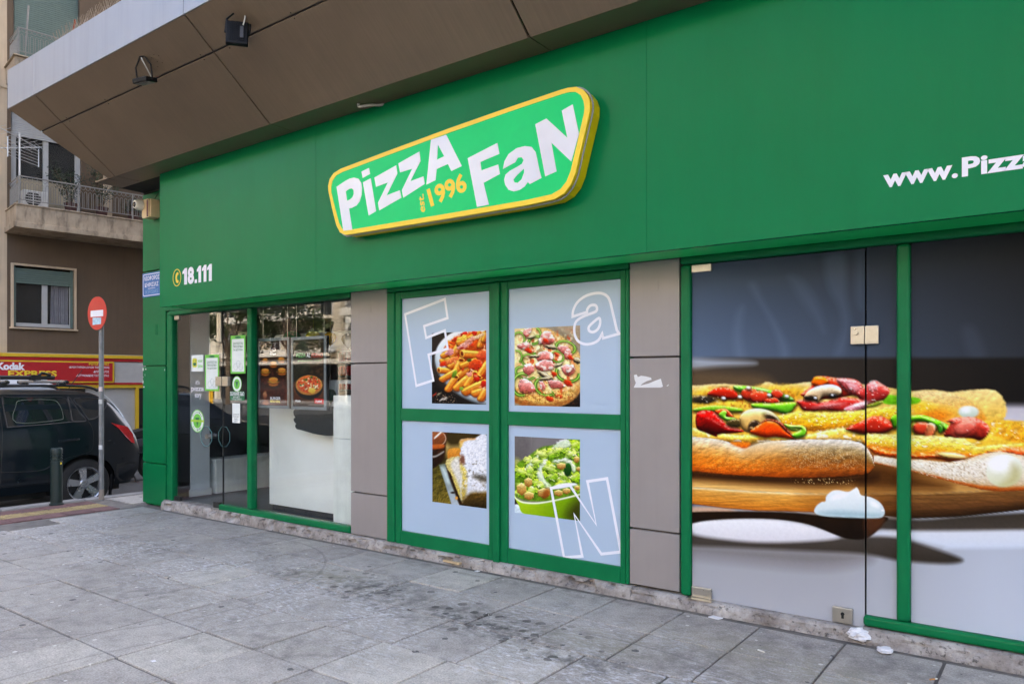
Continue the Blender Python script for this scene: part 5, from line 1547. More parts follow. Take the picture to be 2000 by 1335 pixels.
        if ring: a = a * np.clip(.5 + (rr - (1 - ring)) * k / (2 * soft), 0, 1)
        if a0 is not None:
            an = np.degrees(np.arctan2(Y, X)) % 360
            a = a * (((an - a0) % 360) < ((a1 - a0) % 360))
        s._lay(w, a * alpha, top, bot or top, Y / (2 * ry) + .5, tex, tsc, hl, seed, side)
    def band(s, top, bot, left, right=None, soft=.8, tex=.08, tsc=8.0, hl=0.0, seed=0, warp=0.0, mx=None, gr=None):
        # a ribbon between two lines; colour stops run from its upper to its lower edge, mixed left to right
        tp = sorted(s.P(*p) for p in top); bp = sorted(s.P(*p) for p in bot)
        u0, u1 = min(tp[0][0], bp[0][0]), max(tp[-1][0], bp[-1][0])
        w = s._win(u0, u1, min(p[1] for p in tp) - 3, max(p[1] for p in bp) + 3)
        if w is None: return
        U, V = s.u[w], s.v[w]
        if warp: V = V + warp * 2 * (fbm(U / 7, V / 7, seed + 2) - .5)
        vt = np.interp(U, [p[0] for p in tp], [p[1] for p in tp]); vb = np.interp(U, [p[0] for p in bp], [p[1] for p in bp])
        t = np.clip((V - vt) / np.maximum(vb - vt, .5), 0, 1)
        a = np.clip(.5 + (V - vt) / (2 * soft), 0, 1) * np.clip(.5 + (vb - V) / (2 * soft), 0, 1) * (vb > vt)
        def st(sp): return np.stack([np.interp(t, [q[0] for q in sp], [q[1][k] / 255.0 for q in sp]) for k in range(3)], -1)
        m0, m1 = (s.P(mx[0], 0)[0], s.P(mx[1], 0)[0]) if mx else (u0, u1)
        x = np.clip((U - m0) / (m1 - m0), 0, 1)[..., None]; x = x * x * (3 - 2 * x)
        col = st(left) * (1 - x) + st(right or left) * x
        if tex:
            gx_, gy_ = gr or (tsc, tsc * .6)
            n = fbm(U / gx_, V / gy_, seed, 4)[..., None]
            if s.emb and not gr:
                e = fbm((U - .8) / tsc, (V - 1.1) / (tsc * .6), seed, 3) - fbm(U / tsc, V / (tsc * .6), seed, 3)
                col = col * np.clip(1 + s.emb * e * tsc * .5 * min(1.3, tex / .16), .5, 1.6)[..., None]
            col = col * (1 + tex * 2 * (n - .5))
        if hl:
            h = (np.clip((fbm(U / 5, V / 3, seed + 3, 3) - (1.02 - hl)) / .12, 0, 1) * .8)[..., None]
            col = col * (1 - h) + np.array([1, .98, .9]) * h
        s.lastm = np.zeros(s.u.shape); s.lastm[w] = a
        a = a[..., None]
        s.c[w] = s.c[w] * (1 - a) + np.clip(col, 0, 1) * a
    def glints(s, pts, r, seed, alpha=.85):
        rs_ = random.Random(seed)
        for (x, y, dx, dy, n) in pts:
            for _ in range(n):
                s.ell(x + rs_.uniform(-dx, dx), y + rs_.uniform(-dy, dy), r * rs_.uniform(.5, 1.5), r * rs_.uniform(.3, .8), (255, 252, 232), rot=rs_.uniform(-.5, .5), soft=.7, alpha=alpha * rs_.uniform(.4, 1), tex=0)
    def speck(s, u0, u1, v0, v1, col, thr, sc, seed=0, alpha=1.0, sharp=.12, inside=False):
        (u0, v0), (u1, v1) = s.P(u0, v0), s.P(u1, v1)
        w = s._win(u0, u1, v0, v1)
        if w is None: return
        U, V = s.u[w], s.v[w]
        n = fbm(U / sc, V / sc, seed, 3)
        ex = np.minimum(np.minimum(U - u0, u1 - U) / (.2 * (u1 - u0)), np.minimum(V - v0, v1 - V) / (.2 * (v1 - v0)))
        a = (np.clip((n - thr) / sharp, 0, 1) * np.clip(ex, 0, 1) * alpha * (s.lastm[w] if inside else 1))[..., None]
        s.c[w] = s.c[w] * (1 - a) + np.array(col) / 255.0 * a
INK = 1.0
def ink_material(name, rough, spec):
    m, nt, b = new_mat(name)
    at = nd(nt, 'ShaderNodeAttribute'); at.attribute_name = 'ink'
    nt.links.new(at.outputs['Color'], b.inputs['Base Color'])
    b.inputs['Roughness'].default_value = rough
    b.inputs['Specular IOR Level'].default_value = spec
    return m
m_film = ink_material('printed_film', .4, .05)
def print_sheet(name, x0, x1, z0, z1, y, nx, nz, painter, parent=None, mat_=None, gain=1.0, curve=.3):
    xs, zs_ = np.linspace(x0, x1, nx), np.linspace(z1, z0, nz)
    X, Z = np.meshgrid(xs, zs_)
    u, v = px_of(X, np.full_like(X, y), Z)
    pr = Print(u, v); painter(pr)
    c = np.clip(pr.c, 0, 1)
    c = c * (1 - curve) + (c * c * (3 - 2 * c)) * curve
    g_ = c.mean(-1, keepdims=True); c = np.clip(g_ + (c - g_) * (1 + curve * .25), 0, 1)
    lin = np.where(c <= .04045, c / 12.92, ((c + .055) / 1.055) ** 2.4) * INK * gain
    lin = np.clip(lin, .0, .92)
    off = origin(parent) if parent is not None else Vector((0, 0, 0))
    co = np.stack([X - off.x, np.full_like(X, y) - off.y, Z - off.z], -1).reshape(-1, 3)
    i = np.arange(nz - 1)[:, None] * nx + np.arange(nx - 1)[None, :]
    q = np.stack([i, i + nx, i + nx + 1, i + 1], -1).reshape(-1, 4)
    me = bpy.data.meshes.new(name)
    me.vertices.add(co.shape[0]); me.vertices.foreach_set('co', co.ravel().astype(np.float32))
    me.loops.add(q.size); me.loops.foreach_set('vertex_index', q.ravel().astype(np.int32))
    me.polygons.add(q.shape[0])
    me.polygons.foreach_set('loop_start', (np.arange(q.shape[0]) * 4).astype(np.int32))
    me.update(calc_edges=True)
    ca = me.color_attributes.new('ink', 'FLOAT_COLOR', 'POINT')
    rgba = np.concatenate([lin.reshape(-1, 3), np.ones((co.shape[0], 1))], 1).astype(np.float32)
    ca.data.foreach_set('color', rgba.ravel())
    me.materials.append(mat_ or m_film)
    me.validate()
    return link(name, me, parent)

# ---- the big pizza picture across door, side light and window ----
def paint_pizza(p):
    U, V = p.u, p.v
    # backdrop: slate blue above, dark band, then table
    tx = np.clip((U - 1352) / 650, 0, 1)
    ty = np.clip((V - 500) / 200, 0, 1)
    A = np.array([92, 104, 122]) / 255; B = np.array([52, 55, 60]) / 255; C_ = np.array([84, 96, 116]) / 255
    base = A[None, None] * (1 - tx[..., None]) + B * tx[..., None]
    base = base * (.86 + .22 * ty[..., None])
    p.c[:] = base
    # steam
    p.at(0, 0, 1)
    for pts, a in (([(1440, 610), (1432, 660), (1445, 720), (1455, 740), (1462, 740), (1455, 700), (1448, 650), (1452, 600)], .25), ([(1465, 560), (1490, 600), (1515, 650), (1525, 700), (1500, 740), (1525, 745), (1540, 690), (1520, 640), (1490, 590), (1475, 555)], .3),
                   ([(1540, 540), (1560, 580), (1590, 620), (1610, 650), (1600, 600), (1570, 550)], .22), ([(1612, 500), (1618, 560), (1640, 600), (1645, 640), (1630, 690), (1648, 690), (1660, 640), (1652, 580), (1650, 500)], .28),
                   ([(1672, 500), (1672, 570), (1684, 600), (1690, 500)], .22), ([(1880, 640), (1890, 690), (1915, 720), (1925, 690), (1905, 640)], .14)):
        p.poly(pts, (150, 166, 190), soft=9, alpha=a * .55, tex=0)
    def hband(v0, v1, colf, soft):
        a = np.clip((V - v0) / soft, 0, 1) * np.clip((v1 - V) / soft, 0, 1)
        p.c[:] = p.c * (1 - a[..., None]) + colf * a[..., None]
    # dark horizon band with pale streak at its left
    col = (np.array([74, 66, 58]) / 255)[None, None] * (1 - tx[..., None]) + (np.array([30, 28, 27]) / 255) * tx[..., None]
    hband(694, 800, np.clip(col * 1.05, 0, 1), 9)
    p.poly([(1330, 700), (1400, 702), (1470, 706), (1470, 712), (1400, 716), (1330, 722)], (176, 188, 206), (150, 150, 150), soft=6, alpha=.85, tex=0)
    p.poly([(1330, 728), (1420, 728), (1500, 735), (1500, 770), (1330, 770)], (116, 96, 70), soft=10, alpha=.6, tex=.05)
    p.poly([(1905, 770), (1960, 790), (2400, 796), (2400, 860), (1905, 860)], (170, 165, 170), (205, 205, 214), soft=8, tex=.02, smooth=False)
    # table top
    tab = np.array([176, 178, 184]) / 255
    vv = np.clip((V - 1000) / 260, 0, 1)
    tabc = (np.array([150, 150, 154]) / 255) * (1 - vv[..., None]) + (np.array([170, 172, 178]) / 255) * vv[..., None]
    r_ = np.clip((U - 1640) / 300, 0, 1)[..., None]
    tabc = tabc * (1 - r_ * .55) + (np.array([188, 198, 214]) / 255) * r_ * .55
    a = np.clip((V - 985) / 8, 0, 1)[..., None]
    p.c[:] = p.c * (1 - a) + tabc * a
    p.poly([(1330, 1062), (1500, 1068), (1660, 1075), (1700, 1092), (1600, 1108), (1420, 1092), (1330, 1080)], (116, 112, 110), soft=16, alpha=.7, tex=.03)
    p.poly([(1330, 990), (1420, 992), (1440, 1010), (1330, 1010)], (190, 160, 140), soft=4, tex=.05)
    # wooden board
    p.at(1352, 650, 3.086)
    rim = [(-60, 925), (0, 930), (300, 950), (600, 964), (850, 968), (1100, 965), (1400, 966), (1700, 953), (2000, 925), (3400, 900)]
    p.band([(-60, 660), (3400, 660)], rim, [(0, (150, 104, 56)), (.72, (120, 80, 40)), (.84, (204, 160, 100)), (1, (214, 172, 112))], [(0, (146, 106, 60)), (.6, (146, 106, 60)), (1, (186, 146, 92))], tex=.16, tsc=22, seed=4, mx=(700, 1300), gr=(70, 2.6))
    p.band(rim, [(-60, 1020), (0, 1030), (200, 1055), (380, 1070), (700, 1078), (1150, 1100), (1300, 1118), (1600, 1108), (2000, 1065), (3400, 1030)],
           [(0, (248, 226, 182)), (.07, (236, 196, 134)), (.13, (208, 156, 88)), (.6, (200, 138, 64)), (.92, (176, 112, 46)), (1, (110, 66, 26))], [(0, (190, 154, 100)), (.08, (120, 88, 52)), (.6, (98, 68, 40)), (1, (40, 26, 14))], tex=.24, tsc=14, seed=3, mx=(650, 1250), gr=(34, 2.0))
    p.poly([(700, 960), (1120, 960), (1240, 1100), (760, 1090)], (120, 76, 30), soft=30, alpha=.45, tex=0)
    p.poly([(1080, 790), (1300, 840), (1560, 930), (1330, 945), (1000, 925)], (70, 42, 16), soft=14, alpha=.8)
    p.at(0, 0, 1)
    # shadow of the board as printed
    p.poly([(1690, 1010), (1800, 1014), (1950, 1003), (2400, 985), (2400, 1032), (2000, 1036), (1850, 1040), (1740, 1034), (1690, 1030)], (58, 52, 44), (78, 72, 66), soft=4, tex=.05)
    # spoon, its print shadow and the light gap under it
    p.poly([(1330, 1040), (1400, 1050), (1500, 1056), (1620, 1052), (1700, 1042), (1760, 1050), (1830, 1072), (1880, 1092), (1850, 1100), (1760, 1094), (1680, 1080), (1560, 1074), (1430, 1068), (1330, 1062)], (84, 78, 72), (58, 52, 46), soft=5, tex=.03)
    p.poly([(1352, 1020), (1400, 1014), (1480, 1012), (1560, 1020), (1640, 1046), (1580, 1056), (1480, 1058), (1400, 1050), (1352, 1040)], (236, 236, 240), (206, 204, 210), soft=5, tex=.03)
    p.poly([(1690, 1046), (1720, 1036), (1800, 1036), (2400, 1034), (2400, 1060), (1900, 1070), (1840, 1066), (1770, 1050), (1720, 1046)], (206, 210, 218), (196, 204, 218), soft=5, tex=.02)
    p.poly([(1330, 1002), (1430, 998), (1540, 1000), (1620, 1007), (1727, 1008), (1725, 1022), (1706, 1042), (1686, 1052), (1660, 1052), (1638, 1046), (1580, 1024), (1520, 1014), (1450, 1012), (1380, 1016), (1330, 1024)], (40, 26, 14), (30, 20, 14), soft=1.5, tex=.15, tsc=20)
    p.poly([(1690, 1010), (1726, 1010), (1722, 1026), (1704, 1042), (1690, 1046)], (110, 72, 46), (80, 52, 36), soft=4, alpha=.7)
    p.poly([(1591, 1000), (1594, 988), (1604, 980), (1612, 978), (1614, 968), (1626, 958), (1640, 957), (1656, 960), (1668, 954), (1673, 951), (1677, 956), (1682, 966), (1700, 970), (1718, 980), (1727, 994), (1726, 1006), (1712, 1011), (1660, 1010), (1610, 1007)], (242, 246, 246), (186, 202, 206), soft=1.0, tex=.02)
    p.poly([(1600, 1000), (1640, 996), (1690, 1000), (1720, 1004), (1700, 1010), (1620, 1006)], (130, 160, 170), soft=5, alpha=.5)
    p.ell(1640, 968, 16, 5, (250, 253, 254), rot=-.3, soft=3, alpha=.8); p.ell(1708, 984, 10, 5, (250, 252, 253), rot=.5, soft=3, alpha=.7); p.ell(1724, 996, 2.5, 1.5, (255, 255, 255))
    # --- back pizza mass
    p.emb = .3
    p.at(1320, 660, 3.9275)
    p.poly([(-60, 370), (150, 365), (300, 350), (460, 355), (620, 370), (700, 335), (780, 360), (900, 350), (1040, 335), (1300, 330), (1571, 380), (2000, 420), (2450, 400), (2500, 640), (2000, 700), (1571, 700), (1000, 760), (300, 760), (-60, 700)], (240, 214, 160), (222, 168, 58), soft=1.5, warp=1.5, tex=.10, tsc=16, seed=2)
    for (x, y, rx, ry, c0, c1) in ((400, 440, 300, 60, (238, 196, 70), (222, 160, 50)), (800, 420, 260, 60, (232, 190, 80), (214, 150, 44)), (330, 520, 260, 50, (240, 206, 90), (224, 170, 56)), (900, 610, 420, 80, (244, 214, 90), (196, 130, 40)), (1200, 600, 330, 70, (240, 200, 80), (200, 140, 50)),
                                     (1460, 520, 150, 50, (236, 196, 90), (214, 150, 50)), (1500, 700, 180, 80, (240, 210, 110), (214, 160, 60))):
        p.ell(x, y, rx, ry, c0, c1, soft=6, warp=3, tex=.14, tsc=13, hl=.32, seed=int(x) % 7)
    p.speck(640, 1571, 540, 720, (255, 250, 214), .64, 4.0, 5, .5)
    p.speck(130, 1571, 360, 560, (170, 96, 30), .58, 9.0, 6, .6)
    p.sh, p.bl = .75, .55
    p.ell(210, 470, 110, 32, (70, 60, 48), (40, 34, 26), soft=3, warp=2, tex=.3)          # olives
    p.poly([(240, 430), (300, 385), (380, 378), (450, 400), (475, 440), (440, 470), (330, 455)], (206, 60, 30), (150, 30, 16), soft=1, hl=.2, seed=3)
    p.poly([(445, 365), (560, 370), (680, 385), (800, 420), (900, 460), (870, 490), (780, 470), (640, 420), (480, 410)], (110, 176, 60), (70, 140, 40), soft=1.5, tex=.12)
    for (x, y, rx, ry) in ((565, 430, 65, 50), (640, 450, 75, 48), (775, 430, 45, 38), (735, 480, 55, 24)):
        p.ell(x, y, rx, ry, (222, 86, 52), (160, 40, 24), soft=1.2, warp=1.5, hl=.25, seed=x % 5)
    for (x, y) in ((365, 460), (490, 450), (715, 435), (555, 380), (850, 445)):
        p.ell(x, y, 16, 12, (250, 246, 236), soft=1.2)
    p.poly([(590, 500), (740, 500), (910, 490), (900, 540), (850, 580), (740, 555), (600, 535)], (140, 206, 60), (76, 150, 30), soft=1.2, tex=.1)
    p.poly([(140, 540), (280, 515), (420, 525), (510, 545), (480, 565), (300, 560), (150, 560)], (150, 200, 66), (110, 160, 40), soft=2, tex=.1)
    p.at(1660, 660, 3.926); p.bl = p.sh = 0.0
    p.poly([(-40, 440), (200, 370), (360, 390), (480, 410), (640, 398), (800, 425), (920, 470), (1000, 540), (1045, 630), (1200, 630), (1335, 640), (1700, 660), (1700, 900), (1335, 890), (1000, 850), (400, 830), (-40, 800)], (240, 206, 130), (230, 180, 60), soft=1.5, warp=2, tex=.12, tsc=16, hl=.3, seed=4)
    p.poly([(480, 415), (640, 402), (800, 425), (920, 475), (1010, 550), (1045, 630), (960, 620), (860, 560), (760, 520), (560, 480)], (240, 214, 160), (216, 140, 50), soft=3, tex=.16, tsc=6, hl=.2, seed=1)
    p.ell(640, 590, 150, 60, (226, 140, 40), (200, 96, 20), soft=8, tex=.2, alpha=.8); p.ell(540, 530, 90, 40, (240, 200, 80), (226, 170, 50), soft=6, tex=.2, hl=.3)
    p.bl = p.sh = 0.0
    p.ell(910, 565, 78, 46, (232, 238, 230), (176, 190, 172), soft=1.5, tex=.03); p.ell(885, 550, 30, 20, (250, 252, 248), soft=4)
    p.poly([(1050, 640), (1200, 630), (1335, 640), (1700, 660), (1700, 820), (1335, 800), (1150, 760), (1070, 700)], (238, 180, 70), (226, 146, 40), soft=3, tex=.2, tsc=12, hl=.3, seed=6)
    p.poly([(250, 435), (360, 440), (530, 460), (520, 500), (400, 510), (260, 500)], (130, 196, 50), (96, 160, 30), soft=1.5, tex=.1)
    p.at(1320, 660, 3.9275); p.bl, p.sh = .5, .7
    # back right ham stack with mushroom
    p.poly([(960, 440), (1000, 400), (1050, 350), (1060, 300), (1140, 292), (1250, 308), (1360, 315), (1420, 350), (1400, 420), (1300, 450), (1100, 470)], (226, 70, 36), (176, 40, 30), soft=1.2, hl=.16, seed=2)
    p.poly([(1070, 300), (1130, 300), (1170, 330), (1120, 370), (1060, 360), (1040, 340)], (250, 130, 20), (226, 90, 20), soft=2)
    p.poly([(1240, 310), (1370, 318), (1430, 370), (1390, 440), (1300, 400), (1260, 360)], (206, 84, 84), (170, 50, 52), soft=2, hl=.38, seed=5)
    p.poly([(1390, 430), (1450, 370), (1520, 325), (1580, 350), (1640, 400), (1600, 470), (1500, 510), (1440, 500)], (200, 80, 74), (150, 40, 36), soft=1.5, hl=.36, seed=6)
    p.poly([(930, 480), (1010, 470), (1120, 490), (1280, 455), (1420, 470), (1460, 500), (1420, 545), (1300, 570), (1150, 550), (1000, 560), (950, 520)], (206, 60, 48), (160, 44, 44), soft=1.2, hl=.26, seed=7)
    p.poly([(1290, 540), (1360, 510), (1440, 490), (1470, 510), (1400, 555), (1320, 572)], (222, 150, 160), (200, 110, 120), soft=2, hl=.45, seed=3)
    for (x, y, rx, ry, ro) in ((1350, 372, 60, 30, .5), (1420, 510, 70, 22, -.3), (1510, 372, 40, 46, .5), (1180, 515, 90, 14, -.12), (1290, 330, 60, 12, .1)):
        p.ell(x, y, rx, ry, (246, 214, 214), (232, 176, 180), rot=ro, soft=3.5, alpha=.62, warp=3, tex=.15)
    p.poly([(985, 450), (1020, 400), (1100, 365), (1200, 355), (1265, 385), (1260, 430), (1200, 440), (1130, 445), (1085, 490), (1060, 470), (1000, 470)], (236, 216, 186), (196, 160, 116), soft=1, tex=.1)
    p.ell(1030, 455, 42, 16, (50, 40, 34), (30, 24, 20), soft=1); p.ell(1205, 440, 28, 16, (60, 60, 66), (20, 20, 24), soft=1); p.ell(1070, 458, 12, 9, (230, 232, 240)); p.ell(1200, 436, 9, 7, (225, 230, 240))
    p.at(1352, 650, 3.086)
    p.band([(480, 505), (640, 470), (800, 478), (1000, 466), (1240, 438)], [(540, 552), (700, 590), (850, 592), (1000, 570), (1240, 528)], [(0, (250, 228, 130)), (.3, (244, 204, 72)), (.7, (226, 160, 40)), (1, (130, 80, 26))], tex=.14, tsc=9, hl=.34, seed=5, warp=2, soft=2)
    p.glints([(720, 510, 180, 22, 26), (1050, 490, 150, 20, 16), (300, 400, 280, 20, 14)], 5, 3)
    p.at(1320, 660, 3.9275)
    # front slice: cheese and toppings
    p.poly([(120, 690), (300, 720), (480, 740), (640, 735), (800, 755), (1000, 740), (1180, 700), (1330, 690), (1500, 740), (1600, 820), (1300, 800), (900, 800), (500, 810), (120, 780)], (240, 208, 112), (220, 164, 60), soft=2, warp=2, tex=.12, tsc=11, hl=.36, seed=1)
    p.poly([(155, 590), (200, 555), (280, 560), (330, 600), (400, 670), (470, 690), (525, 715), (440, 730), (330, 735), (310, 755), (230, 725), (160, 690)], (196, 24, 18), (122, 10, 10), soft=1, tex=.25, tsc=8, hl=.1, seed=2)
    p.poly([(225, 610), (300, 625), (360, 680), (330, 740), (250, 720), (210, 690)], (120, 8, 8), (66, 4, 6), soft=4, alpha=.8)
    p.poly([(300, 555), (370, 538), (410, 560), (440, 605), (380, 600), (330, 590)], (230, 84, 24), (206, 60, 20), soft=1)
    p.poly([(330, 590), (365, 552), (390, 565), (385, 600), (450, 610), (455, 630), (390, 635)], (140, 200, 70), (90, 160, 40), soft=1, hl=.2)
    p.ell(450, 650, 60, 30, (90, 76, 40), (60, 50, 26), soft=2, warp=2)
    p.poly([(490, 640), (495, 600), (530, 560), (600, 540), (680, 545), (750, 575), (800, 630), (790, 650), (700, 640), (640, 700), (560, 725), (510, 700)], (238, 206, 140), (206, 160, 92), soft=1, tex=.08)
    p.ell(600, 670, 46, 38, (66, 50, 36), (30, 22, 18), rot=-.7, soft=2); p.ell(730, 605, 60, 22, (56, 40, 28), (40, 28, 20), rot=.35, soft=3, alpha=.9); p.ell(580, 690, 14, 10, (180, 150, 110), soft=2)
    p.poly([(570, 720), (640, 660), (700, 622), (790, 640), (850, 700), (915, 770), (860, 768), (760, 755), (680, 760)], (240, 104, 30), (206, 60, 16), soft=1, tex=.12, hl=.08, seed=4)
    p.poly([(640, 660), (700, 620), (800, 640), (850, 690), (915, 768), (840, 715), (770, 650), (700, 635)], (96, 16, 12), soft=1.5, alpha=.85)
    p.poly([(830, 655), (900, 665), (970, 668), (1000, 700), (980, 750), (920, 768), (890, 740), (960, 700), (920, 690), (860, 690)], (150, 206, 70), (96, 170, 40), soft=1, hl=.16, seed=2)
    p.poly([(870, 690), (930, 695), (950, 705), (900, 715)], (60, 100, 26), soft=1.5, alpha=.8)
    p.poly([(1330, 680), (1400, 650), (1470, 620), (1500, 640), (1560, 595), (1620, 620), (1660, 660), (1600, 700), (1500, 725), (1400, 720)], (216, 70, 40), (150, 30, 20), soft=1, hl=.22, seed=5, tex=.2)
    # front crust
    p.sh, p.bl = .0, .0
    p.emb = .25
    p.at(1352, 650, 3.086)
    ct = [(-60, 622), (0, 625), (100, 632), (180, 645), (240, 664), (300, 690), (330, 690), (400, 664), (480, 650), (700, 640), (860, 640), (960, 646), (1020, 664), (1060, 700), (1085, 745), (1098, 795)]
    cb = [(-60, 828), (0, 835), (200, 855), (500, 872), (700, 877), (900, 870), (1030, 858), (1070, 843), (1090, 820), (1098, 800)]
    p.poly([(-60, 820), (300, 845), (700, 860), (1040, 850), (1120, 860), (1060, 900), (760, 925), (300, 905), (-60, 868)], (46, 26, 10), soft=9, alpha=.85, tex=0)
    p.band(ct, cb, [(0, (240, 228, 212)), (.12, (234, 208, 172)), (.3, (218, 166, 106)), (.55, (212, 132, 54)), (.8, (208, 114, 34)), (.95, (172, 86, 24)), (1, (60, 30, 12))],
           [(0, (236, 230, 222)), (.1, (210, 200, 182)), (.25, (164, 144, 108)), (.5, (134, 96, 50)), (.8, (152, 88, 34)), (.95, (112, 60, 22)), (1, (30, 16, 8))], soft=.7, tex=.14, tsc=13, seed=3, warp=.8, mx=(150, 950))
    p.poly([(300, 720), (330, 690), (400, 660), (520, 655), (560, 680), (470, 715), (380, 735), (330, 740)], (236, 214, 176), (206, 150, 92), soft=5, tex=.1, alpha=.85)
    p.poly([(230, 660), (300, 655), (350, 662), (330, 690), (290, 690)], (236, 140, 50), (222, 100, 30), soft=2.5, tex=.2)
    p.speck(0, 560, 690, 850, (244, 206, 140), .60, 1.2, 4, .35); p.speck(520, 1090, 650, 840, (236, 226, 200), .57, 1.1, 6, .4); p.speck(0, 1090, 780, 870, (150, 76, 22), .58, 3.0, 2, .35)
    p.speck(580, 1000, 870, 915, (240, 214, 160), .66, 1.2, 5, .8)
    # --- right slices
    p.emb = .3
    p.sh, p.bl = .7, .5
    p.at(1660, 660, 3.926)
    p.poly([(120, 520), (240, 480), (250, 500), (180, 530)], (110, 130, 40), soft=3)
    # middle slice toppings
    p.poly([(-30, 700), (0, 680), (120, 620), (200, 595), (290, 640), (340, 680), (250, 730), (100, 730)], (206, 70, 44), (140, 30, 20), soft=1, hl=.2, seed=1)
    p.poly([(315, 610), (360, 580), (480, 590), (560, 588), (660, 620), (750, 665), (745, 715), (660, 690), (560, 640), (480, 640), (350, 690), (320, 650)], (120, 196, 44), (76, 150, 26), soft=1, hl=.12, seed=3)
    p.ell(690, 695, 18, 34, (50, 110, 24), soft=1); p.ell(495, 690, 22, 40, (110, 170, 50), soft=2)
    p.poly([(490, 660), (580, 645), (620, 690), (560, 740), (490, 720)], (206, 84, 56), (170, 56, 36), soft=1, hl=.1)
    p.poly([(600, 655), (650, 660), (655, 700), (620, 760), (575, 755)], (214, 150, 110), (176, 84, 50), soft=1)
    p.poly([(720, 750), (740, 700), (770, 650), (740, 640), (790, 612), (860, 604), (950, 606), (1030, 640), (1070, 690), (1050, 750), (1000, 785), (940, 770), (850, 765), (780, 770)], (200, 84, 70), (120, 30, 20), soft=1.2, tex=.2, hl=.18, seed=2)
    p.glints([(870, 660, 90, 30, 12), (180, 650, 90, 30, 10)], 6, 4)
    p.ell(880, 690, 90, 50, (226, 140, 124), (196, 90, 76), rot=-.4, soft=5, hl=.3, alpha=.85, seed=4)
    p.at(1352, 650, 3.086)
    p.band([(1030, 640), (1060, 604), (1240, 612), (1500, 622), (1640, 634), (1720, 688), (1850, 672), (1990, 668)], [(1030, 650), (1060, 690), (1240, 716), (1330, 742), (1480, 728), (1600, 742), (1700, 745), (1800, 720), (1990, 688)], [(0, (250, 234, 156)), (.35, (244, 214, 104)), (.7, (230, 176, 62)), (1, (226, 110, 34))], tex=.14, tsc=10, hl=.34, seed=5, warp=2, soft=1.4)
    p.glints([(1250, 650, 200, 30, 22), (1560, 660, 120, 20, 12), (1880, 590, 100, 50, 30)], 5, 8)
    p.at(1660, 660, 3.926)
    p.poly([(150, 830), (300, 860), (480, 890), (680, 880), (900, 900), (820, 960), (700, 930), (480, 920), (220, 900)], (236, 120, 40), (214, 70, 20), soft=3, warp=2, tex=.25, tsc=4, hl=.12, seed=6)
    p.ell(780, 900, 110, 22, (250, 226, 160), (236, 190, 110), rot=.12, soft=2, tex=.1)
    p.poly([(1050, 870), (1150, 850), (1250, 830), (1335, 840), (1700, 850), (1700, 1000), (1335, 960), (1200, 900)], (206, 96, 40), (150, 66, 40), soft=3, tex=.3)
    # cut crumb edge
    p.sh, p.bl = 0.0, 0.0
    p.at(1352, 650, 3.086)
    p.band([(1095, 735), (1240, 758), (1400, 765), (1550, 778), (1650, 762), (1760, 725), (1850, 710), (2000, 738), (3400, 800)], [(1095, 782), (1240, 816), (1400, 852), (1600, 908), (1740, 942), (1850, 954), (2000, 948), (3400, 990)],
           [(0, (226, 200, 160)), (.15, (232, 222, 204)), (.6, (218, 208, 190)), (.84, (196, 172, 140)), (.92, (176, 100, 44)), (1, (120, 60, 24))], soft=.7, tex=.10, tsc=4, seed=2, warp=.8)
    p.speck(1110, 2000, 750, 930, (150, 128, 96), .60, 1.9, 3, .6, inside=True); p.speck(1110, 2000, 740, 920, (252, 250, 244), .55, 2.4, 1, .5, inside=True)
    p.at(1660, 660, 3.926)
    p.emb = 0.0
    p.ell(1185, 1015, 142, 124, (240, 243, 236), (196, 196, 160), rot=-.2, soft=1.5, tex=.02); p.ell(1150, 960, 80, 60, (252, 253, 250), soft=8); p.poly([(1240, 960), (1300, 1000), (1300, 1080), (1230, 1130), (1150, 1130), (1220, 1060)], (170, 160, 110), soft=8, alpha=.6)
YP = 0.0205
for nm, x0, x1, z0, z1, nx, nz, lab in (('door_film', -2.1465, -1.0130, .0745, 2.4265, 240, 420, 'pizza picture film covering the glass door, with crust, board and spoon of cream'),
                                      ('side_light_film', -1.0025, -.8335, .1575, 2.4315, 40, 420, 'narrow strip of the pizza picture on the side light next to the door'),
                                      ('window_film', -.7555, 2.128, .1575, 2.4315, 380, 400, 'pizza picture film on the wide window, with cut slice and mozzarella')):
    tag(print_sheet(nm, x0, x1, z0, z1, YP, nx, nz, paint_pizza, curve=.45), lab, 'poster')
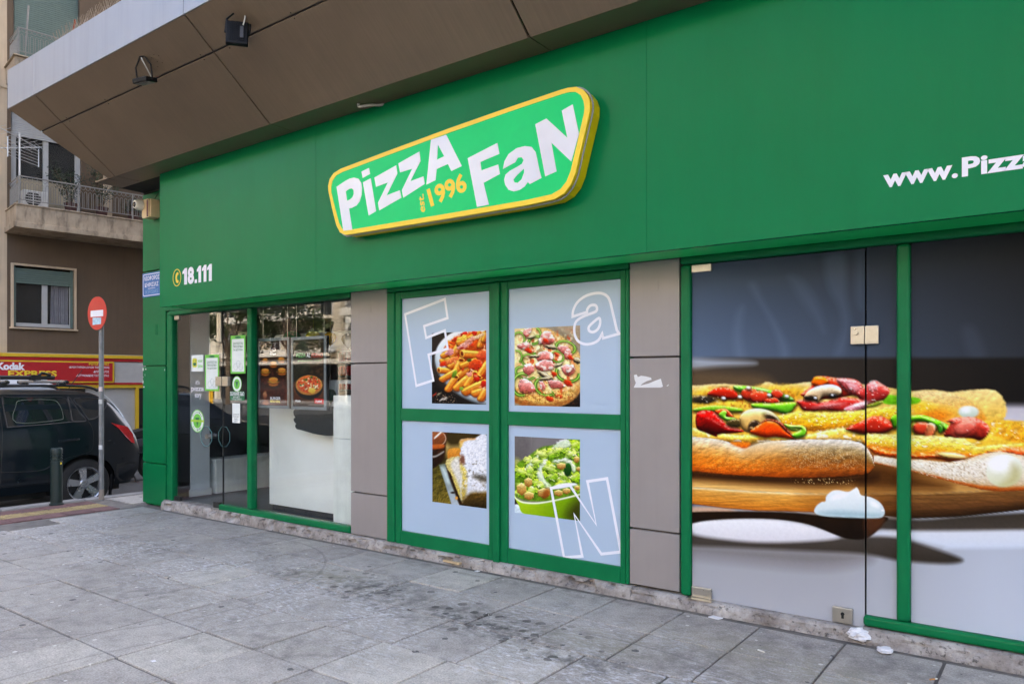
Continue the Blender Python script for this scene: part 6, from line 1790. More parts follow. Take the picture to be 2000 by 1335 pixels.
# ---- four food pictures on the double doors ----
def rect_px(tl, tr, bl, br, y):
    a, b_, c, d = fac(*tl, y), fac(*tr, y), fac(*bl, y), fac(*br, y)
    return (a[0] + c[0]) / 2, (b_[0] + d[0]) / 2, (c[1] + d[1]) / 2, (a[1] + b_[1]) / 2
def penne(p, x, y, ln, w, ang, seed, hole=None):
    ca, sa = math.cos(ang), math.sin(ang)
    def q(a, b_): return (x + a * ca - b_ * sa, y + a * sa + b_ * ca)
    h = ln / 2
    sh = [q(-h, -w), q(-h * .4, -w * 1.08), q(h * .5, -w * 1.05), q(h + w * .5, -w * .7), q(h, w * .5), q(h * .5, w), q(-h * .4, w * 1.08), q(-h + w * .4, w), q(-h - w * .3, 0)]
    p.poly([(a + 4, b_ + 7) for a, b_ in sh], (70, 24, 8), soft=2.2, alpha=.65, tex=0)
    p.poly(sh, (232, 164, 66), (196, 106, 34), soft=.7, tex=.14, tsc=3, seed=seed)
    p.poly([q(-h * .9, -w * .75), q(0, -w * .85), q(h * .85, -w * .75), q(h * .8, -w * .25), q(0, -w * .3), q(-h * .9, -w * .2)], (252, 216, 120), (240, 180, 70), soft=1.2, tex=.12, tsc=2, alpha=.9)
    p.poly([q(-h * .7, w * .55), q(h * .6, w * .6), q(h * .5, w * .95), q(-h * .6, w * .95)], (150, 56, 10), soft=1.2, alpha=.7)
    if hole is not None:
        s_ = 1 if hole > 0 else -1
        c = q(s_ * h * .82, 0)
        p.ell(c[0], c[1], w * .95, w * .62, (244, 196, 100), (226, 150, 60), rot=ang + 1.3, soft=.8)
        p.ell(c[0], c[1], w * .66, w * .38, (130, 50, 12), (90, 30, 8), rot=ang + 1.3, soft=.8)
def paint_pasta(p):
    p.fill((52, 44, 38)); p.at(750, 530, 4.448); p.bl, p.emb = .35, .25
    p.poly([(410, 900), (500, 1000), (700, 1100), (900, 1160), (900, 1180), (400, 1180)], (28, 24, 22), soft=6, tex=.2)
    p.speck(420, 640, 1060, 1150, (200, 170, 140), .62, 1.8, 2, .8)
    for (x, y, c) in ((440, 1070, (190, 60, 40)), (500, 1110, (214, 206, 196)), (530, 1105, (206, 200, 186)), (480, 1060, (160, 150, 120))):
        p.ell(x, y, 20, 7, c, rot=-.6, soft=1.2, warp=2, seed=3)
    p.ell(905, 830, 476, 330, (226, 234, 238), (206, 220, 228), rot=.30, soft=1.2, tex=.02)
    p.ell(915, 826, 440, 292, (196, 206, 212), (240, 246, 248), rot=.30, soft=3, tex=.02)
    p.ell(930, 812, 432, 268, (176, 78, 26), (150, 52, 16), rot=.32, soft=2, warp=3, tex=.3, tsc=4, seed=1)
    rs_ = random.Random(11)
    for k in range(90):
        a = rs_.uniform(0, 6.28); rr = rs_.random() ** .5
        x, y = 900 + 390 * rr * math.cos(a) * 1.0, 815 + 250 * rr * math.sin(a) + (rr * math.cos(a)) * 110
        p.ell(x, y, rs_.uniform(14, 34), rs_.uniform(9, 20), rs_.choice(((206, 66, 30), (226, 110, 40), (170, 36, 18), (240, 160, 70), (222, 140, 110))), rot=rs_.uniform(0, 3), soft=1.2, warp=2, hl=.15, seed=k % 6)
    for (x, y, ln, w, ang, h) in ((560, 770, 150, 30, -.2, None), (520, 860, 110, 28, .1, -1), (600, 810, 90, 28, -.6, 1), (640, 840, 200, 38, -1.15, 1), (560, 905, 170, 30, -.55, None), (760, 720, 210, 38, .08, -1), (620, 690, 140, 34, -1.0, 1), (700, 870, 180, 34, -.65, None), (590, 970, 170, 34, -1.0, 1), (670, 975, 160, 36, -.75, None),
                              (755, 940, 170, 38, -.95, 1), (780, 1010, 220, 40, -.45, None), (820, 1050, 120, 36, -.3, 1), (860, 860, 170, 38, -1.0, -1), (870, 1060, 150, 36, -1.0, None), (540, 715, 100, 26, -.6, None), (730, 800, 150, 30, -.4, None), (690, 610, 120, 34, -.3, None), (850, 600, 130, 32, -1.2, None), (780, 560, 120, 26, -.5, None), (880, 560, 110, 28, -1.2, 1)):
        penne(p, x, y, ln * .95, w * .82, ang, int(x) % 7, h)
    for (x, y, rx, ry, c0, c1) in ((790, 810, 60, 50, (222, 96, 40), (170, 40, 20)), (700, 545, 24, 22, (222, 50, 24), (170, 24, 14)), (785, 535, 22, 20, (226, 56, 26), (180, 30, 16)), (860, 720, 60, 40, (230, 120, 70), (196, 60, 30)), (520, 800, 36, 20, (214, 70, 30), (176, 40, 20)), (590, 770, 60, 24, (236, 150, 90), (206, 96, 50)), (700, 640, 70, 24, (226, 170, 160), (206, 130, 120)),
                                    (760, 590, 60, 20, (232, 176, 160), (206, 130, 110)), (570, 700, 40, 26, (220, 160, 160), (196, 120, 120)), (830, 560, 50, 16, (240, 206, 170), (214, 160, 120)), (740, 890, 26, 22, (238, 170, 150), (214, 120, 100)), (800, 920, 24, 40, (206, 50, 24), (160, 26, 14)), (865, 980, 26, 36, (200, 50, 30), (150, 26, 16)), (680, 575, 50, 18, (246, 214, 110), (230, 180, 70))):
        p.ell(x, y, rx, ry, c0, c1, rot=-.4, soft=1, warp=3, wsc=3, tex=.2, tsc=3, hl=.2, seed=int(y) % 6)
    for k in range(46):
        a = rs_.uniform(0, 6.28); rr = rs_.random() ** .5
        x, y = 890 + 380 * rr * math.cos(a), 800 + 235 * rr * math.sin(a) + (rr * math.cos(a)) * 110
        p.ell(x, y, rs_.uniform(8, 20), rs_.uniform(5, 12), rs_.choice(((190, 50, 24), (150, 30, 14), (226, 140, 96), (110, 40, 16), (240, 196, 160))), rot=rs_.uniform(0, 3), soft=1.0, warp=2, hl=.2, seed=k % 6)
    p.ell(612, 890, 18, 36, (120, 150, 50), (76, 110, 30), rot=.5, soft=1); p.ell(672, 1016, 18, 16, (130, 160, 60), soft=1); p.ell(740, 770, 20, 14, (70, 84, 34), soft=1)
def pepper(p, x, y, rx, ry, rot, a0, a1, seed=0):
    p.ell(x + 3, y + 8, rx, ry, (60, 50, 20), rot=rot, soft=2.5, ring=.3, a0=a0, a1=a1, alpha=.6, tex=0)
    p.ell(x, y, rx, ry, (96, 146, 46), (44, 92, 22), rot=rot, soft=.8, ring=.26, a0=a0, a1=a1, tex=.15, seed=seed)
    p.ell(x, y, rx * .93, ry * .93, (200, 226, 130), (150, 196, 80), rot=rot, soft=.8, ring=.11, a0=a0, a1=a1, tex=.1, hl=.2, seed=seed)
def ham(p, pts, seed):
    p.poly([(a + 4, b_ + 8) for a, b_ in pts], (90, 40, 20), soft=2.5, alpha=.55, tex=0)
    p.poly(pts, (238, 176, 170), (186, 84, 72), soft=.8, warp=2.5, wsc=4, tex=.24, tsc=9, hl=.44, seed=seed)
def paint_topview(p):
    p.fill((150, 138, 120)); p.at(970, 530, 4.452); p.sh, p.bl, p.emb = 0.0, .0, .2
    p.poly([(500, 460), (730, 460), (730, 640), (640, 560)], (176, 160, 140), (150, 130, 104), soft=2, tex=.1, tsc=6)
    p.poly([(600, 1100), (740, 1000), (740, 1190), (560, 1190)], (40, 34, 30), (28, 24, 22), soft=5)
    p.ell(330, 830, 455, 352, (222, 184, 122), (150, 96, 44), rot=.38, soft=1.5, warp=1.5, tex=.2, tsc=4, seed=2)
    p.ell(325, 812, 432, 318, (236, 206, 140), (222, 180, 100), rot=.38, soft=3, warp=2, tex=.25, tsc=3, hl=.2, seed=3)
    p.ell(315, 790, 396, 285, (222, 150, 76), (206, 120, 50), rot=.38, soft=5, warp=3, tex=.3, tsc=4, seed=1)
    p.ell(310, 785, 385, 276, (246, 230, 176), (238, 214, 140), rot=.38, soft=6, warp=3, tex=.14, tsc=9, hl=.36, seed=5)
    p.speck(157, 725, 480, 1160, (206, 76, 34), .55, 8.0, 1, .85); p.speck(157, 725, 480, 1100, (250, 244, 206), .54, 6.0, 2, .75); p.speck(157, 725, 480, 1160, (120, 90, 46), .60, 7.0, 4, .6)
    for (x, y, rx, ry, rot, a0, a1) in ((190, 590, 60, 70, .3, 200, 60), (340, 640, 80, 90, .5, 60, 270), (330, 560, 60, 80, .2, 270, 100), (600, 660, 95, 62, .25, 150, 60), (530, 740, 62, 52, .3, 0, 359), (280, 770, 72, 58, .2, 60, 300), (250, 880, 100, 60, .25, 10, 250), (620, 880, 115, 85, .2, 350, 190), (430, 1000, 110, 85, .3, 20, 240), (220, 980, 90, 110, .2, 60, 290), (175, 740, 50, 60, .1, 250, 60), (520, 1040, 40, 50, .3, 20, 160)):
        pepper(p, x, y, rx, ry, rot, a0, a1, int(x) % 6)
    p.bl = .6
    for k, pts in enumerate(([(240, 500), (300, 490), (290, 540), (260, 575), (235, 550)], [(400, 530), (460, 520), (500, 570), (490, 620), (420, 640), (360, 620)], [(180, 640), (270, 610), (285, 660), (240, 680), (200, 670)], [(370, 710), (440, 690), (490, 720), (480, 770), (400, 780), (350, 770)], [(530, 660), (600, 645), (640, 680), (600, 720), (560, 700)], [(340, 800), (400, 770), (480, 780), (495, 840), (430, 865), (350, 850)],
                             [(240, 810), (300, 800), (330, 850), (280, 900), (235, 870)], [(210, 930), (290, 950), (330, 1000), (320, 1050), (230, 1060), (190, 1010)], [(450, 940), (540, 950), (590, 990), (560, 1010), (470, 1005)], [(560, 830), (620, 810), (680, 840), (650, 900), (590, 890)], [(600, 850), (650, 810), (672, 830), (625, 890)], [(590, 690), (640, 680), (650, 740), (600, 760)], [(370, 950), (410, 970), (420, 1020), (390, 1030)])):
        ham(p, pts, k)
    for (x, y, rx, ry, rot) in ((470, 655, 55, 18, .2), (420, 900, 70, 22, .5), (430, 930, 60, 14, -.1), (540, 810, 40, 16, -.4), (700, 770, 34, 26, .4), (300, 570, 40, 12, -.2), (330, 735, 50, 14, -.1)):
        p.ell(x, y + 4, rx, ry, (70, 58, 44), (40, 32, 24), rot=rot, soft=1.2, warp=2); p.ell(x, y - 3, rx * .9, ry * .62, (226, 214, 180), (176, 156, 116), rot=rot, soft=1, warp=1.5, tex=.15)
    for (x, y, r_) in ((280, 690, 36), (420, 600, 30), (640, 750, 30), (520, 720, 24), (460, 1105, 36), (540, 1085, 30), (620, 970, 40), (500, 890, 30)):
        p.ell(x, y, r_, r_ * .6, (206, 66, 30), (150, 30, 16), rot=.5, soft=1.5, warp=3, hl=.15, seed=int(x) % 5)
    p.speck(157, 725, 1020, 1160, (150, 84, 30), .56, 2.2, 3, .7); p.speck(157, 725, 1040, 1120, (250, 226, 140), .58, 2.4, 6, .7)
def paint_cake(p):
    p.fill((62, 50, 22)); p.at(750, 800, 4.308); p.emb = .4
    p.poly([(400, 480), (520, 450), (640, 800), (400, 800)], (70, 66, 26), (120, 104, 44), soft=6, tex=.25, tsc=8)
    p.poly([(500, 260), (560, 300), (640, 300), (640, 330), (560, 325), (530, 400)], (206, 186, 130), (176, 150, 90), soft=5, alpha=.8)
    p.poly([(545, 330), (640, 325), (640, 400), (560, 415), (535, 400)], (214, 150, 66), (190, 120, 46), soft=1.2, tex=.1)
    p.poly([(400, 170), (520, 170), (520, 300), (500, 420), (460, 460), (400, 470)], (96, 54, 26), (30, 18, 12), soft=2, tex=.2, tsc=8)
    p.ell(440, 240, 82, 66, (150, 96, 60), (110, 60, 30), soft=2, tex=.15); p.ell(440, 240, 82, 66, (226, 214, 196), soft=.8, ring=.06); p.ell(450, 225, 50, 20, (176, 110, 70), (120, 64, 34), rot=-.5, soft=2)
    p.poly([(400, 295), (500, 290), (495, 320), (400, 330)], (196, 110, 50), (150, 76, 30), soft=2); p.poly([(405, 385), (440, 380), (500, 345), (500, 360), (440, 396), (405, 400)], (176, 176, 170), soft=1.2, alpha=.8)
    p.poly([(425, 230), (480, 180), (490, 185), (430, 240)], (226, 226, 220), soft=1)
    p.poly([(462, 460), (520, 450), (560, 560), (600, 690), (640, 810), (570, 800), (520, 640)], (110, 120, 110), (176, 186, 196), soft=1.2, tex=.08, smooth=False); p.poly([(480, 490), (520, 500), (550, 600), (530, 610)], (206, 222, 222), soft=4, alpha=.8)
    p.poly([(520, 430), (560, 480), (600, 600), (650, 760), (690, 810), (640, 800), (590, 680), (540, 540)], (40, 22, 12), soft=2, tex=.3)
    p.poly([(520, 430), (640, 390), (660, 500), (670, 640), (660, 760), (620, 690), (570, 560)], (206, 190, 130), (190, 170, 90), soft=1.2, warp=1.5, tex=.25, tsc=2.6, seed=3)
    p.poly([(560, 450), (640, 400), (650, 560), (640, 650), (600, 560)], (222, 220, 222), (206, 206, 210), soft=3, tex=.25, tsc=2, alpha=.8)
    p.poly([(635, 270), (660, 245), (760, 240), (870, 225), (880, 700), (760, 720), (660, 780), (640, 640), (650, 480), (640, 380), (650, 300)], (226, 228, 236), (206, 208, 214), soft=1.2, warp=1.5, tex=.12, tsc=3, seed=1)
    p.poly([(635, 268), (660, 245), (760, 238), (760, 250), (680, 262), (660, 300), (640, 320)], (206, 150, 90), (214, 190, 100), soft=2, warp=1); p.poly([(640, 450), (690, 500), (700, 640), (670, 770), (650, 740), (655, 560)], (214, 196, 96), (170, 140, 56), soft=3, warp=2, tex=.2, alpha=.9)
    p.speck(650, 880, 330, 700, (120, 112, 96), .62, 6.0, 4, .7); p.speck(640, 880, 260, 700, (250, 250, 254), .50, 4.0, 2, .7)
    p.poly([(740, 560), (800, 540), (870, 570), (870, 610), (810, 600)], (70, 64, 50), (90, 80, 60), soft=4, warp=3, alpha=.85, tex=.3)
    p.poly([(660, 770), (720, 700), (800, 690), (880, 700), (880, 840), (700, 830)], (110, 84, 34), (30, 22, 12), soft=4, warp=2, tex=.25, tsc=4)
    p.ell(660, 420, 22, 40, (96, 50, 26), soft=2, warp=3, alpha=.8); p.ell(580, 695, 18, 8, (40, 26, 20), soft=1); p.ell(610, 740, 12, 14, (206, 150, 70), soft=1)
def lettuce(p, x, y, r_, seed, c0=(206, 222, 90), c1=(130, 176, 40)):
    rs_ = random.Random(seed)
    pts = []
    n = 14
    for k in range(n):
        a = 2 * math.pi * k / n
        q = r_ * (1.0 if k % 2 else .72) * rs_.uniform(.85, 1.15)
        pts.append((x + q * math.cos(a), y + q * .8 * math.sin(a)))
    p.poly([(a + 3, b_ + 9) for a, b_ in pts], (50, 80, 16), soft=2.5, alpha=.6, tex=0)
    p.poly(pts, c0, c1, soft=.8, warp=6, wsc=5, tex=.2, tsc=7, hl=.34, seed=seed)
    p.ell(x - r_ * .2, y - r_ * .1, r_ * .5, r_ * .18, (232, 240, 176), rot=rs_.uniform(-.8, .8), soft=2.5, alpha=.7)
def paint_salad(p):
    p.fill((122, 118, 118)); p.at(970, 800, 3.814); p.bl, p.emb = .3, .3
    p.poly([(130, 190), (260, 190), (220, 420), (130, 480)], (110, 106, 106), (90, 84, 82), soft=10, alpha=.8); p.ell(150, 400, 24, 30, (170, 176, 90), soft=6)
    p.poly([(130, 640), (130, 720), (180, 720), (150, 660)], (40, 30, 30), soft=2); p.poly([(130, 710), (170, 710), (220, 780), (130, 780)], (206, 222, 232), soft=1.5, tex=.1)
    p.poly([(140, 600), (145, 420), (230, 350), (330, 280), (430, 260), (520, 220), (620, 215), (640, 660), (400, 680), (200, 670)], (110, 150, 34), (96, 130, 30), soft=2, tex=.3, tsc=4)
    rs_ = random.Random(5)
    for (x, y, r_) in ((240, 375, 42), (340, 330, 60), (420, 320, 60), (300, 410, 50), (190, 460, 62), (490, 285, 40), (560, 320, 70), (590, 260, 56), (250, 480, 50), (360, 420, 66), (420, 490, 60), (500, 520, 62), (590, 500, 56), (330, 480, 40), (180, 560, 40), (600, 590, 40), (270, 600, 50), (150, 620, 30), (470, 560, 40), (540, 400, 40), (300, 540, 40), (220, 620, 34)):
        lettuce(p, x, y, r_, int(x), rs_.choice(((214, 228, 90), (196, 216, 70), (226, 232, 130), (176, 206, 50))), rs_.choice(((130, 176, 30), (110, 160, 30), (150, 186, 50))))
    p.poly([(425, 270), (460, 235), (510, 222), (545, 240), (530, 280), (470, 290), (430, 295)], (232, 240, 228), (206, 222, 190), soft=2.2, warp=4, wsc=5, tex=.08, alpha=.86)
    p.poly([(220, 420), (290, 350), (310, 340), (300, 390), (240, 440)], (232, 240, 228), (206, 222, 190), soft=2.2, warp=4, wsc=5, tex=.08, alpha=.86)
    p.poly([(320, 390), (360, 360), (380, 380), (345, 430), (350, 500), (390, 550), (410, 590), (370, 590), (320, 540), (300, 470)], (232, 240, 228), (206, 222, 190), soft=2.2, warp=4, wsc=5, tex=.08, alpha=.86)
    p.poly([(420, 375), (500, 362), (550, 375), (590, 430), (590, 460), (560, 460), (540, 410), (500, 390), (430, 395)], (232, 240, 228), (206, 222, 190), soft=2.2, warp=4, wsc=5, tex=.08, alpha=.86)
    p.poly([(420, 570), (500, 545), (580, 545), (600, 560), (540, 575), (450, 590)], (232, 240, 236), soft=1.5)
    for (x, y, r_) in ((300, 385, 44), (405, 440, 46), (455, 300, 40), (560, 330, 46), (330, 560, 34), (500, 480, 44), (250, 440, 34)):
        lettuce(p, x, y, r_, int(x) + 3, (222, 232, 130), (140, 186, 44))
    p.ell(530, 445, 28, 50, (40, 90, 30), (20, 56, 16), rot=.1, soft=1)
    def crouton(x, y, w, h, seed):
        p.poly([(x - w, y - h * .5), (x, y - h), (x + w, y - h * .6), (x + w, y + h * .4), (x + w * .1, y + h), (x - w * .9, y + h * .5)], (226, 198, 124), (150, 96, 40), soft=.9, tex=.25, tsc=2.4, seed=seed, smooth=False)
        p.poly([(x - w, y - h * .5), (x, y - h), (x + w, y - h * .6), (x, y - h * .1)], (236, 214, 150), (214, 176, 100), soft=1, tex=.2, tsc=2, smooth=False)
    for k, (x, y, w, h) in enumerate(((240, 640, 44, 40), (350, 620, 56, 50), (480, 420, 40, 34), (595, 370, 26, 34), (460, 620, 38, 32), (520, 605, 34, 30), (600, 580, 22, 24), (185, 590, 44, 60), (235, 540, 36, 46), (610, 440, 20, 22))):
        crouton(x, y, w * .82, h * .8, k)
    p.ell(370, 620, 24, 40, (130, 60, 16), rot=.4, soft=3, alpha=.7)
    p.bl = 0.0
    p.poly([(130, 625), (150, 655), (200, 682), (300, 690), (420, 672), (540, 645), (640, 620), (640, 830), (440, 802), (210, 775), (165, 710), (140, 665)], (176, 206, 40), (84, 120, 10), soft=1, tex=.04, gx=.75)
    p.poly([(130, 635), (150, 658), (200, 682), (300, 688), (420, 670), (540, 643), (640, 618), (640, 630), (540, 655), (420, 682), (300, 700), (200, 694), (150, 670), (130, 648)], (232, 240, 214), soft=1, tex=.02)
    p.poly([(520, 800), (560, 700), (640, 670), (640, 830)], (50, 44, 20), soft=12, alpha=.75)
YD = 0.0208
for nm, lab, q, fn, n in (('pasta_poster', 'square pasta picture, upper of two on the door leaf beside the narrower grey column', ((843.3, 650.7), (949.6, 645), (843.7, 787), (949.6, 790)), paint_pasta, (170, 210)),
                          ('pizza_poster', 'square pizza top view picture with ham and green pepper rings on the pale door', ((1005, 641), (1133, 636), (1005, 791), (1133, 794.6)), paint_topview, (190, 210)),
                          ('cake_poster', 'square picture of a sugar dusted sandwich cake with knife and jar', ((844, 842), (950, 848), (844.7, 979), (950.8, 992.7)), paint_cake, (160, 200)),
                          ('salad_poster', 'square picture of green salad with croutons in a lime bowl', ((1005, 851.6), (1132.6, 857.7), (1005.4, 1001), (1133, 1016)), paint_salad, (180, 200))):
    x0, x1, z0, z1 = rect_px(*q, YD)
    tag(print_sheet(nm, x0, x1, z0, z1, YD, n[0], n[1], fn), lab, 'poster', 'food pictures on the double door')
# outline letters stuck on the pale panels
m_outl = M('outline_white', srgb(236, 236, 246), .4, var=.01)
def outline(pts, org, sc, w, name, lab, closed=True, extra=None):
    def mp(x, y): return fac(org[0] + x / sc, org[1] + y / sc, .0203)
    t = MB()
    for loop in [pts] + (extra or []):
        q = [mp(*p) for p in loop]
        n = len(q)
        inn, out = [], []
        area = sum(q[i][0] * q[(i + 1) % n][1] - q[(i + 1) % n][0] * q[i][1] for i in range(n))
        for i in range(n):
            a, b_, c = Vector(q[i - 1]), Vector(q[i]), Vector(q[(i + 1) % n])
            d1, d2 = (b_ - a).normalized(), (c - b_).normalized()
            n1, n2 = Vector((-d1.y, d1.x)), Vector((-d2.y, d2.x))
            m_ = (n1 + n2)
            m_ = m_ / max(.35, m_.length_squared / 2) if m_.length > 1e-6 else n1
            out.append(b_ - m_ * w / 2); inn.append(b_ + m_ * w / 2)
        v = [(a.x, .0203, a.y) for a in out] + [(a.x, .0203, a.y) for a in inn]
        t.add(v, [(i, (i + 1) % n, (i + 1) % n + n, i + n) for i in range(n)])
    return tag(t.build(name, m_outl), lab, 'lettering', 'outline letters on the double door')
outline([(183, 372), (528, 240), (552, 404), (348, 474), (366, 576), (529, 512), (553, 670), (386, 722), (428, 944), (280, 992)], (750, 530), 4.448, .024, 'outline_letter', 'white outlined letter F on the pale door panel beside the pasta picture')
outline(catmull([(660, 392), (665, 340), (700, 270), (770, 215), (850, 190), (920, 192), (970, 225), (995, 290)], 4, False)[:-1] + [(1045, 510), (1066, 540), (925, 580)] + catmull([(918, 535), (890, 590), (840, 622), (770, 632), (710, 605), (680, 550), (676, 480), (695, 430), (750, 392), (820, 365), (865, 345), (872, 315), (855, 292), (815, 296), (790, 325), (786, 352)], 4, False),
        (970, 530), 4.452, .022, 'outline_letter', 'white outlined small letter a on the pale door panel above the pizza picture', extra=[catmull([(890, 405), (900, 450), (880, 500), (840, 526), (806, 516), (800, 485), (830, 450)], 4)])
outline([(405, 582), (545, 560), (742, 855), (676, 532), (822, 510), (925, 1056), (780, 1072), (577, 775), (638, 1088), (502, 1098)], (970, 800), 3.814, .023, 'outline_letter', 'white outlined letter N on the pale door panel over the salad picture')

# ================================================================== stickers on the glazed entrance door
m_paper = M('paper_white', srgb(226, 232, 230), .6, var=.03)
m_lime = M('sticker_green', srgb(110, 196, 70), .5, var=.06)
m_txt = M('sticker_dark_green', srgb(30, 110, 70), .5, var=.05)
YG = 0.0272
def zd(x, y): return 320 + x / 2.967, 580 + y / 2.967
def px_rect(x0, x1, y0, y1, y=YG):
    (u0, v0), (u1, v1) = zd(x0, y0), zd(x1, y1)
    um = (u0 + u1) / 2
    return fac(u0, v0, y)[0], fac(u1, v0, y)[0], fac(um, v1, y)[1], fac(um, v0, y)[1]
def sticker_text(par, txt, x0, x1, y0, y1, mat_, bold=.01):
    a = px_rect(x0, x1, y0, y1)
    text(MB(), txt, a, lambda p, q: (p, YG - .0012, q), bold).build('lettering', mat_, par)
def notice(x0, x1, y0, y1, last, lab):
    a = px_rect(x0, x1, y0, y1)
    t = thing('door_notice', lab, 'notice', ((a[0] + a[1]) / 2, YG, a[2]), 0, 'notices on the entrance door')
    MB().box(a[0], a[1], YG - .0004, YG, a[2], a[3]).build('green_border', m_lime, t)
    w, h = a[1] - a[0], a[3] - a[2]
    MB().box(a[0] + w * .09, a[1] - w * .09, YG - .0008, YG - .0005, a[2] + h * .05, a[3] - h * .09).build('paper', m_paper, t)
    dx, dy = x1 - x0, y1 - y0
    for i, (tx, k0, k1) in enumerate((('ΖΗΤΕΙΤΑΙ', .18, .24), ('ΠΡΟΣΩΠΙΚΟ', .26, .32), (last, .35, .40))):
        sticker_text(t, tx, x0 + dx * .17, x1 - dx * .17, y0 + dy * k0, y0 + dy * k1, m_txt, .02)
    MB().prism(ring_pts((a[0] + a[1]) / 2, a[3] - h * .05, w * .2, h * .03, 14), lambda p, q: (p, YG - .0013, q), lambda p, q: (p, YG - .0009, q)).build('badge', m_txt, t)
    sk = MB()
    for k in range(3):
        cx_, cz_ = a[0] + w * (.35 + .17 * k), a[2] + h * (.18 + .07 * (k % 2))
        sk.tube([(p, YG - .001, q) for p, q in ring_pts(cx_, cz_, w * .13, h * .09, 12)], .0016, 4, closed=True)
    sk.build('line_drawing', M('sketch_grey', srgb(150, 160, 160), .6), t)
notice(238, 320, 333, 543, 'ΓΙΑ ΔΙΑΝΟΜΗ', 'green bordered white notice low on the glass door, next to the smiling card')
notice(387, 473, 222, 443, 'ΓΙΑ ΚΟΥΖΙΝΑ', 'green bordered white notice higher up on the fixed glass beside the door')
a = px_rect(160, 229, 335, 430)
sc_ = thing('smile_card', 'white card with a yellow green smiling square stuck on the glass door', 'sticker', (a[0], YG, a[2]))
MB().box(a[0], a[1], YG - .0006, YG, a[2], a[3]).build('card', m_paper, sc_)
w, h = a[1] - a[0], a[3] - a[2]
MB().prism(rrect(a[0] + w * .08, a[0] + w * .47, a[2] + h * .25, a[2] + h * .8, w * .1), lambda p, q: (p, YG - .001, q), lambda p, q: (p, YG - .0007, q)).build('face', M('smile_yellow', srgb(206, 206, 50), .5), sc_)
MB().prism(catmull([(a[0] + w * .15, a[2] + h * .52), (a[0] + w * .40, a[2] + h * .52), (a[0] + w * .36, a[2] + h * .36), (a[0] + w * .2, a[2] + h * .36)], 3), lambda p, q: (p, YG - .0014, q), lambda p, q: (p, YG - .0011, q)).prism(ring_pts(a[0] + w * .2, a[2] + h * .65, w * .03, h * .03, 8), lambda p, q: (p, YG - .0014, q), lambda p, q: (p, YG - .0011, q)).prism(ring_pts(a[0] + w * .36, a[2] + h * .65, w * .03, h * .03, 8), lambda p, q: (p, YG - .0014, q), lambda p, q: (p, YG - .0011, q)).build('smile', m_txt, sc_)
for tx, k0, k1 in (('your', .3, .5), ('time', .55, .78)):
    sticker_text(sc_, tx, 196, 226, 335 + 95 * k0, 335 + 95 * k1, m_lime, .02)
hw = thing('white_script', 'white handwritten pizza lettering on the glass door under the smiling card', 'lettering', (-8.6, YG, 1.3))
for tx, x0, x1, y0, y1 in (("it's", 185, 208, 480, 505), ('pizza', 160, 232, 515, 552), ('story', 180, 216, 555, 592)):
    b = px_rect(x0, x1, y0, y1)
    text(MB(), tx, b, lambda p, q: (p, YG - .001, q), .01).build('lettering', m_let, hw)
def round_sticker(cx, cy, rx, ry, lab, nm):
    a = px_rect(cx - rx, cx + rx, cy - ry, cy + ry)
    c, zc_ = (a[0] + a[1]) / 2, (a[2] + a[3]) / 2
    r1, r2 = (a[1] - a[0]) / 2, (a[3] - a[2]) / 2
    t = thing(nm, lab, 'sticker', (c, YG, zc_))
    MB().prism(ring_pts(c, zc_, r1, r2, 28), lambda p, q: (p, YG - .0004, q), lambda p, q: (p, YG, q)).build('disc', m_lime, t)
    MB().prism(ring_pts(c, zc_, r1 * .92, r2 * .92, 28), lambda p, q: (p, YG - .0008, q), lambda p, q: (p, YG - .0005, q)).build('white_ring', m_paper, t)
    MB().prism(ring_pts(c, zc_, r1 * .64, r2 * .64, 28), lambda p, q: (p, YG - .0012, q), lambda p, q: (p, YG - .0009, q)).build('centre', m_lime, t)
    MB().prism([(c - r1 * .3, zc_ + r2 * .3), (c + r1 * .3, zc_ + r2 * .3), (c, zc_ - r2 * .5)], lambda p, q: (p, YG - .0016, q), lambda p, q: (p, YG - .0013, q)).build('slice_mark', m_txt, t)
    return t, c, zc_, r1, r2
t, c, zc_, r1, r2 = round_sticker(195, 717, 38, 66, 'round green and white seal with a pizza slice low on the glass door', 'round_seal')
MB().box(c - r1, c + r1, YG - .0020, YG - .0017, zc_ - r2 * .08, zc_ + r2 * .1).build('ribbon', M('ribbon_lime', srgb(170, 206, 60), .5), t)
def arc_text(par, txt, c, zc_, r1, r2, a_mid, span, up):
    for i, ch in enumerate(txt):
        an_ = R(a_mid + (span * (.5 - i / max(1, len(txt) - 1)) if up else span * (i / max(1, len(txt) - 1) - .5)))
        x, z = c + r1 * .78 * math.cos(an_), zc_ + r2 * .78 * math.sin(an_)
        text(MB(), ch, (x - r1 * .07, x + r1 * .07, z - r2 * .08, z + r2 * .08), lambda p, q: (p, YG - .0016, q), .02).build('lettering', m_txt, par)
arc_text(t, 'ΕΛΛΗΝΙΚΗ', c, zc_, r1, r2, 90, 110, True); arc_text(t, 'ΕΤΑΙΡΙΑ', c, zc_, r1, r2, 270, 90, False)
t, c, zc_, r1, r2 = round_sticker(424, 503, 27, 46, 'round green sticker with Greek lettering below, beside the door seam', 'scan_sticker')
sticker_text(t, 'ΣΚΑΝΑΡΕ ΕΔΩ', 384, 466, 548, 570, m_let, .02)
sticker_text(t, 'ΚΑΙ ΔΕΣ', 404, 440, 573, 583, m_let); sticker_text(t, 'ΤΟΝ ΚΑΤΑΛΟΓΟ', 394, 450, 586, 596, m_let)
b = px_rect(384, 468, 545, 598)
MB().prism(rrect(b[0], b[1], b[2], b[3], .02), lambda p, q: (p, YG - .0004, q), lambda p, q: (p, YG, q)).build('lower_panel', m_txt, t)
a = px_rect(397, 442, 615, 728)
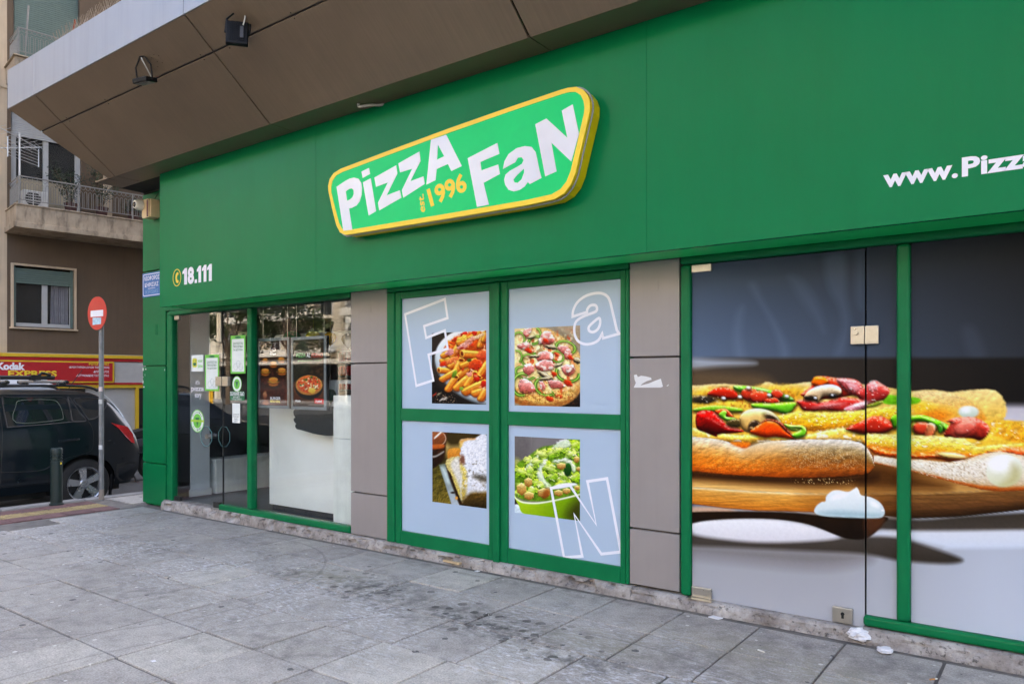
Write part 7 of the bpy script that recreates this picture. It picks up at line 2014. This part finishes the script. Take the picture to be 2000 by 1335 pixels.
t = thing('blank_sticker', 'small plain white sticker below the round green one on the fixed glass', 'sticker', (a[0], YG, a[2]))
MB().box(a[0], a[1], YG - .0005, YG, a[2], a[3]).build('paper', m_paper, t)
for k, tx in enumerate(('ΔΙΑΒΑΣΤΕ', 'ΠΛΗΡΩΜΕΣ', 'ΜΕ', 'ΚΑΡΤΑ')):
    wd = 18 if len(tx) > 5 else 9
    sticker_text(t, tx, 419 - wd, 419 + wd, 675 + k * 13, 683 + k * 13, M('print_black', (.03, .03, .03), .6), .0)

# ================================================================== menu boards behind the window
def burger(p, x, y, s_):
    p.ell(x, y + s_ * 1.0, s_ * 1.1, s_ * .35, (30, 14, 8), soft=3, alpha=.8)
    p.ell(x, y + s_ * .55, s_, s_ * .42, (206, 140, 60), (150, 84, 30), soft=.7, tex=.1)
    p.ell(x, y + s_ * .25, s_ * 1.05, s_ * .25, (120, 50, 24), (80, 30, 14), soft=.7, warp=1); p.ell(x, y + s_ * .05, s_ * 1.1, s_ * .18, (196, 60, 36), (226, 190, 70), soft=.7, warp=1); p.ell(x, y - s_ * .12, s_ * 1.08, s_ * .14, (130, 170, 60), (90, 130, 40), soft=.7, warp=1.2)
    p.ell(x, y - s_ * .5, s_, s_ * .5, (232, 170, 84), (190, 110, 44), soft=.7, tex=.08, hl=.1)
def zm(x, y): return 480 + x / 2.67, 560 + y / 2.67
def paint_menu1(p):
    p.fill((44, 20, 16)); p.at(480, 560, 2.67)
    p.poly([(60, 480), (240, 500), (240, 630), (60, 620)], (60, 24, 16), (84, 30, 18), soft=8, tex=.3, tsc=6)
    p.speck(66, 226, 280, 620, (96, 44, 30), .58, 7, 2, .6)
    for (x, y, s_) in ((101, 385, 13), (186, 382, 16), (144, 405, 17), (101, 445, 20), (188, 442, 20), (144, 495, 24)):
        burger(p, x, y, s_)
    p.ell(147, 328, 10, 9, (236, 232, 226), soft=.8); p.ell(147, 326, 5, 4, (60, 30, 24), soft=.8)
    p.ell(100, 565, 10, 20, (196, 150, 110), (120, 60, 40), soft=1.2, warp=1); p.ell(104, 605, 18, 14, (150, 84, 50), soft=1.5, warp=1.5)
def paint_menu2(p):
    p.fill((50, 38, 28)); p.at(480, 560, 2.67)
    p.speck(245, 415, 300, 500, (96, 70, 50), .5, 5, 3, .6)
    p.poly([(245, 290), (320, 290), (330, 480), (245, 490)], (70, 84, 70), (40, 40, 34), soft=6, alpha=.7, tex=.3)
    p.poly([(245, 500), (420, 490), (420, 620), (245, 610)], (120, 70, 36), (60, 30, 16), soft=4, tex=.2, tsc=6, smooth=False)
    p.ell(330, 520, 74, 66, (34, 28, 26), (20, 16, 16), soft=1); p.ell(330, 512, 70, 52, (206, 160, 90), (176, 120, 60), soft=1, tex=.2); p.ell(330, 508, 62, 45, (214, 110, 60), (200, 90, 50), soft=1.2, tex=.3, tsc=3)
    rs_ = random.Random(9)
    for k in range(70):
        a = rs_.uniform(0, 6.28); r_ = rs_.random() ** .5
        p.ell(330 + 58 * r_ * math.cos(a), 508 + 41 * r_ * math.sin(a), rs_.uniform(3, 8), rs_.uniform(2, 5), rs_.choice(((236, 214, 160), (196, 40, 30), (60, 110, 40), (240, 226, 190), (150, 60, 50))), rot=rs_.uniform(0, 3), soft=.6)
    p.ell(345, 540, 20, 14, (236, 206, 110), (214, 170, 60), soft=1.2)
    p.poly([(358, 580), (412, 585), (412, 612), (358, 607)], (190, 30, 34), soft=.5, tex=.03, smooth=False)
YM = .105
def board(x0, x1, y0, y1, fn, lab, texts, tilt=0):
    (u0, v0), (u1, v1) = zm(x0, y0), zm(x1, y1)
    um = (u0 + u1) / 2
    X0, X1 = fac(u0, v0, YM)[0], fac(u1, v0, YM)[0]; Z1, Z0 = fac(um, v0, YM)[1], fac(um, v1, YM)[1]
    t = thing('menu_board', lab, 'menu board', ((X0 + X1) / 2, YM, Z0), 0, 'menu boards hung in the window')
    fw_ = .032
    MB().box(X0, X1, YM + .004, YM + .04, Z0, Z1).build('board_back', m_fr, t)
    MB().holed([(X0, Z0), (X1, Z0), (X1, Z1), (X0, Z1)], [[(X0 + fw_, Z0 + fw_), (X1 - fw_, Z0 + fw_), (X1 - fw_, Z1 - fw_), (X0 + fw_, Z1 - fw_)]], lambda p, q: (p, YM - .006, q), lambda p, q: (p, YM + .0035, q)).build('frame', M('board_frame', srgb(120, 130, 140), .35, metal=.5), t)
    print_sheet('menu_print', X0 + fw_, X1 - fw_, Z0 + fw_, Z1 - fw_, YM - .0005, 110, 190, fn, t)
    for tx, a0, a1, b0, b1, mt, bd_ in texts:
        (ua, va), (ub, vb) = zm(a0, b0), zm(a1, b1)
        X, X_ = fac(ua, va, YM)[0], fac(ub, va, YM)[0]; zz1, zz0 = fac((ua + ub) / 2, va, YM)[1], fac((ua + ub) / 2, vb, YM)[1]
        text(MB(), tx, (X, X_, zz0, zz1), lambda p, q: (p, YM - .0015, q), bd_).build('lettering', mt, t)
    for x in (X0 + .06, X1 - .06):
        MB().tube([(x, YM + .02, Z1), (x, YM + .02, 2.56)], .002, 4).build('hanging_wire', m_steel, t)
m_red = M('lettering_red', srgb(206, 60, 48), .5); m_grl = M('lettering_green', srgb(90, 170, 90), .5)
board(66, 228, 266, 632, paint_menu1, 'dark menu board with six burgers hanging behind the window', [('The', 126, 140, 336, 344, m_let, .02), ('Burger', 126, 160, 345, 356, m_let, .03), ('BURGER', 128, 182, 573, 588, m_let, .03), ('MENU DEAL', 128, 180, 590, 603, m_lety, .03)])
board(238, 420, 258, 640, paint_menu2, 'menu board with a pizza in a black pan hanging behind the window', [('PIZZA', 264, 312, 345, 368, m_grl, .02), ('AL', 318, 338, 345, 368, m_let, .02), ('FORNO', 344, 402, 345, 368, m_red, .02), ('10φφ', 258, 286, 588, 602, m_let, .02), ('7.00€', 364, 398, 590, 603, m_let, .03), ('Δοκιμάστε τώρα', 270, 398, 381, 388, m_grl, .02)])

# ================================================================== torn sticker on the grey column and litter
m_torn = M('torn_paper', srgb(222, 222, 222), .7, var=.05)
def zc2(x, y): return fac(1200 + x / 3.925, 490 + y / 3.925, -.0006)
torn = MB()
for pts in ([(148, 1046), (165, 1010), (155, 985), (150, 950), (170, 945), (180, 965), (205, 955), (240, 960), (280, 970), (285, 985), (250, 995), (215, 1015), (200, 1030), (260, 1015), (320, 990), (355, 978), (365, 1010), (372, 1038), (355, 1046)],):
    q = [zc2(*p) for p in pts]
    torn.prism(q, lambda p, r_: (p, -.0012, r_), lambda p, r_: (p, -.0002, r_))
torn.prism([zc2(*p) for p in ((400, 1032), (418, 1020), (414, 1030), (404, 1036))], lambda p, r_: (p, -.0012, r_), lambda p, r_: (p, -.0002, r_))
tag(torn.build('torn_sticker', m_torn), 'torn remains of a white sticker on the wider grey column', 'sticker')
m_pap = M('crumpled_paper', srgb(226, 224, 226), .7, var=.04)
def crumple(u, v, r_, seed, name, lab, cat, flat=.55, grp=None):
    x, y = gnd(u, v)
    bm = bmesh.new(); bmesh.ops.create_icosphere(bm, subdivisions=3, radius=r_)
    rs_ = np.random.RandomState(seed)
    ks = rs_.randn(6, 3) * 1.5
    for vt in bm.verts:
        d = 0
        for k in ks:
            d += abs(math.sin(vt.co.dot(Vector(k)) / r_ * 1.9 + k[0] * 3)) * .2
        vt.co *= .4 + d + rs_.rand() * .10
        vt.co.z *= flat
    zm_ = min(vt.co.z for vt in bm.verts)
    me = bpy.data.meshes.new(name)
    for vt in bm.verts: vt.co += Vector((x, y, -zm_ + .001))
    bm.to_mesh(me); bm.free(); me.materials.append(m_pap)
    return tag(link(name, me), lab, cat, grp)
crumple(1679, 1251, .055, 2, 'crumpled_napkin', 'larger crumpled white napkin on the pavement below the glass door lock', 'napkin')
crumple(1729, 1275, .035, 5, 'paper_scrap', 'small folded white paper scrap on the pavement near the window rail', 'paper', .4)
def flat_scrap(u, v, pts, lab, name='paper_scrap', mat_=None, cat='paper', h=.002):
    x, y = gnd(u, v)
    return tag(MB().prism(pts, lambda p, q: (x + p, y + q, .0015), lambda p, q: (x + p, y + q, .0015 + h + .004 * abs(p) / .05)).build(name, mat_ or m_pap), lab, cat)
flat_scrap(1398, 1206, [(-.045, -.02), (.03, -.035), (.045, .015), (-.03, .03)], 'flat white paper scrap on the slab beside the grey column')
flat_scrap(932, 1115, [(-.02, -.012), (.018, -.016), (.024, .012), (-.012, .016)], 'tiny white scrap at the foot of the double doors', name='paper_scrap')
flat_scrap(300, 1291, [(-.016, -.01), (.012, -.014), (.018, .008), (-.01, .014)], 'tiny white scrap alone on the open slabs', name='paper_scrap')
m_wood = M('bare_wood', srgb(206, 180, 140), .7, var=.15, scale=30)
x, y = gnd(883, 1101)
tag(MB().obox((x, y, .02), Vector((.11, -.02, .005)), Vector((.002, .016, 0)), Vector((0, 0, .008))).build('wood_stick', m_wood), 'short pale wooden stick leaning at the plinth under the double doors', 'wood')
m_butt = M('filter_orange', srgb(196, 140, 84), .8, var=.1); m_cig = M('cigarette_white', srgb(224, 220, 210), .8)
def butt(u, v, a, lab, fil=True):
    x, y = gnd(u, v)
    t = thing('cigarette_butt', lab, 'cigarette butt', (x, y, .0055), a, 'cigarette butts')
    MB().tube([(-.025, 0, 0), (.005, 0, 0)], .0048, 8).build('filter', m_butt if fil else m_cig, t, local=True)
    MB().tube([(.0055, 0, 0), (.022, .001, -.0006)], [.0046, .0036], 8).build('paper_end', m_cig, t, local=True)
butt(1504, 1209, R(10), 'orange tipped cigarette butt by the plinth of the glass door')
butt(1824, 1327, R(50), 'cigarette butt in a slab joint at the picture bottom edge')
butt(1487, 1272, R(-20), 'white cigarette stub on the slab below the glass door', False)
butt(1700, 1225 + 22, R(30), 'cigarette butt half behind the crumpled napkin')
for k, (u, v, s_) in enumerate(((1550, 1222, .012), (812, 1081, .03), (805, 1084, .02))):
    x, y = gnd(u, v)
    rs_ = random.Random(k)
    pts = [(s_ * math.cos(t_) * rs_.uniform(.6, 1.2), s_ * .7 * math.sin(t_) * rs_.uniform(.6, 1.2)) for t_ in [i * 6.283 / 7 for i in range(7)]]
    tag(MB().prism(pts, lambda p, q: (x + p, y + q, .001), lambda p, q: (x + p * .7, y + q * .7, s_ * .8)).build('stone_chip', m_plinth), ('pale stone chip fallen in front of the glass door', 'larger broken stone chip at the plinth under the double doors', 'smaller broken stone chip beside the larger one under the double doors')[k], 'stone chip')
